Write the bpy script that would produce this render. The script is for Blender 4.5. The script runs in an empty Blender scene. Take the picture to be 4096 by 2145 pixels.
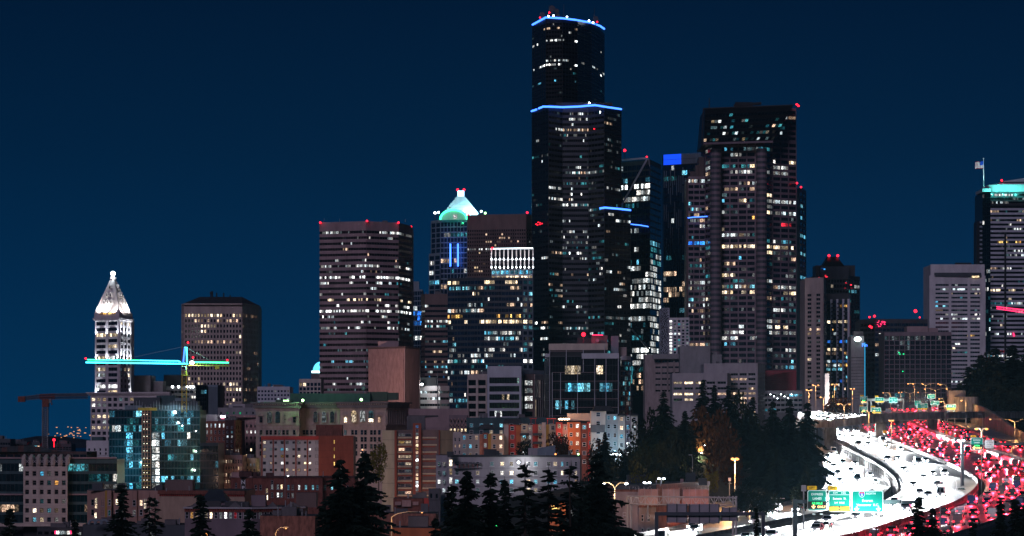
import bpy, math, random
import numpy as np
from mathutils import Vector
SC = bpy.context.scene
COL = SC.collection
# ------------------------------------------------------------------ camera, sky, light, exposure
F, CX, HY, CAMZ = 13000.0, 2048.0, 1710.0, 65.0          # focal length in photo pixels, horizon row, eye height
cam = bpy.data.cameras.new('camera')
cam.sensor_width = 36.0
cam.lens = 36.0 * F / 4096.0
cam.shift_y = (HY - 1072.5) / 4096.0
cam.clip_start, cam.clip_end = 1.0, 90000.0
cam_o = bpy.data.objects.new('camera', cam)
cam_o.location = (0, 0, CAMZ)
cam_o.rotation_euler = (math.pi / 2, 0, 0)
COL.objects.link(cam_o)
SC.camera = cam_o
world = bpy.data.worlds.new('World')
SC.world = world
world.use_nodes = True
nt = world.node_tree
nt.nodes.clear()
tc = nt.nodes.new('ShaderNodeTexCoord')
sep = nt.nodes.new('ShaderNodeSeparateXYZ')
rmp = nt.nodes.new('ShaderNodeValToRGB')
bg = nt.nodes.new('ShaderNodeBackground')
wo = nt.nodes.new('ShaderNodeOutputWorld')
nt.links.new(tc.outputs['Generated'], sep.inputs[0])
nt.links.new(sep.outputs['Z'], rmp.inputs[0])
e = rmp.color_ramp.elements
e[0].position, e[0].color = 0.0, (0.0, 0.031, 0.092, 1)
e[1].position, e[1].color = 1.0, (0.0, 0.004, 0.016, 1)
for pos, c in ((0.045, (0.0, 0.0215, 0.069, 1)), (0.085, (0.0, 0.0145, 0.048, 1)), (0.135, (0.0, 0.0088, 0.032, 1)), (0.35, (0.0, 0.008, 0.031, 1))):
 el = e.new(pos)
 el.color = c
nt.links.new(rmp.outputs[0], bg.inputs[0])
bg.inputs[1].default_value = 1.0
nt.links.new(bg.outputs[0], wo.inputs[0])
sun = bpy.data.lights.new('city_glow_fill', 'SUN')             # added fill lamp standing for city glow, from behind the camera's left shoulder
sun.energy = 0.62
sun.color = (0.82, 0.70, 1.0)
sun.angle = math.radians(14)
sun_o = bpy.data.objects.new('city_glow_fill', sun)
sun_o.rotation_euler = (math.radians(68), 0, math.radians(-16))
COL.objects.link(sun_o)
SC.view_settings.view_transform = 'Standard'
SC.view_settings.look = 'None'
SC.view_settings.exposure = 0.0
SC.view_settings.gamma = 1.0
SC.view_settings.use_curve_mapping = False
SC.render.engine = 'CYCLES'
SC.cycles.use_denoising = True
SC.cycles.max_bounces = 4
SC.cycles.diffuse_bounces = 2
SC.cycles.glossy_bounces = 2
SC.cycles.sample_clamp_indirect = 12.0
SC.cycles.caustics_reflective = False
SC.cycles.caustics_refractive = False
# ------------------------------------------------------------------ helpers
R = random.Random(7)
def X(px, Y):
 return (px - CX) / F * Y
def Z(py, Y):
 return CAMZ + (HY - py) / F * Y
def P(px, py, Y):
 return Vector((X(px, Y), Y, Z(py, Y)))
class MB:
 """collects faces; build() links them as one mesh object"""
 def __init__(s):
  s.v, s.f, s.m, s.u = [], [], [], []
 def quad(s, pts, m=0, uv=None):
  i = len(s.v)
  s.v += [tuple(p) for p in pts]
  s.f.append(tuple(range(i, i + len(pts))))
  s.m.append(m)
  s.u.append(uv or [(0.5, 0.5)] * len(pts))
  return s
 def box(s, c, d, rz=0.0, m=0, bottom=True):
  cx, cy, cz = c
  hx, hy, hz = d[0] / 2, d[1] / 2, d[2] / 2
  ca, sa = math.cos(rz), math.sin(rz)
  i = len(s.v)
  for z in (-hz, hz):
   for x, y in ((-hx, -hy), (hx, -hy), (hx, hy), (-hx, hy)):
    s.v.append((cx + x * ca - y * sa, cy + x * sa + y * ca, cz + z))
  fs = [(4, 5, 6, 7), (0, 1, 5, 4), (1, 2, 6, 5), (2, 3, 7, 6), (3, 0, 4, 7)]
  if bottom:
   fs.append((3, 2, 1, 0))
  for f in fs:
   s.f.append(tuple(i + k for k in f))
   s.m.append(m)
   s.u.append([(0, 0), (1, 0), (1, 1), (0, 1)])
  return s
 def prism(s, poly, z0, z1, m=0, mt=None, top=True, poly1=None):
  n = len(poly)
  p1 = poly1 or poly
  i = len(s.v)
  s.v += [(x, y, z0) for x, y in poly] + [(x, y, z1) for x, y in p1]
  for k in range(n):
   j = (k + 1) % n
   s.f.append((i + k, i + j, i + n + j, i + n + k))
   s.m.append(m)
   s.u.append([(0, 0), (1, 0), (1, 1), (0, 1)])
  if top:
   s.f.append(tuple(i + n + k for k in range(n)))
   s.m.append(m if mt is None else mt)
   s.u.append([(0.5, 0.5)] * n)
   s.f.append(tuple(i + n - 1 - k for k in range(n)))
   s.m.append(m)
   s.u.append([(0.5, 0.5)] * n)
  return s
 def tube(s, a, b, r, n=6, r2=None, m=0):
  a, b = Vector(a), Vector(b)
  d = (b - a)
  if d.length < 1e-6:
   return s
  d.normalize()
  t = d.orthogonal().normalized()
  w = d.cross(t)
  r2 = r if r2 is None else r2
  i = len(s.v)
  for p, rr in ((a, r), (b, r2)):
   for k in range(n):
    q = p + (t * math.cos(2 * math.pi * k / n) + w * math.sin(2 * math.pi * k / n)) * rr
    s.v.append(tuple(q))
  for k in range(n):
   j = (k + 1) % n
   s.f.append((i + k, i + j, i + n + j, i + n + k))
   s.m.append(m)
   s.u.append([(0.5, 0.5)] * 4)
  s.f.append(tuple(i + n - 1 - k for k in range(n)))
  s.f.append(tuple(i + n + k for k in range(n)))
  s.m += [m, m]
  s.u += [[(0.5, 0.5)] * n] * 2
  return s
 def path(s, pts, r, n=6, m=0):
  for a, b in zip(pts[:-1], pts[1:]):
   s.tube(a, b, r, n, m=m)
  return s
 def ball(s, c, r, n=10, rz=None, m=0):
  rz = rz or r
  k = n // 2
  i = len(s.v)
  for a in range(k + 1):
   th = math.pi * a / k
   for b in range(n):
    ph = 2 * math.pi * b / n
    s.v.append((c[0] + r * math.sin(th) * math.cos(ph), c[1] + r * math.sin(th) * math.sin(ph), c[2] + rz * math.cos(th)))
  for a in range(k):
   for b in range(n):
    b2 = (b + 1) % n
    s.f.append((i + a * n + b, i + (a + 1) * n + b, i + (a + 1) * n + b2, i + a * n + b2))
    s.m.append(m)
    s.u.append([(0.5, 0.5)] * 4)
  return s
 def mesh(s, name, mats, off=None, smooth=False):
  me = bpy.data.meshes.new(name)
  vs = s.v
  if off is not None:
   vs = [(x - off[0], y - off[1], z - off[2]) for x, y, z in vs]
  me.from_pydata(vs, [], s.f)
  for mt in mats:
   me.materials.append(mt)
  if len(mats) > 1:
   me.polygons.foreach_set('material_index', s.m)
  uvl = me.uv_layers.new(name='UVMap')
  flat = [c for f in s.u for p in f for c in p]
  uvl.data.foreach_set('uv', flat)
  if smooth:
   me.polygons.foreach_set('use_smooth', [True] * len(me.polygons))
  me.update()
  return me
 def build(s, name, mats, parent=None, smooth=False):
  if not isinstance(mats, (list, tuple)):
   mats = [mats]
  off = parent_loc(parent) if parent else None
  o = bpy.data.objects.new(name, s.mesh(name, mats, off, smooth))
  COL.objects.link(o)
  if parent:
   o.parent = parent
  return o
def parent_loc(p):
 v = Vector((0, 0, 0))
 while p:
  v += p.location
  p = p.parent
 return v
def tag(o, label=None, cat=None, group=None, kind=None):
 if label:
  o['label'] = label
 if cat:
  o['category'] = cat
 if group:
  o['group'] = group
 if kind:
  o['kind'] = kind
 return o
def thing(name, label, cat, loc, group=None, rz=0.0):
 o = bpy.data.objects.new(name, None)
 o.empty_display_size = 1.0
 o.location = loc
 o.rotation_euler = (0, 0, rz)
 COL.objects.link(o)
 return tag(o, label, cat, group)
def put(name, mesh, parent, loc, rz=0.0):
 o = bpy.data.objects.new(name, mesh)
 COL.objects.link(o)
 o.parent = parent
 o.location = loc
 o.rotation_euler = (0, 0, rz)
 return o
# ------------------------------------------------------------------ materials
def mat(name, col, rough=0.75, noise=0.25, scale=0.6, metal=0.0, spec=0.35, fine=None):
 m = bpy.data.materials.new(name)
 m.use_nodes = True
 t = m.node_tree
 b = t.nodes['Principled BSDF']
 b.inputs['Roughness'].default_value = rough
 b.inputs['Metallic'].default_value = metal
 b.inputs['Specular IOR Level'].default_value = spec
 if noise > 0:
  geo = t.nodes.new('ShaderNodeNewGeometry')
  n = t.nodes.new('ShaderNodeTexNoise')
  n.inputs['Scale'].default_value = scale
  n.inputs['Detail'].default_value = 5.0
  n.inputs['Roughness'].default_value = 0.65
  mp = t.nodes.new('ShaderNodeMapping')
  mp.inputs['Scale'].default_value = (1, 1, 0.35)
  t.links.new(geo.outputs['Position'], mp.inputs[0])
  t.links.new(mp.outputs[0], n.inputs['Vector'])
  mx = t.nodes.new('ShaderNodeValToRGB')
  mx.color_ramp.elements[0].position = 0.3
  mx.color_ramp.elements[1].position = 0.72
  lo, hi = 1 - min(.75, noise * 1.7), 1 + noise * 0.8
  mx.color_ramp.elements[0].color = (col[0] * lo, col[1] * lo, col[2] * lo, 1)
  mx.color_ramp.elements[1].color = (min(1, col[0] * hi), min(1, col[1] * hi), min(1, col[2] * hi), 1)
  t.links.new(n.outputs['Fac'], mx.inputs[0])
  t.links.new(mx.outputs[0], b.inputs['Base Color'])
 else:
  b.inputs['Base Color'].default_value = (*col, 1)
 return m
def emit(name, col, strength, sample=False):
 m = bpy.data.materials.new(name)
 m.use_nodes = True
 t = m.node_tree
 t.nodes.clear()
 em = t.nodes.new('ShaderNodeEmission')
 em.inputs[0].default_value = (*col, 1)
 em.inputs[1].default_value = strength
 o = t.nodes.new('ShaderNodeOutputMaterial')
 t.links.new(em.outputs[0], o.inputs[0])
 m.cycles.emission_sampling = 'AUTO' if sample else 'NONE'
 return m
def lit(name, col, strength, col2=None):
 """a lit room behind a pane: lamps on the ceiling, furniture and blinds, different in every window"""
 m = bpy.data.materials.new(name)
 m.use_nodes = True
 t = m.node_tree
 t.nodes.clear()
 N, L = t.nodes.new, t.links.new
 oi = N('ShaderNodeObjectInfo')
 ge = N('ShaderNodeNewGeometry')
 ad = N('ShaderNodeMath')
 ad.operation = 'ADD'
 L(oi.outputs['Random'], ad.inputs[0])
 L(ge.outputs['Random Per Island'], ad.inputs[1])
 fr = N('ShaderNodeMath')
 fr.operation = 'FRACT'
 L(ad.outputs[0], fr.inputs[0])
 uv = N('ShaderNodeUVMap')
 mp = N('ShaderNodeMapping')
 L(uv.outputs[0], mp.inputs[0])
 cmb = N('ShaderNodeCombineXYZ')
 ml = N('ShaderNodeMath')
 ml.operation = 'MULTIPLY'
 ml.inputs[1].default_value = 57.0
 L(fr.outputs[0], ml.inputs[0])
 L(ml.outputs[0], cmb.inputs[0])
 L(ml.outputs[0], cmb.inputs[1])
 L(cmb.outputs[0], mp.inputs['Location'])
 no = N('ShaderNodeTexNoise')
 no.inputs['Scale'].default_value = 3.4
 no.inputs['Detail'].default_value = 2.0
 L(mp.outputs[0], no.inputs['Vector'])
 r1 = N('ShaderNodeMapRange')
 r1.inputs[1].default_value, r1.inputs[2].default_value = 0.42, 0.66
 r1.inputs[3].default_value, r1.inputs[4].default_value = 0.10, 1.3
 L(no.outputs['Fac'], r1.inputs[0])
 # room strength differs from window to window
 pw = N('ShaderNodeMath')
 pw.operation = 'POWER'
 L(fr.outputs[0], pw.inputs[0])
 pw.inputs[1].default_value = 2.6
 r2 = N('ShaderNodeMapRange')
 r2.inputs[3].default_value, r2.inputs[4].default_value = 0.14, 2.2
 L(pw.outputs[0], r2.inputs[0])
 mu = N('ShaderNodeMath')
 mu.operation = 'MULTIPLY'
 L(r1.outputs[0], mu.inputs[0])
 L(r2.outputs[0], mu.inputs[1])
 m2 = N('ShaderNodeMath')
 m2.operation = 'MULTIPLY'
 L(mu.outputs[0], m2.inputs[0])
 m2.inputs[1].default_value = strength
 mixc = N('ShaderNodeMix')
 mixc.data_type = 'RGBA'
 f7 = N('ShaderNodeMath')
 f7.operation = 'MULTIPLY'
 f7.inputs[1].default_value = 7.3
 L(fr.outputs[0], f7.inputs[0])
 f8 = N('ShaderNodeMath')
 f8.operation = 'FRACT'
 L(f7.outputs[0], f8.inputs[0])
 L(f8.outputs[0], mixc.inputs[0])
 mixc.inputs[6].default_value = (*col, 1)
 mixc.inputs[7].default_value = (*(col2 or col), 1)
 em = N('ShaderNodeEmission')
 L(mixc.outputs[2], em.inputs[0])
 L(m2.outputs[0], em.inputs[1])
 gl = N('ShaderNodeBsdfGlossy')
 gl.inputs['Color'].default_value = (0.05, 0.05, 0.05, 1)
 gl.inputs['Roughness'].default_value = 0.1
 sh = N('ShaderNodeAddShader')
 L(em.outputs[0], sh.inputs[0])
 L(gl.outputs[0], sh.inputs[1])
 o = N('ShaderNodeOutputMaterial')
 L(sh.outputs[0], o.inputs[0])
 m.cycles.emission_sampling = 'NONE'
 return m
def glassmat(name, col, rough=0.12, spec=0.6):
 return mat(name, col, rough, 0.5, 0.25, spec=spec)
LIT = {
 'white': lit('lit_room_white', (0.74, 0.92, 1.0), 1.35, (1.0, 0.93, 0.85)),
 'bright': lit('lit_room_bright', (0.86, 0.96, 1.0), 3.6, (1.0, 0.96, 0.9)),
 'warm': lit('lit_room_warm', (1.0, 0.72, 0.48), 1.15, (1.0, 0.62, 0.42)),
 'cream': lit('lit_room_cream', (1.0, 0.83, 0.62), 2.3, (1.0, 0.72, 0.4)),
 'cyan': lit('lit_room_cyan', (0.10, 0.58, 0.95), 1.25, (0.3, 0.85, 1.0)),
 'blue': lit('lit_room_blue', (0.02, 0.16, 1.0), 1.7, (0.05, 0.4, 1.0)),
 'dim': lit('lit_room_dim', (0.16, 0.36, 0.42), 0.32, (0.38, 0.33, 0.32)),
 'teal': lit('lit_room_teal', (0.04, 0.30, 0.42), 0.7, (0.1, 0.55, 0.6)),
 'green': lit('lit_room_green', (0.02, 0.8, 0.3), 0.8),
 'red': lit('lit_room_red', (1.0, 0.03, 0.06), 1.6),
 'amber': lit('lit_room_amber', (1.0, 0.45, 0.1), 1.6, (1.0, 0.7, 0.2)),
 'glass': glassmat('dark_window_glass', (0.006, 0.010, 0.014)),
 'blueglass': glassmat('blue_window_glass', (0.006, 0.022, 0.05)),
 'tealglass': glassmat('teal_window_glass', (0.006, 0.028, 0.034)),
 'blackglass': glassmat('black_window_glass', (0.002, 0.003, 0.004), 0.22, 0.3),
}
PAL = {
 'office': ['white'] * 6 + ['bright'] + ['dim'] * 5 + ['teal'] * 3 + ['warm'],
 'home': ['warm'] * 3 + ['white'] * 3 + ['cream'] * 2 + ['cyan'] + ['dim'] * 2,
 'cool': ['cyan'] * 4 + ['white'] * 4 + ['teal'] * 4,
 'site': ['cyan'] * 5 + ['teal'] * 5 + ['white'] * 3,
 'warm': ['warm'] * 4 + ['cream'] * 3 + ['dim'] * 3,
 'mixed': ['white'] * 6 + ['warm'] * 3 + ['cream'] + ['dim'] * 5 + ['cyan', 'teal', 'teal'],
}
M = {
 'pinkstone': mat('pink_granite', (0.36, 0.25, 0.25), 0.8, 0.18, 0.15),
 'beige': mat('beige_concrete', (0.44, 0.36, 0.32), 0.8, 0.16, 0.2),
 'beigelight': mat('pale_beige_panels', (0.55, 0.46, 0.40), 0.8, 0.15, 0.3),
 'white': mat('white_painted_concrete', (0.62, 0.60, 0.60), 0.75, 0.15, 0.2),
 'cream': mat('cream_stucco', (0.52, 0.44, 0.30), 0.85, 0.15, 0.3),
 'terracotta': mat('glazed_terracotta', (0.60, 0.55, 0.55), 0.6, 0.15, 0.3),
 'brown': mat('brown_granite', (0.16, 0.105, 0.095), 0.6, 0.2, 0.15),
 'darkbrown': mat('dark_brown_granite', (0.075, 0.05, 0.048), 0.5, 0.2, 0.15),
 'mauve': mat('mauve_granite', (0.20, 0.15, 0.17), 0.7, 0.2, 0.15),
 'black': mat('black_granite', (0.010, 0.011, 0.013), 0.35, 0.2, 0.2),
 'charcoal': mat('charcoal_metal', (0.035, 0.037, 0.042), 0.5, 0.2, 0.3),
 'slate': mat('slate_metal', (0.05, 0.06, 0.07), 0.55, 0.2, 0.3),
 'greyblue': mat('grey_blue_panels', (0.20, 0.25, 0.29), 0.6, 0.15, 0.3),
 'grey': mat('grey_concrete', (0.28, 0.27, 0.27), 0.85, 0.2, 0.25),
 'greylight': mat('light_grey_stucco', (0.40, 0.37, 0.38), 0.85, 0.12, 0.3),
 'greydark': mat('dark_grey_concrete', (0.14, 0.13, 0.135), 0.85, 0.2, 0.3),
 'silver': mat('silver_panels', (0.46, 0.47, 0.52), 0.5, 0.12, 0.2),
 'roof': mat('dark_roofing', (0.045, 0.045, 0.05), 0.9, 0.3, 0.4),
 'brick': mat('red_brick', (0.22, 0.075, 0.055), 0.9, 0.3, 1.2),
 'brickdark': mat('dark_brick', (0.10, 0.045, 0.042), 0.9, 0.3, 1.0),
 'brickpink': mat('pinkish_brick', (0.42, 0.26, 0.24), 0.9, 0.2, 0.8),
 'brickorange': mat('orange_brick', (0.36, 0.15, 0.10), 0.9, 0.35, 1.2),
 'rust': mat('rust_orange_stucco', (0.30, 0.085, 0.055), 0.85, 0.15, 0.4),
 'redpaint': mat('red_stucco', (0.42, 0.055, 0.045), 0.85, 0.15, 0.4),
 'orangepaint': mat('orange_stucco', (0.46, 0.14, 0.055), 0.85, 0.15, 0.4),
 'mustard': mat('mustard_stucco', (0.42, 0.25, 0.05), 0.85, 0.15, 0.4),
 'tan': mat('tan_stucco', (0.42, 0.30, 0.22), 0.85, 0.15, 0.4),
 'peach': mat('peach_stucco', (0.40, 0.24, 0.19), 0.85, 0.15, 0.4),
 'sandstone': mat('sandstone_facing', (0.36, 0.29, 0.27), 0.85, 0.2, 0.6),
 'tealpaint': mat('dark_teal_siding', (0.055, 0.10, 0.105), 0.8, 0.2, 0.4),
 'crimson': mat('crimson_cladding', (0.26, 0.035, 0.05), 0.7, 0.15, 0.3),
 'concrete': mat('road_concrete', (0.25, 0.24, 0.235), 0.42, 0.25, 0.12),
 'asphalt': mat('asphalt', (0.06, 0.06, 0.062), 0.8, 0.3, 0.3),
 'oldconcrete': mat('weathered_concrete', (0.26, 0.235, 0.21), 0.9, 0.4, 0.35),
 'steel': mat('galvanised_steel', (0.32, 0.33, 0.34), 0.5, 0.15, 1.0, metal=0.3),
 'darksteel': mat('dark_painted_steel', (0.07, 0.085, 0.10), 0.55, 0.2, 1.0),
 'redsteel': mat('red_painted_steel', (0.40, 0.05, 0.045), 0.55, 0.2, 1.0),
 'yellowsteel': mat('yellow_painted_steel', (0.55, 0.32, 0.04), 0.6, 0.2, 1.0),
 'whitepaint': mat('white_paint', (0.8, 0.8, 0.8), 0.6, 0.05, 2.0),
 'signgreen': mat('sign_green_sheeting', (0.0, 0.21, 0.16), 0.45, 0.08, 2.0),
 'signyellow': mat('sign_yellow_sheeting', (0.85, 0.42, 0.02), 0.45, 0.08, 2.0),
 'signblack': mat('sign_black', (0.012, 0.012, 0.012), 0.5, 0.0),
 'signblue': mat('sign_blue', (0.01, 0.07, 0.5), 0.5, 0.0),
 'signred': mat('sign_red', (0.55, 0.03, 0.04), 0.5, 0.0),
 'signback': mat('sign_back_aluminium', (0.40, 0.36, 0.38), 0.6, 0.12, 0.6, metal=0.2),
 'bark': mat('bark', (0.05, 0.035, 0.025), 0.95, 0.3, 2.0),
 'needles': mat('conifer_needles', (0.014, 0.028, 0.019), 0.9, 0.5, 0.5, spec=0.1),
 'leaves': mat('dark_leaves', (0.022, 0.030, 0.014), 0.9, 0.5, 0.5, spec=0.1),
 'autumn': mat('autumn_leaves', (0.075, 0.034, 0.014), 0.9, 0.4, 0.6, spec=0.1),
 'yellowleaf': mat('yellow_green_leaves', (0.15, 0.13, 0.015), 0.9, 0.4, 0.6, spec=0.1),
 'soil': mat('hillside_soil_and_grass', (0.055, 0.05, 0.035), 0.95, 0.5, 0.08),
 'rubber': mat('tyre_rubber', (0.02, 0.02, 0.02), 0.9, 0.0),
 'copper': mat('pale_copper_roof', (0.45, 0.55, 0.55), 0.6, 0.1, 0.3),
}
E = {
 'ledblue': emit('led_blue', (0.045, 0.17, 1.0), 4.2),
 'ledcyan': emit('led_cyan', (0.05, 0.75, 1.0), 6.0),
 'ledgreen': emit('led_green', (0.05, 1.0, 0.45), 4.5),
 'ledblue2': emit('led_deep_blue', (0.008, 0.075, 1.0), 1.7),
 'redlamp': emit('red_beacon', (1.0, 0.012, 0.03), 5.0),
 'redstrip': emit('red_led_strip', (1.0, 0.03, 0.14), 2.4),
 'greenlamp': emit('green_lamp', (0.45, 1.0, 0.35), 9.0),
 'whitelamp': emit('white_lamp', (0.85, 0.95, 1.0), 18.0),
 'sodium': emit('sodium_lamp', (1.0, 0.36, 0.10), 3.0),
 'globe': emit('glass_globe_lamp', (0.75, 0.93, 1.0), 9.0),
 'head': emit('headlight_lens', (0.92, 0.96, 1.0), 30.0),
 'tail': emit('tail_light_lens', (1.0, 0.012, 0.035), 7.0),
 'ovalsign': emit('backlit_oval_sign', (0.8, 1.0, 0.97), 4.5),
 'bluesign': emit('backlit_blue_letters', (0.05, 0.2, 1.0), 3.5),
 'mgreen': emit('message_board_green', (0.05, 1.0, 0.25), 3.0),
 'morange': emit('message_board_orange', (1.0, 0.55, 0.2), 5.0),
 'warmstrip': emit('warm_string_lights', (1.0, 0.62, 0.36), 7.0),
 'dome': emit('floodlit_dome_glow', (0.1, 0.62, 1.0), 2.4),
 'far': emit('distant_street_lights', (1.0, 0.42, 0.16), 1.1),
 'hoist': emit('hoist_lamp', (1.0, 0.9, 0.7), 5.0),
}
# ------------------------------------------------------------------ light helpers
def lamp(kind, loc, energy, col, parent=None, size=0.3, aim=None, cone=60, blend=0.5, name='lamp_light'):
 l = bpy.data.lights.new(name, kind)
 l.energy = energy
 l.color = col
 if kind == 'AREA':
  l.shape = 'RECTANGLE'
  l.size, l.size_y = size if isinstance(size, tuple) else (size, size)
 else:
  l.shadow_soft_size = size
 if kind == 'SPOT':
  l.spot_size = math.radians(cone)
  l.spot_blend = blend
 o = bpy.data.objects.new(name, l)
 COL.objects.link(o)
 loc = Vector(loc)
 if parent:
  o.parent = parent
  o.location = loc - parent_loc(parent)
 else:
  o.location = loc
 if aim is not None:
  o.rotation_euler = (Vector(aim) - loc).to_track_quat('-Z', 'Y').to_euler()
 return o
# ------------------------------------------------------------------ ground, freeway levels
_yt = np.arange(60, 9001, 10.0)
_zt = np.interp(_yt, [60, 300, 450, 520, 600, 700, 850, 1000, 1200, 1400, 1700, 2000, 2400, 3000, 9000],
    [-22, -20.6, -20, -19.8, -19.5, -19, -15.5, -10, -4, 1, 6.5, 12, 16, 18, 18])
_k = np.exp(-0.5 * (np.arange(-12, 13) / 5.0) ** 2)
_zs = np.convolve(np.pad(_zt, 12, mode='edge'), _k / _k.sum(), mode='valid')
def zr(Y):
 return float(np.interp(Y, _yt, _zs))
def sstep(a, b, x):
 if a > b:
  return 1 - sstep(b, a, x)
 t = min(1, max(0, (x - a) / (b - a)))
 return t * t * (3 - 2 * t)
def xl(Y):
 return float(np.interp(Y, [300, 400, 690, 915, 1085, 1400, 2400, 5000], [-5, 5, 24, 82, 98, 112, 190, 400]))
def ground(x, y):
 city = -46 + 24 * sstep(1300, 2100, y) - 14 * sstep(-150, -320, x) * sstep(1200, 2000, y)
 city = city + 22 * (1 - sstep(250, 620, y))
 hw = zr(y) - 5.2
 h = city + (hw - city) * sstep(xl(y) - 125, xl(y) - 45, x)
 d = xl(y)
 h += (6.8 * sstep(d - 66, d - 38, x) + 5.0 * sstep(830, 950, y) * sstep(d - 46, d - 30, x)) * sstep(d - 8, d - 22, x) * sstep(690, 765, y) * (1 - sstep(1010, 1090, y))
 if y > 1700:
  h = h + (city - h) * sstep(1900, 2600, y)
 r = sstep(float(np.interp(y, [300, 900, 1100, 1400, 3000], [150, 178, 200, 203, 260])), float(np.interp(y, [300, 900, 1400, 3000], [200, 230, 262, 330])), x)
 h = h + (zr(y) + 13 - h) * r
 h = h + (-78 - h) * sstep(4200, 6000, y)
 return h + CAMZ
def make_ground():
 xs = list(np.concatenate([np.arange(-900, -200, 50), np.arange(-200, 320, 8), np.arange(320, 901, 40)]))
 ys = list(np.concatenate([np.arange(40, 1600, 20), np.arange(1600, 3000, 50), np.arange(3000, 7001, 200)]))
 mb = MB()
 n = len(xs)
 for y in ys:
  for x in xs:
   mb.v.append((x, y, ground(x, y)))
 for j in range(len(ys) - 1):
  for i in range(n - 1):
   mb.f.append((j * n + i, j * n + i + 1, (j + 1) * n + i + 1, (j + 1) * n + i))
   mb.m.append(0)
   mb.u.append([(0, 0)] * 4)
 tag(mb.build('ground', M['soil'], smooth=True), 'dark sloping ground under the city and the freeway', kind='structure')
make_ground()
wm = MB().quad([(-12500, 20, 0.0), (12500, 20, 0.0), (12500, 12400, 0.0), (-12500, 12400, 0.0)])
wob = wm.build('water', mat('bay_water', (0.004, 0.012, 0.02), 0.25, 0.0, spec=0.5))
tag(wob, 'dark bay water reaching the horizon', kind='structure')
hm = MB()
hp = [(-2300 + i * 90, 10300, 3 + 30 * max(0, math.sin(i * 0.13 + 0.5)) * (0.7 + 0.3 * math.sin(i * 0.9)) + 6 * math.sin(i * 1.7)) for i in range(50)]
for (x, y, z), (x2, y2, z2) in zip(hp[:-1], hp[1:]):
 hm.quad([(x, y, -1), (x2, y2, -1), (x2, y2 + 500, max(2, z2)), (x, y + 500, max(2, z))])
 hm.quad([(x, y + 500, max(2, z)), (x2, y2 + 500, max(2, z2)), (x2, y2 + 1600, -1), (x, y + 1600, -1)])
tag(hm.build('hills', mat('far_hills', (0.02, 0.03, 0.035), 0.95, 0.3, 0.002)), 'low dark hills across the bay', kind='structure')
fl = MB()
for i in range(30):
 px, py = R.gauss(300, 42), R.uniform(1708, 1752)
 p = P(px, py, 8000)
 fl.box(p, (R.uniform(2, 5), 2, R.uniform(1.2, 2.2)))
hz = MB().box((0, 6150, 190), (26000, 12700, 420)).build('haze', bpy.data.materials.new('night_haze'))
hzm = hz.data.materials[0]
hzm.use_nodes = True
hzm.node_tree.nodes.clear()
pv = hzm.node_tree.nodes.new('ShaderNodeVolumePrincipled')
pv.inputs['Color'].default_value = (0.34, 0.72, 1.0, 1)
pv.inputs['Density'].default_value = 0.8e-5
pv.inputs['Anisotropy'].default_value = 0.35
hzo = hzm.node_tree.nodes.new('ShaderNodeOutputMaterial')
hzm.node_tree.links.new(pv.outputs[0], hzo.inputs['Volume'])
tag(hz, 'thin blue night haze over the whole city', kind='stuff')
tag(fl.build('distant_lights', E['far']), 'scatter of tiny orange lights on the shore across the bay', kind='stuff')
# ------------------------------------------------------------------ building kit
_pane = {}
def pane(w, h, key, frame=None):
 k = (round(w, 2), round(h, 2), key, frame)
 if k in _pane:
  return _pane[k]
 mb = MB()
 t = 0.05
 fw = 0.0
 if frame:
  fw = min(0.12, w * 0.09)
  for (x0, x1, z0, z1) in ((-w / 2, w / 2, h / 2 - fw, h / 2), (-w / 2, w / 2, -h / 2, -h / 2 + fw), (-w / 2, -w / 2 + fw, -h / 2 + fw, h / 2 - fw),
         (w / 2 - fw, w / 2, -h / 2 + fw, h / 2 - fw), (-w / 2 + fw, w / 2 - fw, -0.05, 0.05)):
   mb.box(((x0 + x1) / 2, -0.06, (z0 + z1) / 2), (x1 - x0, 0.10, z1 - z0), 0, 1)
 a, b = w / 2 - fw, h / 2 - fw
 if w > 2.2 and not frame:                        # one leaf per pane of a ribbon window
  n = max(2, round(w / 1.5))
  for i in range(n):
   u0, u1 = i / n, (i + 1) / n
   x0, x1 = -a + 2 * a * u0 + 0.03, -a + 2 * a * u1 - 0.03
   mb.quad([(x0, -t, -b), (x1, -t, -b), (x1, -t, b), (x0, -t, b)], 0, [(u0 * n * .6, 0), (u1 * n * .6, 0), (u1 * n * .6, 1), (u0 * n * .6, 1)])
 else:
  mb.quad([(-a, -t, -b), (a, -t, -b), (a, -t, b), (-a, -t, b)], 0, [(0, 0), (1, 0), (1, 1), (0, 1)])
 me = mb.mesh('window', [LIT[key], M[frame]] if frame else [LIT[key]])
 _pane[k] = me
 return me
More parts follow.
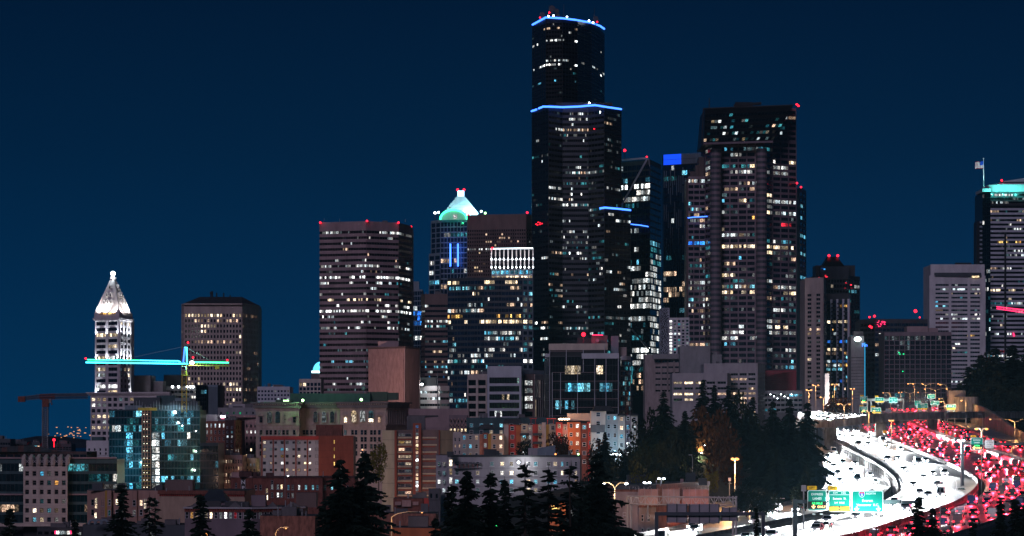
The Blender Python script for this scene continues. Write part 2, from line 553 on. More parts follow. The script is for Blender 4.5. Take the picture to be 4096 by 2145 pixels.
class Building:
 """top-level building: an Empty, a body and facade parts"""
 def __init__(s, name, label, chain, top, Yr, base, body, depth=30.0, cat='building', roof='roof', group=None, seed=None, taper=None):
  s.rng = random.Random(seed if seed is not None else sum(map(ord, label)))
  s.pts = [Vector((X(px, Y), Y)) for px, Y in chain]
  a, b = s.pts[0], s.pts[-1]
  s.zt = Z(top, Yr)
  c = sum(s.pts, Vector((0, 0))) / len(s.pts)
  s.zb = ground(c.x, c.y + 5) - 3 if base is None else min(Z(base, Yr), ground(c.x, c.y + 5) - 3)
  s.root = thing(name, label, cat, (c.x, c.y, s.zb), group)
  s.poly = [(p.x, p.y) for p in s.pts] + [(b.x, max(p.y for p in s.pts) + depth), (a.x, max(p.y for p in s.pts) + depth)]
  mb = MB().prism(s.poly, s.zb, s.zt, 0, 1)
  s.body = mb.build('wall', [M[body] if isinstance(body, str) else body, M[roof]], s.root)
  s.wins = []
  s.bm = body
 def seg(s, i):
  a, b = s.pts[i], s.pts[i + 1]
  d = b - a
  return a, b, d.length, d.normalized(), math.atan2(d.y, d.x)
 def facade(s, i, nf, nb, wf=0.7, hf=0.5, ph=2.0, z0=None, z1=None, band='grey', pier=None, bd=0.3, pd=0.36, p=0.15, pal='office', rows=None,
    glass='glass', frame=None, piers=True, bands=True, u0=0.0, u1=1.0, grid=None, parapet=True, bandname='spandrel', split=1):
  a, b, Ltot, d, ang = s.seg(i)
  n = Vector((d.y, -d.x))
  z1 = s.zt if z1 is None else z1
  z0 = s.zb if z0 is None else z0
  A = a + d * (Ltot * u0)
  L = Ltot * (u1 - u0)
  fh = (z1 - ph - z0) / nf
  bw = L / nb
  r0 = s.root.location
  top = z1 - ph
  bm, pm = M[band], M[pier or band]
  mid = A + d * (L / 2)
  hb = fh * (1 - hf)
  def at(u, z, off=0.0):
   q = A + d * u + n * off
   return Vector((q.x - r0.x, q.y - r0.y, z - r0.z))
  if bands and hb > 0.05:
   me = MB().box((0, -bd / 2, 0), (L, bd, hb), bottom=True).mesh('spandrel', [bm])
   for k in range(1, nf):
    put(bandname, me, s.root, at(L / 2, top - k * fh), ang)
   hbot = hb / 2
   me2 = MB().box((0, -bd / 2, 0), (L, bd, hbot)).mesh('spandrel', [bm])
   put(bandname, me2, s.root, at(L / 2, z0 + hbot / 2), ang)
  if parapet and ph + hb / 2 > 0.1:
   hp = ph + hb / 2
   me3 = MB().box((0, -bd / 2 - 0.02, 0), (L, bd + 0.04, hp)).mesh('parapet', [bm])
   put('parapet', me3, s.root, at(L / 2, z1 - hp / 2 + 0.15), ang)
  pw = bw * (1 - wf)
  if piers and pw > 0.04:
   hh = top - z0
   me = MB().box((0, -pd / 2, 0), (pw, pd, hh)).mesh('pier', [pm])
   mee = MB().box((0, -pd / 2, 0), (pw / 2, pd, hh)).mesh('pier', [pm])
   for k in range(nb + 1):
    if k in (0, nb):
     put('pier', mee, s.root, at(pw / 4 if k == 0 else L - pw / 4, z0 + hh / 2), ang)
    else:
     put('pier', me, s.root, at(k * bw, z0 + hh / 2), ang)
  w, h = bw * (wf if piers else 0.96) / split, fh * hf
  g = grid or s.litgrid(nf, nb * split, p, rows or {}, pal)
  for f in range(nf):
   for k in range(nb * split):
    key = g[f][k] or glass
    u = (k // split + 0.5) * bw + (k % split - (split - 1) / 2) * w
    s.wins.append((w * (.94 if split > 1 else 1), h, key, frame, at(u, top - (f + 0.5) * fh), ang))
  return fh
 def litgrid(s, nf, nb, p, rows, pal):
  g = [[None] * nb for _ in range(nf)]
  rng = s.rng
  pl = PAL[pal] if isinstance(pal, str) else pal
  for f in range(nf):
   pr = rows.get(f)
   lead = rng.choice(pl)
   if isinstance(pr, tuple):
    pr, lead = pr
    force = True
   else:
    force = False
   if pr is None:
    pr = min(.92, p * rng.choice([0.12, 0.35, 0.6, 0.9, 1.7, 3.9]))
   k = 0
   while k < nb:
    run = rng.choice([1, 1, 2, 2, 3, 5])
    on = rng.random() < pr
    key = lead if (force or rng.random() < 0.55) else rng.choice(pl)
    for q in range(k, min(nb, k + run)):
     if on and rng.random() < 0.88:
      g[f][q] = key
    k += run
  return g
 def finish(s, cap=300):
  dark = ('glass', 'blueglass', 'tealglass', 'blackglass')
  order = sorted(range(len(s.wins)), key=lambda i: (s.wins[i][2] in dark, s.wins[i][4].y, i))
  for i in order[:cap]:
   w, h, key, fr, loc, ang = s.wins[i]
   put('window', pane(w, h, key, fr), s.root, loc, ang)
  rest = order[cap:]
  if rest:
   by = {}
   mb = MB()
   mats = []
   for i in rest:
    w, h, key, fr, loc, ang = s.wins[i]
    if key not in by:
     by[key] = len(mats)
     mats.append(LIT[key])
    ca, sa = math.cos(ang), math.sin(ang)
    q = []
    for x, z in ((-w / 2, -h / 2), (w / 2, -h / 2), (w / 2, h / 2), (-w / 2, h / 2)):
     q.append((loc.x + x * ca + 0.05 * sa, loc.y + x * sa - 0.05 * ca, loc.z + z))
    mb.quad(q, by[key], [(0, 0), (1, 0), (1, 1), (0, 1)])
   me = mb.mesh('window_field', mats)
   o = put('window_field', me, s.root, (0, 0, 0))
   o['kind'] = 'stuff'
  return s
 def block(s, name, px0, px1, py0, py1, Y, dep, m, roofm=None):
  """a rooftop block or wing seen between two columns and two rows"""
  x0, x1, z0, z1 = X(px0, Y), X(px1, Y), Z(py1, Y), Z(py0, Y)
  return MB().box(((x0 + x1) / 2, Y + dep / 2, (z0 + z1) / 2), (x1 - x0, dep, z1 - z0)).build(name, M[m], s.root)
 def rooftop(s, n, m='greydark'):
  """plant boxes and vents on the roof"""
  xs = [p[0] for p in s.poly]
  ys = [p[1] for p in s.poly]
  for k in range(n):
   w = s.rng.uniform(1.5, 5)
   x = s.rng.uniform(min(xs) + 3, max(max(xs) - 3, min(xs) + 3.5))
   y = s.rng.uniform(min(ys) + 4, max(ys) - 4)
   h = s.rng.uniform(0.9, 2.4)
   MB().box((x, y, s.zt + h / 2 - 0.02), (w, s.rng.uniform(1.5, 4), h)).build('rooftop_unit', M[m], s.root)
   x2 = s.rng.uniform(min(xs) + 2, max(max(xs) - 2, min(xs) + 2.5))
   y2 = min(ys) + s.rng.uniform(1.5, 6)
   MB().tube((x2, y2, s.zt - .05), (x2, y2, s.zt + s.rng.uniform(.7, 2.2)), .14, 6).build('vent_pipe', M['steel'], s.root)
def sill(o, w, h, m='greylight'):
 me = MB().box((0, -.12, -h / 2 - .1), (w + .3, .24, .14)).mesh('window_sill', [M[m]])
 return put('window_sill', me, o, (0, 0, 0))
def strip(b, pts, m, r=0.45, name='light_strip'):
 """a tube of light along an edge, given as photo columns, rows and distances"""
 q = [P(px, py, Y) for px, py, Y in pts]
 return MB().path(q, r, 6).build(name, m, b)
def beacon(px, py, Y, label, on, r=0.55, m='redlamp'):
 """obstruction light: a small lamp on a short post, part of the building `on`"""
 p = P(px, py, Y)
 o = MB().tube(p + Vector((0, 0, -2.2)), p + Vector((0, 0, -r)), 0.12).build('lamp_post', M['darksteel'], on)
 MB().ball(p, r, 8).build('beacon', E[m], on)
 return o
def text(parent, s, loc, size, m, rz=0.0, name='lettering', align='CENTER', ex=0.01):
 c = bpy.data.curves.new(name, 'FONT')
 c.body = s
 c.size = size
 c.align_x = align
 c.align_y = 'CENTER'
 c.extrude = ex
 c.offset = size * 0.012
 c.resolution_u = 3
 tmp = bpy.data.objects.new(name, c)
 me = bpy.data.meshes.new_from_object(tmp)
 bpy.data.objects.remove(tmp)
 bpy.data.curves.remove(c)
 me.name = name
 me.materials.clear()
 me.materials.append(m)
 o = bpy.data.objects.new(name, me)
 COL.objects.link(o)
 o.parent = parent
 o.location = Vector(loc) - parent_loc(parent)
 o.rotation_euler = (math.pi / 2, 0, rz)
 return o
# ================================================================== DOWNTOWN TOWERS (far to near)
B = Building
# --- black three-step skyscraper
def black_skyscraper():
 t = B('skyscraper', 'tallest black glass skyscraper with glowing blue edge lines on three roof steps', [(2129, 2160), (2194, 2135), (2250, 2150), (2354, 2150), (2417, 2135), (2485, 2165)], 427, 2150, 1640, 'black', 60, 'skyscraper', 'roof')
 g = 'blackglass'
 kw = dict(z0=Z(1560, 2150), ph=3.0, split=2, wf=0.92, hf=0.46, glass=g, band='black', bd=0.15, pd=0.2, pier='charcoal')
 nf = 52
 # concave middle face with paler sills
 t.facade(0, nf, 6, p=0.10, **kw)
 t.facade(1, nf, 5, p=0.14, **{**kw, 'band': 'slate'})
 t.facade(2, nf, 12, p=0.24, rows={1: (.7, 'white'), 20: (.6, 'white')}, **{**kw, 'band': 'slate'})
 t.facade(3, nf, 5, p=0.2, **{**kw, 'band': 'slate'})
 t.facade(4, nf, 10, p=0.12, **kw)
 # upper shaft
 pts = [(2130, 2200), (2184, 2165), (2250, 2160), (2310, 2170), (2365, 2195), (2400, 2225), (2417, 2250)]
 yb = Z(430, 2200)
 poly = [(X(px, Y), Y) for px, Y in pts]
 poly = poly + [(poly[-1][0], 2260), (poly[0][0], 2260)]
 zt = Z(72, 2160)
 MB().prism(poly, yb - 3, zt, 0, 1).build('upper_shaft', [M['black'], M['roof']], t.root)
 u = B.__new__(B)
 u.rng, u.root, u.wins = t.rng, t.root, t.wins
 u.pts = [Vector((X(px, Y), Y)) for px, Y in pts]
 u.zt, u.zb = zt, yb
 rows = {1: (.2, 'warm'), 3: (.3, 'white'), 4: (.75, 'bright'), 9: (.6, 'white'), 10: (.7, 'bright'), 14: (.3, 'cyan'), 17: (.08, 'dim')}
 zero = {r: 0.02 for r in range(19)}
 for i, (nb, pp) in enumerate(((6, .3), (6, 1.0), (5, .7), (4, .15), (4, .35), (3, .4))):
  rr = dict(zero)
  for k, (q, key) in rows.items():
   rr[k] = (q * pp, key)
  u.facade(i, 19, nb, p=0.02, rows=rr, **{**kw, 'z0': yb + 2, 'ph': 2.5})
 # right lower step
 q = [(2417, 2130), (2522, 2155)]
 zl = Z(834, 2150)
 pl = [(X(px, Y), Y) for px, Y in q]
 MB().prism(pl + [(pl[1][0], 2200), (pl[0][0], 2200)], t.zb, zl, 0, 1).build('lower_step', [M['black'], M['roof']], t.root)
 u.pts = [Vector(p) for p in pl]
 u.zt, u.zb = zl, t.zb
 u.facade(0, 31, 7, p=0.2, **{**kw, 'z0': Z(1560, 2150)})
 # roof slab between the steps
 MB().prism([(X(2225, 2150), 2150), (X(2450, 2150), 2152), (X(2450, 2150), 2180), (X(2225, 2150), 2180)], t.zt, t.zt + 2.8).build('step_roof', M['charcoal'], t.root)
 led = E['ledblue']
 strip(t.root, [(2130, 99, 2198), (2183, 70, 2163)], led, 0.62)
 strip(t.root, [(2183, 70, 2163), (2250, 73.5, 2158), (2303, 80, 2167), (2365, 91, 2192), (2400, 104, 2222), (2417, 116, 2247)], led, 0.62)
 cy = lambda px: float(np.interp(px, [2129, 2194, 2250, 2354, 2417, 2485], [2160, 2135, 2150, 2150, 2135, 2165])) - 1.1
 for run in (((2126, 445), (2147, 438)), ((2155, 434), (2172, 427), (2194, 427), (2250, 429), (2310, 427), (2354, 423), (2380, 421), (2417, 427), (2485, 437))):
  strip(t.root, [(px, py, cy(px)) for px, py in run], led, 0.62)
 strip(t.root, [(2398, 834, 2128), (2420, 831, 2128), (2468, 835, 2142), (2522, 841, 2153)], led, 0.62)
 # dishes and masts
 for px, py, r in ((2169, 60, 1.9), (2208, 35, 2.1), (2227, 45, 1.6), (2231, 63, 1.5), (2201, 55, 1.2), (2383, 75, 1.7)):
  p = P(px, py, 2175 if px < 2300 else 2200)
  m = MB().tube((p.x, p.y, zt - 1), p, 0.25)
  m.build('dish_mast', M['slate'], t.root)
  MB().tube(p + Vector((0, -0.5, 0)), p, r, 14, r * 0.6).build('dish', M['charcoal'], t.root)
 for px, py in ((2255, 18), (2378, 32), (2374, 55), (2196, 22), (2205, 24), (2221, 30)):
  p = P(px, py, 2180 if px < 2300 else 2205)
  MB().tube((p.x, p.y, zt - 1), p, 0.3 if py < 33 and px > 2250 else 0.45, 5, 0.15).build('antenna', M['slate'], t.root)
 for px, py, Y in ((2160, 71, 2180), (2197, 51, 2172), (2389, 88, 2203)):
  MB().ball(P(px, py, Y), 0.6, 8).build('beacon', E['redlamp'], t.root)
 for px, py, Y in ((2194, 65, 2160), (2214, 63, 2160), (2268, 68, 2160), (2356, 83, 2180), (2372, 90, 2186), (2357, 412, 2148)):
  MB().ball(P(px, py, Y), 0.55, 8).build('roof_lamp', E['whitelamp'], t.root)
 for px, py, Y in ((2153, 890, 2138), (2160, 892, 2138), (2145, 897, 2140), (2168, 895, 2138), (2150, 900, 2138), (2160, 898, 2138), (2377, 516, 2144)):
  MB().box(P(px, py, Y), (0.9, 0.6, 0.5)).build('red_lamp', E['redlamp'], t.root)
 t.finish()
black_skyscraper()
# --- glass tower with white diagonals behind it
def diagonal_tower():
 t = B('glass_tower', 'dark glass tower with pale diagonal braces, tucked behind the black skyscraper', [(2440, 2330), (2600, 2300), (2644, 2345)], 640, 2300, 1600, 'black', 40, 'tower')
 z0 = Z(1590, 2300)
 kw = dict(z0=z0, ph=2.5, split=2, wf=0.95, hf=0.72, glass='blueglass', band='charcoal', bd=0.12, pd=0.14)
 hot = {}
 for f in (17, 18, 19, 20, 21, 22, 24):
  hot[f] = (0.8, 'white')
 for f in (22, 29, 30, 31):
  hot[f] = (1.0, 'bright')
 hot.update({3: (.5, 'bright'), 4: (.6, 'white'), 5: (.4, 'white'), 33: (.2, 'warm'), 34: (.5, 'warm'), 35: (.4, 'warm')})
 t.facade(0, 37, 9, p=0.22, pal='cool', rows=hot, **kw)
 h2 = {f: (.75, 'white') for f in range(17, 31)}
 h2.update({f: .05 for f in range(0, 12)})
 t.facade(1, 37, 4, p=0.3, pal='cool', rows=h2, **kw)
 br = M['silver']
 for pts in ([(2590, 633, 2298), (2487, 820, 2318)], [(2487, 641, 2318), (2590, 633, 2298)], [(2527, 1318, 2308), (2600, 1402, 2296), (2527, 1520, 2308)]):
  q = [P(*a) for a in pts]
  for a, b in zip(q[:-1], q[1:]):
   MB().tube(a, b, 0.8, 4).build('diagonal_brace', br, t.root)
 MB().tube(P(2595, 637, 2298), P(2640, 1100, 2340), 0.3, 4).build('edge_rib', br, t.root)
 strip(t.root, [(2520, 897, 2312), (2560, 901, 2305), (2593, 907, 2299)], E['ledblue'], 0.35)
 for px, py in ((2499, 602), (2587, 628)):
  MB().tube(P(px, py + 36, 2300), P(px, py, 2300), 0.25, 5).build('lamp_post', M['slate'], t.root)
  MB().ball(P(px, py, 2300), 1.0 if px < 2550 else 0.7, 8).build('beacon', E['redlamp'], t.root)
 t.finish()
diagonal_tower()
# --- fin tower with blue crown
def fin_tower():
 t = B('glass_tower', 'slim dark blue tower with staggered thin fins and a glowing blue crown', [(2654, 2500), (2804, 2480)], 657, 2490, 1560, 'black', 35, 'tower')
 rows = {}
 for f, q in ((20, .5), (22, .4), (23, .75), (24, .8), (25, .35)):
  rows[f] = (q, 'warm')
 rows.update({27: (.5, 'cyan'), 32: (.9, 'cyan'), 35: (.2, 'white'), 37: (.3, 'white')})
 t.facade(0, 43, 14, z0=Z(1570, 2490), ph=0.5, wf=0.9, hf=0.85, glass='blueglass', band='black', bd=0.1, pd=0.1, p=0.05, pal='cool', rows=rows)
 a, b, L, d, ang = t.seg(0)
 r0 = t.root.location
 rg = random.Random(3)
 me = MB().box((0, -0.3, 0), (0.28, 0.6, 13)).mesh('fin', [M['greyblue']])
 for k in range(18):
  q = a + d * (L * (k + 0.5) / 18)
  z = t.zt - 8 - rg.random() * 12
  while z > Z(1480, 2490):
   put('fin', me, t.root, (q.x - r0.x, q.y - r0.y, z - r0.z), ang)
   z -= rg.choice([14, 26, 26, 38])
 # crown: two tiers of upright tubes, the left half lit blue
 zc0, zc1 = Z(657, 2490), Z(614, 2490)
 for tier in (0, 1):
  for k in range(40):
   q = a + d * (L * (k + 0.5) / 40)
   z0 = zc0 + tier * (zc1 - zc0) / 2
   z1 = z0 + (zc1 - zc0) / 2 - 0.25
   mb = MB().tube((q.x, q.y, z0), (q.x, q.y, z1), 0.27, 5)
   mb.build('crown_tube', E['ledblue2'] if k < 19 else M['greyblue'], t.root)
 MB().prism([(a.x, a.y + 2), (b.x, b.y + 2), (b.x, b.y + 20), (a.x, a.y + 20)], zc0, zc1 - 1).build('crown_core', M['charcoal'], t.root)
 t.finish()
fin_tower()
# --- mauve tower with slanted glass head
def mauve_tower():
 Y = 2180
 t = B('skyscraper', 'mauve granite tower with a slanted black glass head and red beacons', [(2820, 2195), (2852, 2172), (3055, 2165), (3090, 2178), (3185, 2190)], 562, Y, 1600, 'darkbrown', 45, 'skyscraper')
 kw = dict(z0=Z(1480, Y), ph=1.0, split=3, hf=0.58, band='mauve', bd=0.3, pd=0.34, pal='mixed')
 rows = {5: (.75, 'white'), 18: (.85, 'cream'), 26: (.6, 'cream'), 33: (.7, 'white'), 14: (.2, 'red')}
 nf = 40
 t.facade(0, nf, 1, wf=0.8, p=0.3, rows={4: .9, 5: .9, 18: .9}, **kw)
 t.facade(1, nf, 6, wf=0.85, p=0.38, rows={**rows, 13: (.25, 'amber')}, **kw)
 t.facade(2, nf, 1, wf=0.9, p=0.4, rows=rows, **kw)
 t.facade(3, nf, 3, wf=0.88, p=0.36, rows=rows, **kw)
 # round corner columns
 for px in (2863, 3047):
  p = P(px, 595, 2160)
  zb = Z(1480, Y)
  MB().tube((p.x, p.y + 1.2, zb), (p.x, p.y + 1.2, p.z), 3.6, 14).build('corner_column', M['mauve'], t.root)
  me = MB().tube((0, 0, -0.9), (0, 0, 0.9), 3.72, 14).mesh('column_ring', [M['slate']])
  for k in range(nf):
   put('column_ring', me, t.root, Vector((p.x, p.y + 1.2, zb + (k + .5) * (p.z - zb) / nf)) - t.root.location)
 # stepped left wing
 for px0, px1, top, dy in ((2801, 2822, 621, 6), (2788, 2806, 652, 9), (2768, 2794, 676, 12), (2753, 2790, 702, 15)):
  MB().box(((X(px0, Y) + X(px1, Y)) / 2, 2190 + dy + 12, (Z(top, Y) + t.zb) / 2), (X(px1, Y) - X(px0, Y), 24, Z(top, Y) - t.zb)).build('stepped_wing', M['darkbrown'], t.root)
 u = B.__new__(B)
 u.rng, u.root, u.wins = t.rng, t.root, t.wins
 u.pts = [Vector((X(2753, 2190), 2191.6)), Vector((X(2821, 2190), 2191.5))]
 u.zt, u.zb = Z(702, Y), t.zb
 r = {11: (1.0, 'blue'), 4: (.2, 'cyan'), 23: (.6, 'warm'), 27: (.7, 'cream')}
 u.facade(0, 34, 3, wf=0.86, p=0.35, rows=r, **{**kw, 'split': 3})
 strip(t.root, [(2751, 872, 2187), (2778, 869, 2187), (2829, 866, 2186)], E['ledblue'], 0.3)
 # slanted glass head
 za, zb2 = Z(571, Y), Z(430, Y)
 f0, f1 = 2150, 2168
 A = [(X(2814, f0), f0, Z(571, f0)), (X(3092, f0), f0, Z(563, f0)), (X(3174, f1), f1, Z(421, f1)), (X(2820, f1), f1, Z(435, f1))]
 bk = 2225
 mb = MB()
 Bk = [(x, bk, z) for x, _, z in A]
 mb.quad(A)
 mb.quad([A[0], A[3], Bk[3], Bk[0]])
 mb.quad([A[3], A[2], Bk[2], Bk[3]], 1)
 mb.quad([A[2], A[1], Bk[1], Bk[2]])
 mb.quad([A[1], A[0], Bk[0], Bk[1]])
 mb.build('glass_head', [M['black'], M['roof']], t.root)
 MB().tube(Vector(A[0]) + Vector((0, -.3, -.8)), Vector(A[1]) + Vector((0, -.3, -.8)), 0.8, 6).build('head_sill', M['mauve'], t.root)
 for q in (0, 3):
  MB().tube(Vector(A[q]) + Vector((-1, 0, 0)), Vector(A[3]) + Vector((-1, 0, 0)) if q == 0 else Vector(A[2]), 0.5, 5).build('head_edge', M['charcoal'], t.root)
 rg = random.Random(12)
 A = [Vector(a) for a in A]
 NR, NC = 5, 24
 for r_ in range(NR):
  v0, v1 = (r_ + 0.18) / (NR + .6), (r_ + 0.62) / (NR + .6)
  for c in range(NC):
   u0, u1 = (c + .06) / NC, (c + .94) / NC
   def bl(u, v):
    return (A[0] * (1 - u) + A[1] * u) * (1 - v) + (A[3] * (1 - u) + A[2] * u) * v + Vector((0, -0.25, 0))
   pr = {0: .5, 1: .55, 2: .35, 3: .3, 4: .2}[r_]
   key = 'glass'
   if rg.random() < pr:
    key = rg.choice(['white', 'dim', 'teal', 'dim', 'teal', 'warm', 'cream'])
   MB().quad([bl(u0, v0), bl(u1, v0), bl(u1, v1), bl(u0, v1)], 0, [(0, 0), (1, 0), (1, 1), (0, 1)]).build('head_window', LIT[key], t.root)
 # right part above the body, seen beside the slant
 MB().prism([(X(3060, 2181), 2181), (X(3184, 2190), 2190), (X(3184, 2190), 2222), (X(3060, 2181), 2222)], t.zt - 1, Z(437, 2190)).build('side_shaft', M['darkbrown'], t.root)
 u.pts = [Vector((X(3085, 2178), 2180.6)), Vector((X(3184, 2190), 2189.6))]
 u.zt, u.zb = Z(436, 2190), t.zt
 u.facade(0, 6, 3, wf=0.86, p=0.3, **{**kw, 'z0': t.zt})
 # roof crane and lamps
 MB().tube(P(2935, 424, 2190), P(3045, 414, 2190), 1.0, 6).tube(P(2940, 418, 2190), P(3010, 418, 2190), 1.6, 6).build('window_washing_crane', M['charcoal'], t.root)
 MB().tube(P(2837, 440, 2190), P(2837, 392, 2190), 0.3, 5).build('antenna', M['slate'], t.root)
 for px, py in ((3187, 418), (3194, 424), (3188, 733), (3204, 749)):
  MB().tube(P(px, py + 16, 2186), P(px, py, 2186), 0.2, 5).build('lamp_post', M['slate'], t.root)
  MB().ball(P(px, py, 2186), 0.7, 8).build('beacon', E['redlamp'], t.root)
 t.finish()
mauve_tower()
def simple(name, label, chain, top, Yr, base, body, segs, depth=30, cat='building', roof='roof', units=0, blocks=(), group=None, cap=300):
 t = B(name, label, chain, top, Yr, base, body, depth, cat, roof, group)
 for i, kw in enumerate(segs):
  if kw:
   kw = dict(kw)
   if 'zpy' in kw:
    kw['z0'] = Z(kw.pop('zpy'), Yr)
   t.facade(i, **kw)
 for bl in blocks:
  t.block(*bl)
 if units:
  t.rooftop(units)
 t.finish(cap)
 return t
simple('glass_tower', 'narrow grey blue slab attached to the right edge of the mauve tower', [(3186, 2310), (3198, 2296), (3223, 2330)], 752, 2300, 1640, 'greyblue',
  [None, dict(nf=36, nb=2, zpy=1620, ph=2, wf=.8, hf=.55, band='greyblue', glass='blueglass', p=.2, pal='cool')], 30, 'tower')
# --- pink granite banded tower
def banded_tower():
 t = B('office_tower', 'pink granite office tower with long ribbon windows and four red roof beacons', [(1279, 2150), (1465, 2138), (1592, 2153), (1646, 2192)], 891, 2150, 1640, 'pinkstone', 45, 'office tower')
 rows = {0: (.75, 'white'), 1: .06, 2: .05, 3: .12, 4: .05, 5: .22, 6: (.55, 'white'), 7: .12, 8: (.6, 'bright'), 9: .3, 10: .04, 11: .15, 12: (.3, 'cream'), 13: (.3, 'bright'), 14: (.8, 'bright'), 15: .2, 16: .12, 17: (.35, 'white'), 18: .08, 19: .05, 20: .04, 21: (.3, 'dim'), 22: .05, 23: (.4, 'cyan'), 24: (.2, 'dim'), 25: .03, 26: .03, 27: (.35, 'white'), 28: .15}
 kw = dict(nf=29, z0=Z(1571, 2150), ph=5.0, split=2, hf=0.44, band='pinkstone', bd=0.5, piers=False, rows=rows, p=.15, glass='blackglass')
 t.facade(0, nb=18, **kw)
 t.facade(1, nb=12, **kw)
 t.facade(2, nb=6, **kw)
 for px, py, Y in ((1281, 891, 2148), (1468, 884, 2136), (1594, 891, 2151), (1644, 907, 2190)):
  beacon(px, py, Y, '', t.root, 0.7)
 t.rooftop(4)
 t.finish()
banded_tower()
# --- pyramid topped tower
def pyramid_tower():
 Y = 2350
 t = B('skyscraper', 'stepped tower with a glowing white cyan pyramid top and green arched gable', [(1725, 2365), (1763, 2352), (1869, 2345), (1915, 2365)], 880, Y, 1640, 'greydark', 40, 'skyscraper')
 kw = dict(z0=Z(1178, Y), ph=1.5, hf=.78, wf=.86, band='greyblue', bd=.2, pd=.3, glass='blueglass', pal='cool')
 t.facade(0, 14, 2, p=.15, **kw)
 t.facade(1, 14, 8, p=.14, rows={7: (.35, 'warm'), 12: (.8, 'warm')}, **kw)
 # lower left shoulder
 MB().prism([(X(1715, Y), 2362), (X(1762, Y), 2350), (X(1762, Y), 2385), (X(1715, Y), 2385)], t.zb, Z(1013, Y), 0, 1).build('shoulder', [M['greydark'], M['roof']], t.root)
 u = B.__new__(B)
 u.rng, u.root, u.wins = t.rng, t.root, t.wins
 u.pts = [Vector((X(1715, Y), 2361.8)), Vector((X(1762, Y), 2349.8))]
 u.zt, u.zb = Z(1013, Y), t.zb
 u.facade(0, 8, 2, p=.1, **kw)
 # roof tiers and pyramid
 cx, cy = X(1842, Y), 2368
 for (px0, px1, p0, p1) in ((1768, 1908, 880, 848),):
  MB().box(((X(px0, Y) + X(px1, Y)) / 2, 2372, (Z(p0, Y) + Z(p1, Y)) / 2), (X(px1, Y) - X(px0, Y), 22, Z(p1, Y) - Z(p0, Y))).build('pyramid_base', M['white'], t.root)
 n = 7
 for k in range(n):
  p0, p1 = 848 - 68 * k / n, 848 - 68 * (k + 1) / n
  w0, w1 = 53 * (1 - k / n) + 17, 53 * (1 - (k + 1) / n) + 17
  h0, h1 = w0 / F * Y, w1 * .93 / F * Y
  z0, z1 = Z(p0, Y), Z(p1, Y)
  sq = lambda h: [(cx - h, cy - h * .8), (cx + h, cy - h * .8), (cx + h, cy + h * .8), (cx - h, cy + h * .8)]
  MB().prism(sq(h0), z0, z1, poly1=sq(h1)).build('roof_tier', M['white'], t.root)
 hw = 13 / F * Y
 MB().box((cx, cy, (Z(779, Y) + Z(757, Y)) / 2), (2 * hw, 2 * hw, Z(757, Y) - Z(779, Y))).build('lantern', emit('lantern_glow', (.45, .75, 1.0), 3.5), t.root)
 for dx in (-hw, hw):
  MB().ball((cx + dx, cy - hw, Z(753, Y)), 0.9, 8).build('beacon', E['redlamp'], t.root)
 # arched gable
 gx0, gx1, gz0, gz1 = X(1761, 2344), X(1869, 2344), Z(880, 2344), Z(841, 2344)
 gm, gc = MB(), (gx0 + gx1) / 2
 pts = [(gc + (gx1 - gx0) / 2 * math.cos(a), 2343.4, gz0 + (gz1 - gz0) * math.sin(a)) for a in [math.pi * i / 20 for i in range(21)]]
 gm.quad([p for p in reversed(pts)])
 gm.quad([(x, 2358, z) for x, y, z in pts])
 for a, b in zip(pts[:-1], pts[1:]):
  gm.quad([a, b, (b[0], 2358, b[2]), (a[0], 2358, a[2])])
 gm.build('arched_gable', M['white'], t.root)
 rim = MB().path([Vector(p) + Vector((0, -.6, 0.2)) for p in pts], 0.7, 6)
 rim.build('gable_rim', E['ledgreen'], t.root)
 MB().box((gc + 1, 2342.8, gz0 + 2.2), (2.6, .6, 2.8)).build('gable_window', LIT['bright'], t.root)
 for px in (1801.5, 1832):
  strip(t.root, [(px, 1066, 2343.6), (px, 975, 2343.6)], E['ledblue'], .62, 'light_strip')
  lamp('SPOT', P(px, 1066, 2338), 9000, (.05, .22, 1), t.root, .3, P(px, 900, 2344.5), 70)
 # flood lights of the roof
 for dx, dy in ((-9, -17), (0, -18), (9, -17), (-19, -8), (19, -8)):
  lamp('SPOT', (cx + dx, cy + dy, Z(856, Y)), 95000, (.30, .86, 1.0), t.root, .4, (cx + dx * .2, cy, Z(790, Y)), 120, name='flood_light')
 lamp('SPOT', (gc - 4, 2334, gz0 - 1), 1000, (.05, 1.0, .42), t.root, .4, (gc - 1, 2344, gz0 + 3), 100, name='flood_light')
 lamp('SPOT', (gc + 5, 2334, gz0 - 1), 1000, (.05, 1.0, .42), t.root, .4, (gc + 2, 2344, gz0 + 3), 100, name='flood_light')
 for px, py, k in ((1740, 852, 'whitelamp'), (1754, 850, 'globe'), (1925, 846, 'globe'), (1941, 853, 'greenlamp')):
  p = P(px, py, 2356)
  MB().tube((p.x, p.y, t.zt if px < 1900 else Z(880, 2356)), p, .3, 5).build('lamp_post', M['slate'], t.root)
  MB().ball(p, .8, 8).build('roof_lamp', E[k], t.root)
 t.finish()
pyramid_tower()
t = simple('office_tower', 'dark brown granite office tower with small lit windows beside the pyramid top', [(1869, 2290), (2104, 2280), (2140, 2300)], 857, 2280, 1640, 'brown',
  [dict(nf=14, nb=26, zpy=1120, ph=10, wf=.62, hf=.5, band='brown', pd=.3, p=.22, pal='warm', rows={0: .03, 1: (.2, 'warm'), 3: (.4, 'warm'), 5: (.75, 'white'), 6: .15, 4: .08, 9: .25}),
  dict(nf=14, nb=4, zpy=1120, ph=10, wf=.62, hf=.5, band='darkbrown', p=.05)], 35, 'office tower')
for px, py in ((1873, 857), (2109, 851)):
 beacon(px, py, 2279, '', t.root, .8)
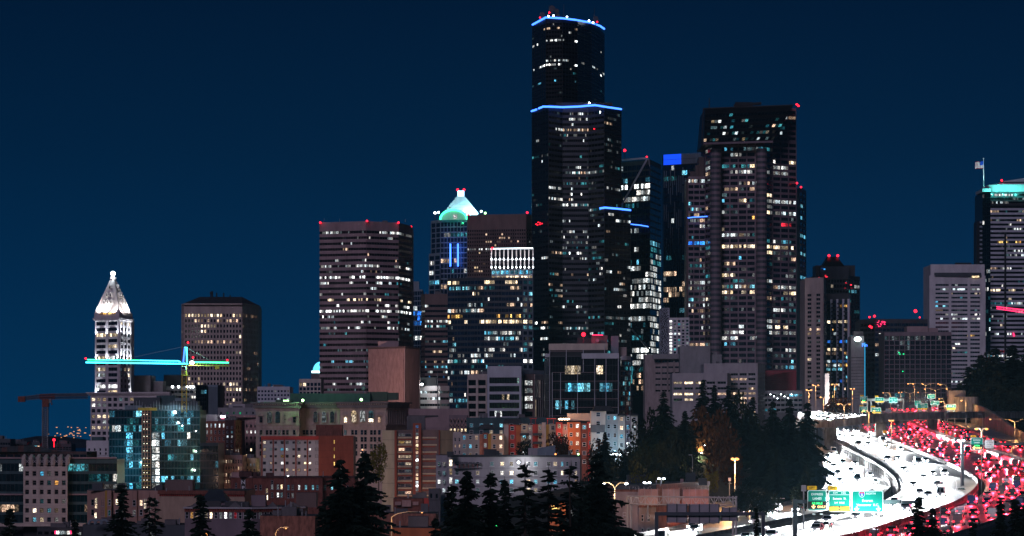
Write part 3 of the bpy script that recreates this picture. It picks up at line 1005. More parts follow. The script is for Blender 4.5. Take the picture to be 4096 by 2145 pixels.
# --- crown-lit tower
def crown_tower():
 Y = 2050
 t = B('office_tower', 'slim pale tower whose two tier crown is washed by white uplights', [(1966, 2050), (2132, 2045)], 994, Y, 1640, 'greydark', 30, 'office tower')
 kw = dict(band='silver', bd=.3, pd=.5)
 t.facade(0, 2, 10, z0=Z(1080, Y), ph=.8, wf=.86, hf=.94, glass='blackglass', p=.12, pal='cool', **kw)
 t.facade(0, 2, 9, z0=Z(1122, Y), z1=Z(1080, Y), ph=0, wf=.8, hf=.68, p=.9, pal=['cream', 'white', 'bright'], rows={0: (.7, 'cyan'), 1: (1, 'cream')}, parapet=False, **kw)
 a, b, L, d, ang = t.seg(0)
 for k in range(11):
  q = a + d * (L * k / 10)
  MB().box((q.x, q.y - .9, (Z(996, Y) + Z(1078, Y)) / 2), (.75, .9, Z(996, Y) - Z(1078, Y))).build('crown_fin', M['white'], t.root)
  for py in (1038, 1071):
   p = P(0, py, Y)
   MB().ball((q.x, q.y - 1.7, p.z), .42, 8).build('uplight', E['whitelamp'], t.root)
   lamp('SPOT', (q.x, q.y - 2.3, p.z - .8), 2200, (1, .93, .92), t.root, .2, (q.x, q.y - .6, p.z + 6), 70, name='uplight_beam')
 strip(t.root, [(1966, 995, Y - 1.5), (2131, 993, Y - 6.5)], E['globe'], .16)
 beacon(1969, 993, 2047, '', t.root, .7)
 t.finish()
crown_tower()
# --- wide glass office block
def wide_glass():
 Y = 1980
 t = B('office_tower', 'wide blue glass office tower with busy lit floors below the lit crown', [(1791, 1990), (1937, 1978), (2090, 1978), (2132, 1985)], 1112, Y, 1700, 'greydark', 30, 'office tower')
 rows = {0: (.55, 'cream'), 7: (.95, 'cream'), 6: (.4, 'amber'), 4: .3, 12: (.3, 'white'), 13: (.4, 'white'), 17: (.5, 'white'), 18: (.55, 'warm'), 2: .2}
 kw = dict(nf=23, z0=Z(1636, Y), ph=1.0, split=2, hf=.60, band='slate', bd=.2, pd=.22, glass='blueglass', pal=PAL['cool'] + PAL['mixed'])
 t.facade(0, nb=11, wf=.92, p=.30, **{**kw, 'rows': {**rows, 7: (.7, 'cream')}})
 t.facade(1, nb=11, wf=.92, p=.30, rows=rows, **kw)
 t.facade(2, nb=2, wf=.72, p=.55, rows={7: (.8, 'cream'), 14: (1, 'bright')}, **{**kw, 'band': 'greyblue'})
 t.rooftop(5)
 t.finish()
wide_glass()
simple('office_tower', 'dark brown banded office block between the pink tower and the wide glass tower', [(1686, 2100), (1700, 2092), (1793, 2092)], 1178, 2095, 1640, 'darkbrown',
  [dict(nf=19, nb=2, zpy=1600, ph=6, hf=.4, band='darkbrown', piers=False, p=.06),
  dict(nf=19, nb=9, zpy=1600, ph=6, split=2, hf=.45, band='brown', piers=False, p=.22, pal='mixed', rows={12: (.7, 'cyan'), 11: (.5, 'warm'), 14: (.4, 'blue'), 17: (.7, 'cream'), 18: (.7, 'cream')})], 30, 'office tower', units=3)
t = simple('glass_tower', 'thin blue glass tower with a deep blue light band behind the brown block', [(1640, 2400), (1690, 2395)], 1160, 2400, 1640, 'greydark',
  [dict(nf=20, nb=5, zpy=1560, ph=1, wf=.88, hf=.82, band='greyblue', glass='blueglass', bd=.15, pd=.2, p=.12, pal='cool', rows={4: (.9, 'blue'), 5: (1, 'blue'), 6: (.5, 'blue'), 9: (.4, 'white')})], 25, 'tower')
t.block('upper_block', 1650, 1676, 1126, 1161, 2410, 12, 'greyblue')
# --- hip roofed beige tower
def hip_tower():
 Y = 2215
 t = B('office_tower', 'beige concrete tower with a dark hipped roof and grid of punched windows', [(728, 2230), (738, 2215), (967, 2215), (1031.5, 2250)], 1220, Y, 1650, 'beige', 34, 'office tower')
 kw = dict(nf=18, z0=Z(1632, Y), ph=5.4, hf=.56, band='beige', bd=.35, pd=.5, pal='warm')
 rows = {0: (.62, 'cream'), 12: (.3, 'cream'), 14: (.4, 'cream'), 10: .1, 9: .03, 8: .03}
 t.facade(0, nb=2, wf=.5, p=.05, **kw)
 t.facade(1, nb=18, wf=.55, p=.16, rows=rows, **kw)
 t.facade(2, nb=10, wf=.45, p=.12, rows={0: (.6, 'warm'), 2: (.45, 'warm'), 12: (.8, 'warm'), 14: (.6, 'warm'), 1: .02, 3: .02, 4: .02, 5: .02}, **kw)
 ez = t.zt
 e0 = [(X(724, 2227), 2229), (X(736, 2213), 2212), (X(969, 2213), 2212), (X(1036, 2249), 2250), (X(1036, 2249), 2265), (X(724, 2227), 2265)]
 e1 = [(X(798, 2235), 2236), (X(799, 2235), 2235), (X(966, 2235), 2235), (X(968, 2235), 2239), (X(966, 2240), 2244), (X(800, 2240), 2244)]
 MB().prism(e0, ez, ez + .9).build('eaves', M['beige'], t.root)
 MB().prism(e0, ez + .9, Z(1188, 2235), poly1=e1).build('hipped_roof', M['roof'], t.root)
 for px, py in ((844, 1170), (850, 1165), (867, 1172), (895, 1172), (921, 1181)):
  MB().tube(P(px, 1190, 2238), P(px, py, 2238), .5, 5).build('antenna', M['charcoal'], t.root)
 MB().ball(P(845, 1172, 2238), 1.1, 8).build('dish', M['charcoal'], t.root)
 t.finish()
hip_tower()
# --- white terracotta tower with pyramid and globe lamp
def pyramid_cap_tower():
 t = B('tower', 'slender white terracotta tower with floodlit pyramid cap and glowing globe', [(383, 2000), (477, 1985), (520, 2012)], 1270, 1990, 1640, 'terracotta', 22, 'tower', seed=21)
 kw = dict(nf=13, z0=Z(1580, 1990), ph=2.0, hf=.60, band='terracotta', bd=.35, pd=.6, frame='greydark')
 t.facade(0, nb=2, wf=.8, p=.25, rows={2: (1, 'cream'), 4: (.6, 'cream'), 0: .02, 1: .1, 3: .05, 5: .2, 9: (1, 'white'), 11: (1, 'bright'), 12: (1, 'cream'), 10: .1}, pal=['cream', 'white', 'warm'], **{**kw, 'frame': None})
 t.facade(1, nb=3, wf=.62, p=.25, rows={2: (.7, 'teal')}, pal=['cream', 'white'], **kw)
 cx, cy = X(456.5, 2000), 2008
 def sq(px0, pxc, px1, Y0, Yc, Y1):
  a, b, c = Vector((X(px0, Y0), Y0)), Vector((X(pxc, Yc), Yc)), Vector((X(px1, Y1), Y1))
  d = a + c - b
  return [tuple(a), tuple(b), tuple(c), tuple(d)]
 for k, (px0, pxc, px1, p0, p1) in enumerate(((374, 478, 532, 1282, 1276), (371, 478, 536, 1276, 1271), (376, 477.5, 531, 1271, 1264), (377, 477.5, 530, 1264, 1250))):
  MB().prism(sq(px0, pxc, px1, 2000 - (k < 3) * 2, 1984 - (k < 3) * 2, 2012), Z(p0, 1990), Z(p1, 1990)).build('cornice' if k < 3 else 'balcony_storey', M['terracotta'], t.root)
 # restaurant windows
 a, b = Vector((X(377, 2000), 2000)), Vector((X(477.5, 1984), 1984))
 d = b - a
 for u in (.28, .42, .62, .78):
  q = a + d * u
  MB().box((q.x, q.y - .3, Z(1254, 1990)), (2.6, .5, .9), math.atan2(d.y, d.x)).build('balcony_window', LIT['amber'], t.root)
 base = sq(381, 478, 523, 2000, 1985, 2011)
 c = sum((Vector(p) for p in base), Vector((0, 0))) / 4
 zb, zt = Z(1250, 1990), Z(1112, 2000)
 tip = [tuple(c + (Vector(p) - c) * .10) for p in base]
 MB().prism(base, zb, zt, poly1=tip).build('pyramid_roof', M['terracotta'], t.root)
 for i in (0, 1, 2):
  p, q = Vector((*base[i], zb)), Vector((*tip[i], zt))
  MB().tube(p, q, .45, 5, .3).build('roof_ridge', M['white'], t.root)
 for face in (0, 1):
  p0, p1 = Vector((*base[face], zb)), Vector((*base[face + 1], zb))
  q0, q1 = Vector((*tip[face], zt)), Vector((*tip[face + 1], zt))
  nrm = Vector(((p1 - p0).y, -(p1 - p0).x, 0)).normalized()
  ang = math.atan2((p1 - p0).y, (p1 - p0).x)
  for row, n in ((.25, 3), (.46, 2), (.68, 1)):
   l, r_ = p0.lerp(q0, row), p1.lerp(q1, row)
   for k in range(n):
    u = .5 + (k - (n - 1) / 2) * (.19 if n == 3 else .26)
    w = l.lerp(r_, u)
    sz = 1.1 if face == 0 else .95
    m = MB()
    pts = [(-sz, 0), (sz, 0), (sz, 1.2), (.55 * sz, 2.3), (0, 2.9), (-.55 * sz, 2.3), (-sz, 1.2)]
    ca, sa = math.cos(ang), math.sin(ang)
    f = [(w.x + x * ca + nrm.x * .9, w.y + x * sa + nrm.y * .9, w.z + z) for x, z in pts]
    bk = [(x - nrm.x * 2.6, y - nrm.y * 2.6, z) for x, y, z in f]
    m.quad(f)
    for i in range(len(f)):
     j = (i + 1) % len(f)
     m.quad([f[j], f[i], bk[i], bk[j]])
    dm = m.build('dormer', M['white'], t.root)
    f2 = [(w.x + x * .62 * ca + nrm.x * .96, w.y + x * .62 * sa + nrm.y * .96, w.z + .25 + z * .7) for x, z in pts]
    MB().quad(f2).build('dormer_window', M['roof'], dm)
 MB().tube((c.x, c.y, zt - .3), (c.x, c.y, zt + .9), 2.1, 12, 1.7).build('cap_ring', M['terracotta'], t.root)
 MB().tube((c.x, c.y, zt + .9), (c.x, c.y, zt + 1.8), 1.2, 12).build('cap_neck', M['white'], t.root)
 MB().ball((c.x, c.y, Z(1093, 2000)), 1.45, 14).build('globe', E['globe'], t.root, True)
 lamp('POINT', (c.x, c.y - 3, Z(1098, 2000)), 2500, (.8, .95, 1), t.root, .8)
 # flood lamps on the balcony and setbacks
 for face in (0, 1):
  p0, p1 = Vector((*base[face], zb)), Vector((*base[face + 1], zb))
  nrm = Vector(((p1 - p0).y, -(p1 - p0).x, 0)).normalized()
  for u in (.12, .5, .88):
   q = p0.lerp(p1, u)
   lamp('SPOT', q + nrm * 3.0 + Vector((0, 0, .6)), 7000, (1, .95, .9), t.root, .3, Vector((c.x, c.y, zb + 11)), 100, name='flood_light')
  a3, b3 = t.pts[face], t.pts[face + 1]
  dd = b3 - a3
  nn = Vector((dd.y, -dd.x)).normalized()
  for u in ((.05, .5, .95) if face == 0 else (.08, .36, .66, .95)):
   q = a3 + dd * u + nn * 1.6
   for py, e_ in ((1588, 13000 if face == 0 else 16000), (1445, 5000 if face == 0 else 15000), (1345, 5000 if face == 0 else 14000)):
    qa = a3 + dd * u
    lamp('SPOT', (q.x, q.y, Z(py, 1990)), e_ * 1.6, (.78, .88, 1), t.root, .2, (qa.x, qa.y, Z(py - 90, 1990)), 60, name='flood_light')
 t.finish()
 # podium block
 p = B('office_building', 'pinkish terracotta block with wide cornice under the white pyramid capped tower', [(364, 1965), (650, 1945)], 1572, 1955, 1790, 'terracotta', 40, 'office building')
 p.facade(0, 9, 13, z0=Z(1790, 1955), ph=2.2, wf=.68, hf=.6, band='terracotta', pd=.5, frame='greydark', p=.3, pal=['cream', 'white', 'cream', 'dim'], rows={0: .25, 1: .5, 3: (.9, 'cream'), 2: .03, 4: .25, 5: .2, 6: .04})
 for k, (g, z0, z1) in enumerate(((1.2, 1582, 1577), (2.2, 1577, 1573), (2.8, 1573, 1569))):
  MB().prism([(X(364, 1965) - g, 1965 - g), (X(680, 1943), 1943 - g), (X(680, 1943), 1950), (X(364, 1965) - g, 1990)], Z(z0, 1955), Z(z1, 1955)).build('cornice', M['terracotta'], p.root)
 p.finish()
pyramid_cap_tower()
# --- right hand towers
def right_tower():
 Y = 2700
 t = B('skyscraper', 'tall banded grey tower at the right edge with a teal lit penthouse', [(3930, 2712), (3962, 2700), (4140, 2700)], 768, Y, 1700, 'black', 45, 'skyscraper')
 kw = dict(z0=Z(1450, Y), hf=.5, split=2, piers=False, glass='blackglass', pal='mixed')
 t.facade(0, 38, 2, ph=1, band='black', bd=.1, p=.12, **{**kw, 'hf': .8})
 t.facade(1, 3, 16, ph=1, z0=Z(818, Y), band='charcoal', split=2, bd=.15, p=.45, pal='mixed', hf=.55, piers=False, glass='blackglass', rows={0: (.6, 'white'), 1: (.4, 'white'), 2: (.4, 'white')})
 t.facade(1, 36, 16, ph=0, z1=Z(820, Y), band='silver', bd=.5, p=.16, rows={8: (.4, 'amber'), 19: (.5, 'cream'), 5: (.2, 'white'), 11: .3, 25: (.5, 'white'), 29: (.4, 'white'), 33: (.2, 'red')}, parapet=False, **kw)
 # left wing a little lower
 MB().prism([(X(3922, Y), 2722), (X(3934, Y), 2716), (X(3934, Y), 2740), (X(3922, Y), 2740)], t.zb, Z(880, Y)).build('side_wing', M['charcoal'], t.root)
 me = MB().box((0, 0, 0), (2.8, 3, 1.6)).mesh('balcony', [M['greyblue']])
 for k in range(14):
  put('balcony', me, t.root, P(3925, 890 + k * 17.6, 2715) - t.root.location)
 MB().box((X(4030, Y) - 2, 2699.2, (Z(930, Y) + Z(1440, Y)) / 2), (1.6, .8, Z(930, Y) - Z(1440, Y))).build('dark_strip', M['black'], t.root)  # black strip standing proud of the bands, in place of a recess
 # penthouse
 MB().prism([(X(3930, Y), 2700), (X(3962, Y), 2698), (X(3962, Y), 2740), (X(3930, Y), 2740)], t.zt, Z(755, Y)).build('terrace_wall', M['copper'], t.root)
 n, c0, r_ = 10, X(3990, Y), 7.2
 arc = [(c0 - r_ * math.sin(a), 2708 - r_ * math.cos(a)) for a in [math.pi / 2 - k * math.pi / 2 / n for k in range(n + 1)]]
 MB().prism(arc + [(X(4140, Y), 2700.8), (X(4140, Y), 2740), (arc[0][0], 2740)], t.zt, Z(738, Y)).build('penthouse', M['copper'], t.root)
 MB().prism([(X(4004, Y), 2712), (X(4140, Y), 2712), (X(4140, Y), 2735), (X(4004, Y), 2735)], Z(738, Y), Z(728, Y)).build('roof_fin', M['copper'], t.root)
 mb = MB()
 a = [P(4004, 728, 2712), P(4140, 728, 2712), P(4140, 706, 2712), P(4004, 727, 2712)]
 b = [p + Vector((0, 20, 0)) for p in a]
 mb.quad(a).quad([a[3], a[2], b[2], b[3]]).quad(list(reversed(b))).quad([a[0], a[3], b[3], b[0]])
 mb.build('sloping_roof', M['copper'], t.root)
 MB().ball(P(4007, 722, 2710), .9, 8).build('beacon', E['redlamp'], t.root)
 for px in (3952, 3985, 4030, 4080):
  lamp('SPOT', P(px, 768, 2688), 9000, (.12, .95, .85), t.root, .5, P(px + 6, 745, 2704), 110, name='flood_light')
 for px, py, c in ((4054, 1336, 'red'), (4056, 1342, 'red')):
  MB().box(P(px, py, 2698.5), (1.2, .5, 1.6)).build('red_lamp', E['redstrip'], t.root)
 t.finish()
 # flag and pole
 f = thing('flagpole', 'tall pale flagpole on the corner of the right hand tower', 'flagpole', P(3935, 755, 2705))
 MB().tube(P(3935, 756, 2705), P(3934, 635, 2705), .32, 8, .2).build('pole', M['whitepaint'], f)
 MB().ball(P(3934, 634, 2705), .45, 8).build('finial', M['whitepaint'], f)
 fl = thing('flag', 'striped flag with dark blue canton blowing left from the flagpole', 'flag', P(3934, 660, 2705))
 nx, ny = 14, 13
 x0, x1 = X(3901, 2705), X(3933.5, 2705)
 for s in range(ny):
  mb = MB()
  for i in range(nx):
   q = []
   for (ii, ss) in ((i, s), (i + 1, s), (i + 1, s + 1), (i, s + 1)):
    u, v = ii / nx, ss / ny
    x = x1 + (x0 - x1) * u
    z = Z(644 + 5 * u + (672 - 644) * v + 1.2 * math.sin(u * 6), 2705)
    q.append((x, 2705 + .8 * math.sin(u * 7 + v), z))
   mb.quad(q)
  inca = s < 7
  red = s % 2 == 0
  mb.build('stripe', M['signred'] if red else M['whitepaint'], fl)
 mb = MB()
 for i in range(6):
  q = []
  for (ii, v) in ((i, 0), (i + 1, 0), (i + 1, .54), (i, .54)):
   u = ii / nx
   q.append((x1 + (x0 - x1) * u, 2704.4 + .8 * math.sin(u * 7 + v), Z(644 + 5 * u + 28 * v + 1.2 * math.sin(u * 6), 2705)))
  mb.quad(q)
 mb.build('canton', M['signblue'], fl)
 lamp('SPOT', P(3945, 760, 2690), 30000, (.55, .95, 1), f, .5, P(3918, 658, 2705), 60, name='flag_light')
right_tower()
# red lit crane jib in front of the right tower
c = thing('tower_crane', 'crane jib outlined in red lights crossing the right hand tower', 'tower crane', P(4110, 1330, 2500))
a0, a1 = P(3986, 1231, 2500), P(4130, 1250, 2500)
for dz in (1.3, -1.3):
 MB().tube(a0 + Vector((0, 0, dz * .6)), a1 + Vector((0, 0, dz)), .34, 5).build('jib_light', E['redstrip'], c)
mb = MB()
for k in range(24):
 p, q = a0.lerp(a1, k / 24), a0.lerp(a1, (k + 1) / 24)
 mb.tube(p + Vector((0, 0, 1)), q + Vector((0, 0, -1)), .16, 4)
mb.build('jib_lattice', E['redstrip'], c)
MB().tube(P(4125, 1460, 2500), P(4125, 1225, 2500), 1.1, 4).build('mast', M['redsteel'], c)
def white_banded():
 Y = 2650
 t = B('office_tower', 'white concrete office tower with three groups of strip windows per floor', [(3718, 2660), (3722, 2648), (3938, 2650)], 1059, Y, 1680, 'white', 40, 'office tower')
 rows = {0: .05, 1: (.35, 'white'), 2: (.4, 'cream'), 8: (.6, 'white'), 12: (.2, 'amber'), 7: .15, 5: .25}
 kw = dict(z0=Z(1620, Y), hf=.42, band='white', bd=.35, piers=False, p=.18, rows=rows, glass='tealglass', pal='mixed')
 t.facade(1, 29, 22, ph=15, **kw)
 a, b, L, d, ang = t.seg(1)
 for u, w in ((0, 5), (.36, 2.2), (.71, 2.2), (1, 4.5)):
  q = a + d * L * u
  MB().box((q.x + (1.5 if u == 0 else -1.5 if u == 1 else 0), q.y - .32, (t.zt - 9 + Z(1620, Y)) / 2), (w, .66, t.zt - 9 - Z(1620, Y))).build('pier', M['white'], t.root)
 MB().box(((a.x + b.x) / 2, a.y - .4, Z(1100, Y)), (L * .86, .5, 3.4)).build('louvre_band', M['slate'], t.root)
 MB().box((X(3900, Y), a.y - .72, Z(1108, Y)), (6, .2, 1.6)).build('louvre_lamp_window', LIT['cream'], t.root)
 MB().tube(P(3820, 1056, 2670), P(3885, 1056, 2670), 1.0, 6).build('window_washing_crane', M['charcoal'], t.root)
 t.finish()
white_banded()
def grid_block():
 Y = 1980
 t = B('office_building', 'broad grey office block with an even square grid of dark windows above the freeway', [(3537, 1985), (3806, 1975)], 1330, Y, 1660, 'greydark', 30, 'office building')
 t.facade(0, 14, 13, z0=Z(1610, Y), ph=2, wf=.86, hf=.84, band='mauve', pd=.8, bd=.6, p=.04, pal=['teal', 'dim'], rows={0: (.6, 'dim')})
 rg = random.Random(4)
 for k in range(10):
  p = P(rg.uniform(3560, 3790), rg.uniform(1400, 1560), Y - 1)
  MB().box(p, (rg.uniform(.5, 1.3), .2, .5)).build('exit_lamp', emit('exit_green', (.02, .9, .3), 2.0) if k == 0 else bpy.data.materials['exit_green'], t.root)
 t.block('penthouse', 3628, 3712, 1306, 1332, 1990, 14, 'pinkstone')
 t.block('penthouse', 3714, 3752, 1312, 1332, 1990, 14, 'pinkstone')
 t.finish()
grid_block()
t = simple('office_building', 'dark blue glass office block with red lamps on its roof behind the grid block', [(3442, 2120), (3500, 2105), (3710, 2110)], 1278, 2110, 1640, 'charcoal',
  [dict(nf=16, nb=4, zpy=1610, ph=2, wf=.92, hf=.6, band='charcoal', glass='blackglass', p=.05),
  dict(nf=16, nb=14, zpy=1610, ph=2, wf=.94, hf=.55, band='slate', glass='blueglass', bd=.15, p=.2, pal='cool', rows={2: (.8, 'white'), 0: .05, 1: .03, 3: (.4, 'cyan'), 4: (.2, 'warm'), 11: (.4, 'white')})], 35, 'office building')
for px, py, r_ in ((3478, 1269, .6), (3498, 1265, .8), (3679, 1270, .5), (3662, 1245, 1.1), (3480, 1306, .8), (3486, 1310, .7)):
 beacon(px, py, 2100, '', t.root, r_)
rg = random.Random(8)
for k in range(16):
 MB().box(P(3508 + rg.uniform(0, 32), 1284 + rg.uniform(0, 24), 2102.5), (rg.uniform(.5, 1.2), .3, .4)).build('red_lamp', E['redstrip'], t.root)
def sign_slab():
 Y = 1960
 t = B('hotel', 'plain grey slab tower with a glowing white oval sign near its top', [(3405, 1965), (3457, 1960)], 1345, Y, 1640, 'grey', 26, 'tower')
 t.facade(0, 14, 6, z0=Z(1600, Y), ph=12, wf=1.0, hf=.12, band='grey', piers=False, p=0)
 t.block('sign_tower', 3414, 3453, 1326, 1350, 1964, 8, 'greydark')
 mb = MB()
 c0 = P(3431, 1357, 1957.5)
 ring = [c0 + Vector((2.15 * math.cos(a), 0, 1.5 * math.sin(a))) for a in [2 * math.pi * k / 28 for k in range(28)]]
 mb.quad([p + Vector((0, -.35, 0)) for p in ring])
 for k in range(28):
  j = (k + 1) % 28
  mb.quad([ring[j] + Vector((0, -.35, 0)), ring[k] + Vector((0, -.35, 0)), ring[k] + Vector((0, .5, 0)), ring[j] + Vector((0, .5, 0))])
 mb.build('oval_sign', E['ovalsign'], t.root)
 text(t.root, 'Fin', P(3458.5, 1381, 1958), 2.9, E['bluesign'])
 strip(t.root, [(3459.5, 1370, 1962), (3459.5, 1590, 1962)], emit('edge_glow_cyan', (.05, .55, 1), 1.6), .12)
 t.finish()
sign_slab()
def striped_tower():
 Y = 1990
 t = B('apartment_tower', 'apartment tower with white vertical stripes and many small dark balconies', [(3297, 1992), (3396, 1985), (3402, 2000)], 1178, Y, 1660, 'black', 26, 'apartment tower')
 rows = {}
 for f in range(14, 24):
  rows[f] = .6
 t.facade(0, 26, 8, z0=Z(1612, Y), ph=3.6, wf=.9, hf=.7, band='charcoal', bd=.3, pd=.3, p=.18, pal=['warm', 'amber', 'white', 'cyan', 'blue', 'cream'], rows=rows, glass='blueglass')
 a, b, L, d, ang = t.seg(0)
 for u in (.04, .28, .52, .76, .97):
  q = a + d * L * u
  MB().box((q.x, q.y - .8, (t.zt - 3 + Z(1612, Y)) / 2), (1.25, 1.6, t.zt - 3 - Z(1612, Y))).build('white_stripe', M['silver'], t.root)
 me = MB().box((0, -.8, 0), (1.5, 1.5, .9)).mesh('balcony', [M['charcoal']])
 fh = (t.zt - 3.6 - Z(1612, Y)) / 26
 for u in (.12, .36, .60, .86):
  for k in range(25):
   q = a + d * L * u
   put('balcony', me, t.root, (q.x - t.root.location.x, q.y - t.root.location.y, t.zt - 3.6 - (k + .95) * fh - t.root.location.z), ang)
 t.finish()
striped_tower()
simple('apartment_tower', 'pale beige apartment tower with blank parapet left of the striped tower', [(3221, 1940), (3292, 1932), (3303, 1950)], 1112, 1935, 1660, 'beige',
  [dict(nf=25, nb=2, zpy=1600, ph=9, wf=.45, hf=.55, band='beige', pd=.4, p=.12, pal='warm', rows={0: .1, 1: (.7, 'warm')}),
  dict(nf=25, nb=2, zpy=1600, ph=9, wf=.6, hf=.5, band='beige', p=.06, pal='warm')], 26, 'apartment tower')
def dark_pyramid():
 Y = 2450
 t = B('skyscraper', 'dark stepped skyscraper with a truncated black pyramid roof and twin red beacons', [(3246, 2460), (3288, 2448), (3392, 2446), (3438, 2462)], 1105, Y, 1640, 'charcoal', 36, 'skyscraper')
 kw = dict(z0=Z(1600, Y), ph=2, wf=.8, hf=.62, band='slate', pd=.35, glass='blackglass', pal='cool')
 t.facade(1, 24, 9, p=.18, rows={1: (.5, 'cream'), 2: (.4, 'cream'), 3: (.5, 'warm'), 0: .05}, **kw)
 t.facade(2, 24, 4, p=.35, **kw)
 for px0, px1, p0, p1, yy, m in ((3262, 3420, 1062, 1107, 2456, 'charcoal'), (3280, 3396, 1066, 1107, 2450, 'slate')):
  t.block('roof_step', px0, px1, p0, p1, yy, 24, m)
 q = lambda a, b, y0, y1: [(X(a, 2452), y0), (X(b, 2452), y0), (X(b, 2452), y1), (X(a, 2452), y1)]
 MB().prism(q(3289, 3381, 2453, 2478), Z(1066, Y), Z(1045, Y), poly1=q(3303, 3366, 2456, 2474)).build('pyramid_skirt', M['black'], t.root)
 MB().prism(q(3303, 3366, 2456, 2474), Z(1045, Y), Z(1025, Y), poly1=q(3313, 3354, 2460, 2470)).build('pyramid_roof', M['black'], t.root)
 for px in (3316, 3351):
  beacon(px, 1023, 2459, '', t.root, 1.0)
 for px, py, m in ((3290, 1074, 'blue'), (3298, 1077, 'blue'), (3302, 1103, 'red'), (3306, 1108, 'red'), (3276, 1111, 'red'), (3384, 1132, 'red'), (3380, 1153, 'red'), (3404, 1140, 'red'), (3406, 1153, 'red')):
  MB().box(P(px, py, 2445), (R.uniform(1, 2.2), .3, .9)).build('coloured_lamp', LIT[m], t.root)
 t.finish()
dark_pyramid()
# ================================================================== MIDDLE GROUND BUILDINGS
# --- tower cranes
def white_crane():
 Y = 2100
 c = thing('tower_crane', 'unlit white lattice tower crane with red cab section at the far left', 'tower crane', P(180, 1800, Y))
 def lattice(a, b, w, n, name, m, rr=.16):
  a, b = Vector(a), Vector(b)
  d = (b - a).normalized()
  s1 = d.orthogonal().normalized() * w / 2
  s2 = d.cross(s1)
  cs = [s1 + s2, s1 - s2, -s1 - s2, -s1 + s2]
  if abs(d.z) > .9:
   cs = [Vector((sx * w / 2, sy * w / 2, 0)) for sx, sy in ((-1, -1), (1, -1), (1, 1), (-1, 1))]
  mb = MB()
  for q in cs:
   mb.tube(a + q, b + q, rr, 4)
  for k in range(n):
   p, q = a.lerp(b, k / n), a.lerp(b, (k + 1) / n)
   for i in range(4):
    j = (i + 1) % 4
    mb.tube(p + cs[i], q + cs[j], rr * .7, 3)
    mb.tube(p + cs[i], p + cs[j], rr * .7, 3)
  return mb.build(name, m, c)
 lattice(P(181, 1800, Y), P(181, 1628, Y), 3.4, 20, 'mast', M['grey'], .3)
 MB().box(P(183, 1612, Y), (4.2, 4, 5.2)).build('slewing_unit', M['brick'], c)
 MB().box(P(196, 1604, Y), (2.8, 2.4, 2.6)).build('cab', M['grey'], c)
 lattice(P(222, 1586, Y), P(352, 1584, Y - 2), 2.4, 22, 'jib', M['greydark'], .22)
 lattice(P(160, 1588, Y), P(222, 1586, Y), 2.4, 8, 'tower_head', M['brick'], .3)
 lattice(P(92, 1594, Y), P(160, 1588, Y), 1.8, 8, 'counter_jib', M['greydark'], .22)
 MB().box(P(87, 1597, Y), (4.6, 3, 3.6)).build('counterweight', M['brick'], c)
 MB().path([P(110, 1590, Y), P(150, 1578, Y), P(230, 1580, Y)], .2, 4).build('tie_bar', M['greydark'], c)
 MB().box(P(207, 1617, Y), (.8, .8, 1)).tube(P(207, 1600, Y), P(207, 1616, Y), .1, 3).build('hook', M['brick'], c)
white_crane()
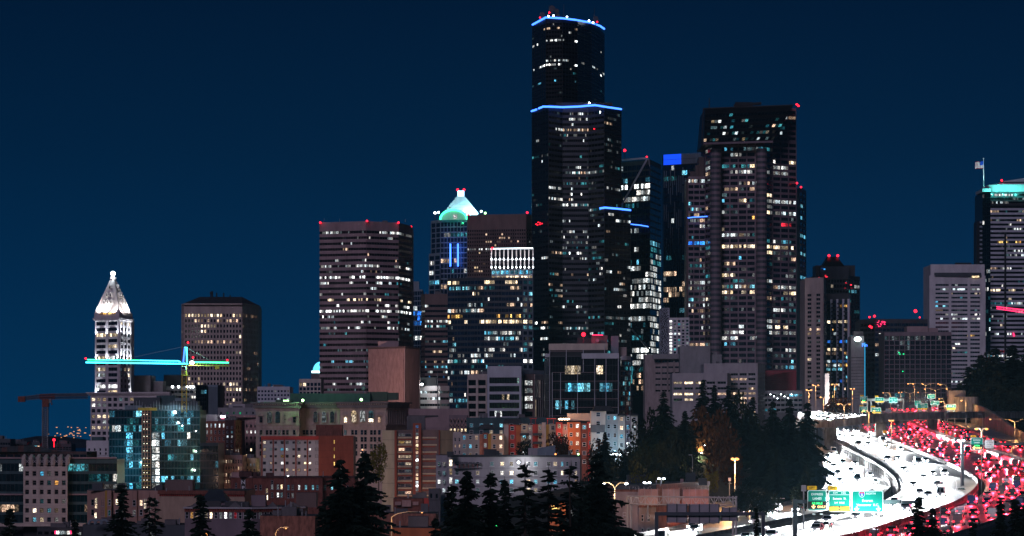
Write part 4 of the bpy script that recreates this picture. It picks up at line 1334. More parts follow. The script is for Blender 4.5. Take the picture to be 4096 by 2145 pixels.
def led_crane():
 Y = 1330
 c = thing('tower_crane', 'tower crane outlined in cyan, blue and green lights across the white tower', 'tower crane', P(737, 1640, Y))
 s = Y / F
 def run(a, b, col, r=.24, off=-.75):
  MB().tube(P(*a, Y + off), P(*b, Y + off), r, 6).build('jib_light', E[col], c)
 run((349, 1439, ), (560, 1442), 'ledgreen', .2)
 run((560, 1442), (712, 1444), 'ledcyan', .2)
 run((712, 1444), (722, 1449), 'ledcyan')
 run((343, 1450), (560, 1453), 'ledcyan', .27)
 run((560, 1453), (752, 1455.5), 'ledcyan', .27)
 run((348, 1451.5), (745, 1457), 'ledblue2', .14, -.4)
 run((758, 1449), (915, 1451), 'ledgreen', .28)
 run((733, 1450), (739, 1391), 'ledblue', .3)
 run((746, 1390), (748, 1450), 'ledcyan', .3)
 run((737, 1391), (747, 1391), 'ledcyan', .24)
 run((731, 1452), (735, 1428), 'ledblue2', .22)
 mb = MB()
 n = 34
 for k in range(n):
  x0, x1 = 345 + (740 - 345) * k / n, 345 + (740 - 345) * (k + 1) / n
  mb.tube(P(x0, 1451, Y), P((x0 + x1) / 2, 1441, Y), .07, 3).tube(P((x0 + x1) / 2, 1441, Y), P(x1, 1452, Y), .07, 3)
 mb.build('jib_lattice', M['steel'], c)
 for dy in (-.6, .6):
  MB().tube(P(343, 1451, Y + dy), P(742, 1456, Y + dy), .1, 4).build('jib_chord', M['steel'], c)
 mb = MB()
 for k in range(12):
  x0, x1 = 755 + 160 * k / 12, 755 + 160 * (k + 1) / 12
  mb.tube(P(x0, 1461, Y), P(x1, 1452, Y), .1, 3)
 mb.tube(P(752, 1462, Y), P(918, 1464, Y), .25, 4)
 mb.build('counter_jib', M['yellowsteel'], c)
 MB().box(P(869, 1470, Y), (1.8, 1.4, 1.4)).build('counterweight', M['yellowsteel'], c)
 MB().box(P(891, 1445, Y), (1.3, 1, .8)).build('winch', M['tealpaint'], c)
 MB().box(P(736, 1474, Y - 1), (2.0, 1.8, 1.6)).build('cab', M['silver'], c)
 MB().box(P(735, 1473, Y - 2), (1.4, .2, 1.0)).build('cab_window', LIT['dim'], c)
 mb = MB()
 w = .95
 zt, zb = Z(1462, Y), Z(1650, Y)
 x = X(737, Y)
 cs = [(-w, -w), (w, -w), (w, w), (-w, w)]
 for a, b in cs:
  mb.tube((x + a, Y + b, zb), (x + a, Y + b, zt), .12, 4)
 for k in range(12):
  z0, z1 = zb + (zt - zb) * k / 12, zb + (zt - zb) * (k + 1) / 12
  for i in range(4):
   a, b = cs[i], cs[(i + 1) % 4]
   mb.tube((x + a[0], Y + a[1], z0), (x + b[0], Y + b[1], z1), .08, 3)
 mb.build('mast', M['yellowsteel'], c)
 MB().box(P(742, 1502, Y), (3.0, 3, .35)).build('mast_collar', M['yellowsteel'], c)
 MB().tube(P(742, 1387, Y), P(842, 1444, Y), .06, 3).tube(P(735, 1387, Y), P(520, 1432, Y), .04, 3).build('tie_bar', M['steel'], c)
 for px, py in ((343, 1434), (752, 1371), (772, 1430), (909, 1441)):
  MB().ball(P(px, py, Y), .42, 8).build('beacon', E['redlamp'], c)
  MB().tube(P(px, py + 8, Y), P(px, py + 3, Y), .06, 4).build('lamp_post', M['steel'], c)
 MB().ball(P(768, 1451, Y - 1.2), .85, 10, .7).build('work_lamp', E['whitelamp'], c)
 lamp('POINT', P(768, 1451, Y - 3), 6000, (.3, 1, .75), c, .5)
led_crane()
# --- glass apartment block under construction
def construction_block():
 Y = 1400
 t = B('apartment_building', 'unfinished teal glass apartment block lit cyan inside, with an orange hoist strip', [(437, 1402), (568, 1396), (607, 1397), (800, 1400)], 1640, Y, 2060, 'black', 26, 'apartment building')
 kw = dict(z0=Z(1960, Y), hf=.84, glass='tealglass', bd=.25, pd=.18, band='slate', pier='charcoal', pal='site', bandname='floor_slab')
 t.facade(0, 11, 11, ph=.2, wf=.88, p=.2, rows={0: (.35, 'cyan'), 1: (.25, 'teal'), 7: (.4, 'teal'), 6: .1, 3: .15}, **kw)
 t.facade(2, 11, 15, ph=.2, wf=.88, p=.22, rows={0: (.65, 'cyan'), 1: (.5, 'cyan'), 2: (.25, 'teal'), 5: .1}, **kw)
 # lit stair bays
 a, b, L, d, ang = t.seg(2)
 r0 = t.root.location
 fh = (t.zt - .2 - Z(1960, Y)) / 11
 rg = random.Random(2)
 for f in range(3, 11):
  for u in (.045, .12):
   q = a + d * L * u
   put('stair_window', pane(1.5, fh * .8, 'bright' if rg.random() < .45 else 'white'), t.root, (q.x - r0.x, q.y - r0.y - .12, t.zt - .2 - (f + .5) * fh - r0.z), ang)
 a0, b0, L0, d0, ang0 = t.seg(0)
 for f in (3, 5, 6, 7, 10):
  q = a0 + d0 * L0 * .62
  put('lit_bay', pane(3.2, fh * .92, 'cyan'), t.root, (q.x - r0.x, q.y - r0.y - .16, t.zt - .2 - (f + .5) * fh - r0.z), ang0)
 # hoist
 for px in (569, 580, 591, 603):
  MB().tube((X(px, 1394), 1393.2, Z(1960, Y)), (X(px, 1394), 1393.2, t.zt + 1), .22, 4).build('hoist_mast', M['brickorange'], t.root)
 for k in range(22):
  z = Z(1955 - k * 14.5, Y)
  MB().box((X(587, 1394), 1393.4, z), (3.9, .3, .22)).build('hoist_landing', M['yellowsteel' if k < 9 else 'brickorange'], t.root)
  if k % 2 == 0:
   for px in (576, 588):
    MB().ball((X(px, 1392.6), 1392.6, z + .7), .16, 6).build('hoist_lamp', E['hoist'], t.root)
 MB().box((X(590, 1394), 1394, t.zt + .3), (8, 2.2, 1.2)).build('hoist_platform', M['yellowsteel'], t.root)
 # roof formwork and netting
 for px0, px1, p0, p1, yy, m in ((500, 568, 1622, 1641, 1400, 'greyblue'), (535, 640, 1590, 1628, 1412, 'slate'), (626, 700, 1582, 1624, 1414, 'tealpaint'), (680, 792, 1604, 1641, 1408, 'slate'), (700, 760, 1592, 1606, 1412, 'greyblue'), (607, 800, 1624, 1641, 1399, 'charcoal')):
  t.block('roof_formwork', px0, px1, p0, p1, yy, 9, m)
 for k in range(26):
  px = 500 + k * 11.5
  MB().tube(P(px, 1640, 1398.5), P(px, 1612 + 10 * math.sin(k), 1398.5), .1, 4).build('scaffold_post', M['steel'], t.root)
 for px, py, rr, e_ in ((700, 1649, .62, 5200), (716, 1692, .28, 1500), (712, 1690, .2, 0), (729, 1703, .22, 0), (784, 1725, .25, 0), (785, 1806, .22, 900), (779, 1881, .3, 1500)):
  col = (.45, .85, 1) if py < 1800 else (.6, 1, .7)
  MB().ball(P(px, py, 1393.5), rr, 8).build('work_lamp', E['whitelamp'], t.root)
  if e_:
   lamp('POINT', P(px, py, 1391.5), e_, col, t.root, .4)
 lamp('POINT', P(470, 1850, 1388), 9000, (.25, .75, 1), t.root, .6)
 # lower right wing
 w = [(800, 1388), (873, 1390)]
 pl = [(X(px, y), y) for px, y in w]
 MB().prism(pl + [(pl[1][0], 1420), (pl[0][0], 1420)], t.zb, Z(1772, Y), 0, 1).build('side_wing', [M['black'], M['roof']], t.root)
 u = B.__new__(B)
 u.rng, u.root, u.wins = t.rng, t.root, t.wins
 u.pts = [Vector(p) for p in pl]
 u.zt, u.zb = Z(1772, Y), t.zb
 u.facade(0, 6, 6, ph=1.2, wf=.9, p=.1, rows={3: .3}, **kw)
 t.finish()
construction_block()
# --- blocks between the white tower and the hip roofed tower
t = simple('office_building', 'plain windowless grey penthouse block right of the white pyramid capped tower', [(487, 2035), (602, 2030)], 1502, 2030, 1640, 'grey', [None], 24)
t.block('plant_wing', 601, 651, 1525, 1640, 2036, 18, 'grey')
t = simple('office_building', 'dark low office block with a row of hanging white lamps behind the construction crane', [(650, 2080), (790, 2075)], 1545, 2075, 1700, 'greydark',
   [dict(nf=3, nb=9, ph=2, z0=Z(1620, 2075), wf=.85, hf=.45, band='greydark', p=.2, rows={0: (.5, 'white')})], 30)
t.block('plant_block', 655, 738, 1500, 1546, 2090, 16, 'slate')
for px in (690, 714, 748, 762, 773):
 MB().ball(P(px, 1548, 2072), .7, 8).build('wall_lamp', E['whitelamp'], t.root)
simple('office_building', 'narrow black glass slab below the hip roofed beige tower', [(783, 1800), (826, 1796)], 1540, 1798, 1760, 'black',
  [dict(nf=11, nb=6, ph=.6, z0=Z(1720, 1798), wf=.94, hf=.92, band='charcoal', bd=.1, pd=.12, glass='blackglass', p=.04, pal=['cyan', 'green', 'white'])], 20, 'office building')
t = simple('office_building', 'grey slab with close vertical fins beside the black glass slab', [(826, 1800), (872, 1796), (886, 1806)], 1541, 1800, 1760, 'greydark', [dict(nf=1, nb=20, ph=1, z0=Z(1720, 1800), wf=.55, hf=.98, band='greyblue', pd=.6, glass='blackglass', p=0), None], 20)
t = simple('office_building', 'low grey stucco block with a bare wall and small windows under the beige tower', [(872, 1650), (1026, 1645)], 1632, 1648, 1760, 'grey', [dict(nf=2, nb=6, ph=1.5, z0=Z(1680, 1648), wf=.25, hf=.4, band='grey', p=.2, pal=['green', 'dim'])], 24, units=5)
t.block('stair_block', 915, 1015, 1616, 1634, 1655, 10, 'greylight')
t = simple('brick_building', 'red brick building with white signboard frame and a bright lamp sign on its roof', [(804, 1500), (904, 1495)], 1686, 1498, 1840, 'brick',
   [dict(nf=5, nb=6, ph=.4, z0=Z(1822, 1498), wf=.42, hf=.58, band='brick', frame='white', p=.3, pal=['white', 'cyan', 'dim'], rows={0: (.5, 'white'), 1: (.4, 'white')})], 24)
t.block('signboard', 810, 870, 1659, 1687, 1500, 6, 'greylight')
MB().box(P(891, 1667, 1496), (2.0, .4, .9)).build('lamp_sign', E['whitelamp'], t.root)
MB().box(P(891, 1674, 1496), (1.2, .4, .5)).build('lamp_sign', E['redstrip'], t.root)
for k in range(4):
 MB().ball(P(808, 1698 + k * 22, 1494), .42, 8).build('wall_lamp', E['globe'], t.root)
t = simple('brick_building', 'tall dark brick building with paired sash windows beside the pinkish hotel block', [(903, 1480), (938, 1474), (965, 1486)], 1682, 1478, 1850, 'brickdark',
   [dict(nf=7, nb=2, ph=2.2, z0=Z(1830, 1478), wf=.5, hf=.55, band='brickdark', frame='white', p=.35, pal=['white', 'cyan', 'warm']),
   dict(nf=7, nb=3, ph=2.2, z0=Z(1830, 1478), wf=.35, hf=.6, band='brick', p=.3, pal=['white', 'dim'])], 20, units=2)
t = simple('hotel', 'pinkish stone hotel block with dark square windows and broad cornice', [(930, 1530), (1030, 1526)], 1664, 1528, 1850, 'brickpink',
   [dict(nf=6, nb=6, ph=3.4, z0=Z(1835, 1528), wf=.42, hf=.5, band='brickpink', frame='darkbrown', p=.3, pal=['cream', 'white', 'warm'])], 24)
MB().box((X(980, 1528), 1525.5, t.zt - .2), (13.5, 2.6, 1.1)).build('cornice', M['brickpink'], t.root)
simple('brick_building', 'weathered pinkish brick warehouse with rows of narrow lit windows', [(872, 1420), (970, 1416)], 1822, 1418, 1960, 'brickpink',
  [dict(nf=4, nb=10, ph=1.2, z0=Z(1940, 1418), wf=.5, hf=.5, band='brickpink', pd=.5, frame='greydark', p=.4, pal=['warm', 'cream', 'dim'], rows={0: (.6, 'cream'), 1: (.5, 'cream')})], 20, units=2)
simple('building', 'small cream building with brackets below the pinkish hotel', [(970, 1440), (1024, 1438)], 1834, 1440, 1960, 'cream',
  [dict(nf=3, nb=4, ph=1.6, z0=Z(1915, 1440), wf=.5, hf=.5, band='cream', frame='white', p=.3, pal='warm')], 18, units=1)
# --- far white blocks near the lit dome
simple('apartment_building', 'white apartment block with cyan lit windows far behind the cornice building', [(1030, 2000), (1160, 1995)], 1548, 1998, 1680, 'silver',
  [dict(nf=4, nb=10, ph=1.5, z0=Z(1620, 1998), wf=.6, hf=.5, band='silver', p=.4, pal=['cyan', 'white', 'dim', 'green'], glass='blueglass')], 24, units=4)
t = simple('office_building', 'pale office block with square windows left of the pink banded tower', [(1197, 2080), (1285, 2076)], 1517, 2078, 1680, 'beigelight',
   [dict(nf=4, nb=6, ph=2, z0=Z(1600, 2078), wf=.75, hf=.7, band='beigelight', pd=.5, p=.08, pal=['cream'], glass='blueglass')], 24)
d = thing('domed_building', 'floodlit cyan dome, its light given as glow, half hidden behind the pink banded tower', 'dome', P(1279, 1500, 2240))
cx, cz = X(1282, 2240), Z(1483, 2240)
for k in range(9):
 a0, a1 = math.pi / 2 * k / 9, math.pi / 2 * (k + 1) / 9
 MB().tube((cx, 2246, cz + 6.4 * math.sin(a0)), (cx, 2246, cz + 6.4 * math.sin(a1) - .1), 5.6 * math.cos(a0), 20, 5.6 * math.cos(a1) + .05).build('dome_ring', E['dome'], d)  # floodlight on the dome given as emission of its rings
for k in range(14):
 a = 2 * math.pi * k / 14
 MB().path([(cx + 5.7 * math.cos(b) * math.cos(a), 2246 + 5.7 * math.cos(b) * math.sin(a), cz + 6.5 * math.sin(b)) for b in [math.pi / 2 * i / 6 for i in range(7)]], .1, 3).build('dome_rib', M['greyblue'], d)
MB().tube((cx, 2246, cz - 1.6), (cx, 2246, cz), 6.6, 20).build('dome_base', emit('dome_base_glow', (.5, .9, 1), 3.4), d)
MB().box((cx, 2248, (cz - 1.6 + CAMZ - 40) / 2), (13, 16, cz - 1.6 - CAMZ + 40)).build('wall', M['greydark'], d)
# --- windowless pinstripe block
def pinstripe_block():
 Y = 1750
 t = B('office_building', 'windowless salmon block with fine vertical ribs in front of the pink banded tower', [(1475, 1762), (1616, 1745), (1676, 1772)], 1390, Y, 1660, 'brown', 30, 'building')
 for i, n in ((0, 40), (1, 18)):
  a, b, L, d_, ang = t.seg(i)
  nn = Vector((d_.y, -d_.x))
  h = t.zt - Z(1650, Y) - .6
  me = MB().box((0, -.22, 0), (L / n * .62, .44, h)).mesh('rib', [M['brickpink'] if i == 0 else M['pinkstone']])
  for k in range(n):
   q = a + d_ * (L * (k + .5) / n)
   put('rib', me, t.root, (q.x - t.root.location.x, q.y - t.root.location.y, Z(1650, Y) + h / 2 - t.root.location.z), ang)
  mid = a + d_ * (L / 2)
  MB().box((mid.x + nn.x * .25, mid.y + nn.y * .25, t.zt), (L + .4, .8, .7), ang).build('roof_edge', M['brown'], t.root)
 t.block('penthouse', 1512, 1594, 1366, 1391, 1758, 10, 'pinkstone')
 a, b, L, d_, ang = t.seg(1)
 q = a + d_ * (L * .33)
 MB().box((q.x - .2, q.y - .5, Z(1411, Y)), (.7, .2, 1.8), ang).build('slit_window', LIT['cream'], t.root)
 lamp('SPOT', P(1560, 1610, 1690), 70000, (1, .62, .52), t.root, 1.5, P(1545, 1560, 1750), 80, name='street_glow')
 t.finish()
pinstripe_block()
# --- low white banded block and the beam in front
t = simple('office_building', 'low white building with dark ribbon windows in front of the brown banded block', [(1668, 1800), (1760, 1792), (1795, 1798)], 1545, 1795, 1800, 'white',
   [dict(nf=7, nb=9, ph=1.6, z0=Z(1735, 1795), hf=.38, band='white', piers=False, p=.2, pal=['white', 'dim', 'dim'], glass='glass'), dict(nf=7, nb=3, ph=1.6, z0=Z(1735, 1795), hf=.38, band='white', piers=False, p=.25, pal=['white', 'dim'])], 24)
t.block('roof_block', 1672, 1745, 1510, 1546, 1800, 12, 'slate')
MB().tube(P(1752, 1640, 1788), P(1750, 1495, 1788), .35, 6).tube(P(1749, 1500, 1788), P(1749, 1486, 1788), .12, 4).build('mast', M['slate'], t.root)
MB().ball(P(1688, 1538, 1790), .65, 8).build('roof_lamp', E['whitelamp'], t.root)
MB().tube((X(1688, 1790), 1790, t.zt), P(1688, 1538, 1790), .12, 4).build('lamp_post', M['slate'], t.root)
lamp('POINT', P(1688, 1538, 1787), 3000, (.9, .95, 1), t.root, .3)
b = simple('parking_garage', 'long plain mauve concrete parapet of a garage crossing in front of the white banded block', [(1598, 1560), (1875, 1555)], 1635, 1558, 1800, 'pinkstone', [None], 26, 'garage')
b.block('open_deck', 1600, 1870, 1662, 1668, 1557.2, 1, 'charcoal')
t = simple('building', 'ornate terracotta facade with hexagonal lattice windows below the garage parapet', [(1797, 1500), (1870, 1497)], 1662, 1498, 1820, 'mauve',
   [dict(nf=3, nb=5, ph=1.5, z0=Z(1730, 1498), wf=.55, hf=.6, band='mauve', pd=.5, p=.2, rows={2: (.7, 'cream')}, pal='warm')], 16)
for k in range(5):
 for r_ in range(2):
  p = P(1806 + k * 14, 1683 + r_ * 22, 1496.6)
  MB().path([p + Vector((-.8, 0, -1.1)), p + Vector((0, 0, 1.1)), p + Vector((.8, 0, -1.1)), p + Vector((0, 0, -2.4)), p + Vector((-.8, 0, -1.1))], .14, 4).build('lattice', M['brickpink'], t.root)
# --- classical cornice building (big station-like block)
def classical():
 Y = 1480
 t = B('office_building', 'massive classical stone office block with arched windows and two green roof lamps', [(1023, 1482), (1197, 1478), (1200, 1490), (1358, 1488), (1360, 1470), (1543, 1466), (1625, 1488)], 1618, Y, 1880, 'sandstone', 30, 'office building')
 t.zt = Z(1618, Y)
 r0 = t.root.location
 def arch(px, py0, py1, w, Yy, key):
  z0, z1 = Z(py1, Yy), Z(py0, Yy)
  xc = X(px, Yy)
  hw = w / 2 / F * Yy
  n = 10
  zc = z1 - hw
  pts = [(xc - hw, z0), (xc + hw, z0)] + [(xc + hw * math.cos(math.pi * k / n), zc + hw * math.sin(math.pi * k / n)) for k in range(n + 1)]
  uv = [((x - xc) / hw / 2 + .5, (z - z0) / (z1 - z0)) for x, z in pts]
  o = MB().quad([(x, Yy - .12, z) for x, z in pts], 0, uv).build('arched_window', LIT[key], t.root)
  rim = MB()
  rp = [(xc + hw * 1.1, z0)] + [(xc + hw * 1.1 * math.cos(math.pi * k / n), zc + hw * 1.1 * math.sin(math.pi * k / n)) for k in range(n + 1)] + [(xc - hw * 1.1, z0)]
  rim.path([(x, Yy - .2, z) for x, z in rp], .16, 4)
  rim.build('arch_surround', M['sandstone'], t.root)
  mu = MB()
  for k in (-1, 0, 1):
   mu.box((xc + k * hw * .5, Yy - .2, (z0 + zc) / 2), (.12, .12, zc - z0))
  for k in (.3, .62):
   mu.box((xc, Yy - .22, z0 + (z1 - z0) * k), (hw * 2, .14, .22))
  mu.build('window_bars', M['charcoal'], o)
 def aed(px, Yy, key):
  p = P(px, 1690, Yy)
  put('window', pane(1.4, 2.6, key, 'greydark'), t.root, Vector((p.x, Yy - .12, p.z + 1.2)) - r0)
  MB().quad([(p.x - 1.4, Yy - .5, p.z + 3.2), (p.x + 1.4, Yy - .5, p.z + 3.2), (p.x, Yy - .5, p.z + 4.1)]).box((p.x, Yy - .25, p.z + 3.1), (3, .5, .3)).build('pediment', M['sandstone'], t.root)
 for px, k in ((1078, 'dim'), (1111, 'dim'), (1145, 'dim')):
  arch(px, 1646, 1692, 19, 1479.5, k)
 for px, k in ((1262, 'dim'), (1296, 'dim'), (1329, 'dim')):
  arch(px, 1646, 1690, 17, 1487.5, k)
 for px, k in ((1415, 'cream'), (1450, 'bright'), (1484, 'dim')):
  arch(px, 1642, 1688, 21, 1466.5, k)
 MB().quad([P(1407, 1690, 1466.1), P(1424, 1690, 1466.1), P(1424, 1660, 1466.1), P(1407, 1660, 1466.1)], 0, [(0, 0), (1, 0), (1, 1), (0, 1)]).build('lower_sash', LIT['cream'], t.root)
 MB().quad([P(1475, 1688, 1465.9), P(1493, 1688, 1465.9), P(1493, 1675, 1465.9), P(1475, 1675, 1465.9)], 0, [(0, 0), (1, 0), (1, 1), (0, 1)]).build('lower_sash', LIT['cream'], t.root)
 for px, Yy, k in ((1044, 1481, 'glass'), (1178, 1478, 'glass'), (1382, 1469, 'cream'), (1517, 1466, 'warm')):
  aed(px, Yy, k)
 # rows of plain windows under the string course
 for i, xs in ((0, (1043, 1068, 1083, 1102, 1117, 1135, 1150, 1178)), (4, (1381, 1410, 1424, 1448, 1462, 1486, 1500, 1518)), (2, (1215, 1228, 1245, 1262, 1278, 1295))):
  for row, py in enumerate((1730, 1758, 1786, 1814)):
   for px in xs:
    Yy = {0: 1480, 4: 1468, 2: 1488}[i]
    a, b, L, d_, ang = t.seg(i)
    xw = X(px, Yy)
    u = (xw - a.x) / (b.x - a.x)
    yy = a.y + (b.y - a.y) * u
    key = t.rng.choice(['glass', 'glass', 'glass', 'dim', 'blueglass'])
    put('window', pane(1.25, 2.2, key, 'greydark'), t.root, Vector((xw, yy - .1, Z(py, Yy))) - r0, ang)
 # string courses and cornice follow the plan
 for z0, z1, g, m, nm in ((1702, 1698, .5, 'sandstone', 'string_course'), (1714, 1711, .35, 'sandstone', 'string_course'), (1640, 1633, .45, 'sandstone', 'frieze'), (1633, 1616, 1.2, 'greydark', 'cornice'), (1616, 1609, 2.1, 'greydark', 'cornice')):
  for i in range(6):
   a, b, L, d_, ang = t.seg(i)
   if L < 3:
    L = 3
   mid = (a + b) / 2
   nn = Vector((d_.y, -d_.x))
   gg = g + i * .013
   MB().box((mid.x + nn.x * (gg / 2 - .4), mid.y + nn.y * (gg / 2 - .4), (Z(z0, Y) + Z(z1, Y)) / 2), (L + 2 * gg * (.9 if i in (0, 4, 5) else .1), gg + .8, Z(z1, Y) - Z(z0, Y)), ang).build(nm, M[m], t.root)
 for i in (0, 2, 4):
  a, b, L, d_, ang = t.seg(i)
  n = int(L / 1.1)
  me = MB().box((0, -1.5, 0), (.5, .7, .5)).mesh('dentil', [M['sandstone']])
  for k in range(n):
   q = a + d_ * (L * (k + .5) / n)
   put('dentil', me, t.root, Vector((q.x, q.y, Z(1617, Y) - .1)) - r0, ang)
 # pilasters on the side
 a, b, L, d_, ang = t.seg(5)
 for k in range(9):
  q = a + d_ * (L * (k + .6) / 9.4)
  MB().tube((q.x, q.y - .5, Z(1700, Y)), (q.x, q.y - .5, Z(1640, Y)), .42, 8).build('column', M['sandstone'], t.root)
 for px0, px1, p0, p1, yy, m in ((1160, 1480, 1574, 1610, 1496, 'tealpaint'), (1470, 1550, 1568, 1606, 1500, 'charcoal'), (1552, 1592, 1571, 1600, 1500, 'charcoal'), (1102, 1165, 1600, 1610, 1490, 'charcoal')):
  t.block('roof_plant', px0, px1, p0, p1, yy, 10, m)
 MB().tube(P(1454, 1553, 1500), P(1454, 1553, 1498.6), 1.1, 14, .8).tube(P(1454, 1580, 1500), P(1454, 1553, 1500), .2, 5).build('dish', M['greyblue'], t.root)
 for px, py in ((1211, 1602), (1445, 1599)):
  MB().ball(P(px, py, 1474), .62, 10).build('roof_lamp', E['greenlamp'], t.root)
  MB().tube(P(px, py + 10, 1474), P(px, py + 4, 1474), .12, 5).build('lamp_post', M['charcoal'], t.root)
  lamp('POINT', P(px, py - 4, 1473), 4200, (.35, 1, .35), t.root, .3)
 for px in (1136, 1144, 1152):
  MB().box(P(px, 1603, 1488), (.6, .3, .5)).build('green_lamp', E['greenlamp'], t.root)
 t.finish()
classical()
# --- white frame office
def frame_office():
 Y = 1600
 t = B('office_building', 'mauve white office block with framed dark windows and a taller middle bay', [(1871, 1604), (1949, 1600), (1950, 1596), (2086, 1592), (2092, 1602), (2136, 1604), (2183, 1622)], 1498, Y, 1880, 'black', 28, 'office building')
 s = M['silver']
 r0 = t.root.location
 kw = dict(z0=Z(1672, Y), band='silver', pal=['white', 'white', 'cream', 'dim'], glass='blackglass')
 t.facade(0, 5, 2, ph=2.2, wf=.78, hf=.66, bd=.3, pd=.7, p=.06, **{**kw, 'band': 'beigelight'})
 # middle bay rises above
 MB().prism([(X(1950, 1596), 1596), (X(2086, 1592), 1592), (X(2086, 1592), 1615), (X(1950, 1596), 1615)], t.zt - .5, Z(1467, Y), 0, 1).build('middle_tower', [s, M['roof']], t.root)
 MB().prism([(X(2086, 1592), 1599), (X(2182, 1620), 1620), (X(2182, 1620), 1632), (X(2086, 1592), 1632)], t.zt - .5, Z(1476, Y) - .5, 0, 1).build('side_tower', [M['greyblue'], M['roof']], t.root)
 u = B.__new__(B)
 u.rng, u.root, u.wins = t.rng, t.root, t.wins
 u.pts, u.zt, u.zb = t.pts, Z(1467, Y), t.zb
 u.facade(2, 5, 12, ph=4.9, wf=.9, hf=.68, bd=.6, pd=.06, p=.22, rows={4: (.45, 'white'), 0: (.3, 'white'), 2: (.25, 'cream')}, u0=.06, u1=.94, **{**kw, 'pier': 'charcoal'})
 a, b, L, d_, ang = t.seg(2)
 for uu in (.03, .97):
  q = a + d_ * L * uu
  MB().box((q.x, q.y - .45, (Z(1672, Y) + u.zt) / 2 + .08), (L * .06, .95, u.zt - Z(1672, Y)), ang).build('frame_pier', s, t.root)
 t.facade(4, 5, 1, ph=2.2, wf=.72, hf=.6, bd=.3, pd=.6, p=.3, rows={0: (1, 'bright'), 2: (1, 'bright'), 3: (1, 'bright'), 1: (1, 'white'), 4: 0}, **{**kw, 'band': 'brown'})
 t.facade(5, 2, 6, ph=2.2, wf=.66, hf=.88, bd=.4, pd=.5, p=.7, pal=['dim', 'dim', 'cream', 'teal'], rows={0: (.6, 'dim'), 1: .7}, **{**{k: v for k, v in kw.items() if k != 'pal'}, 'band': 'beigelight'})
 t.rooftop(4)
 t.finish()
frame_office()
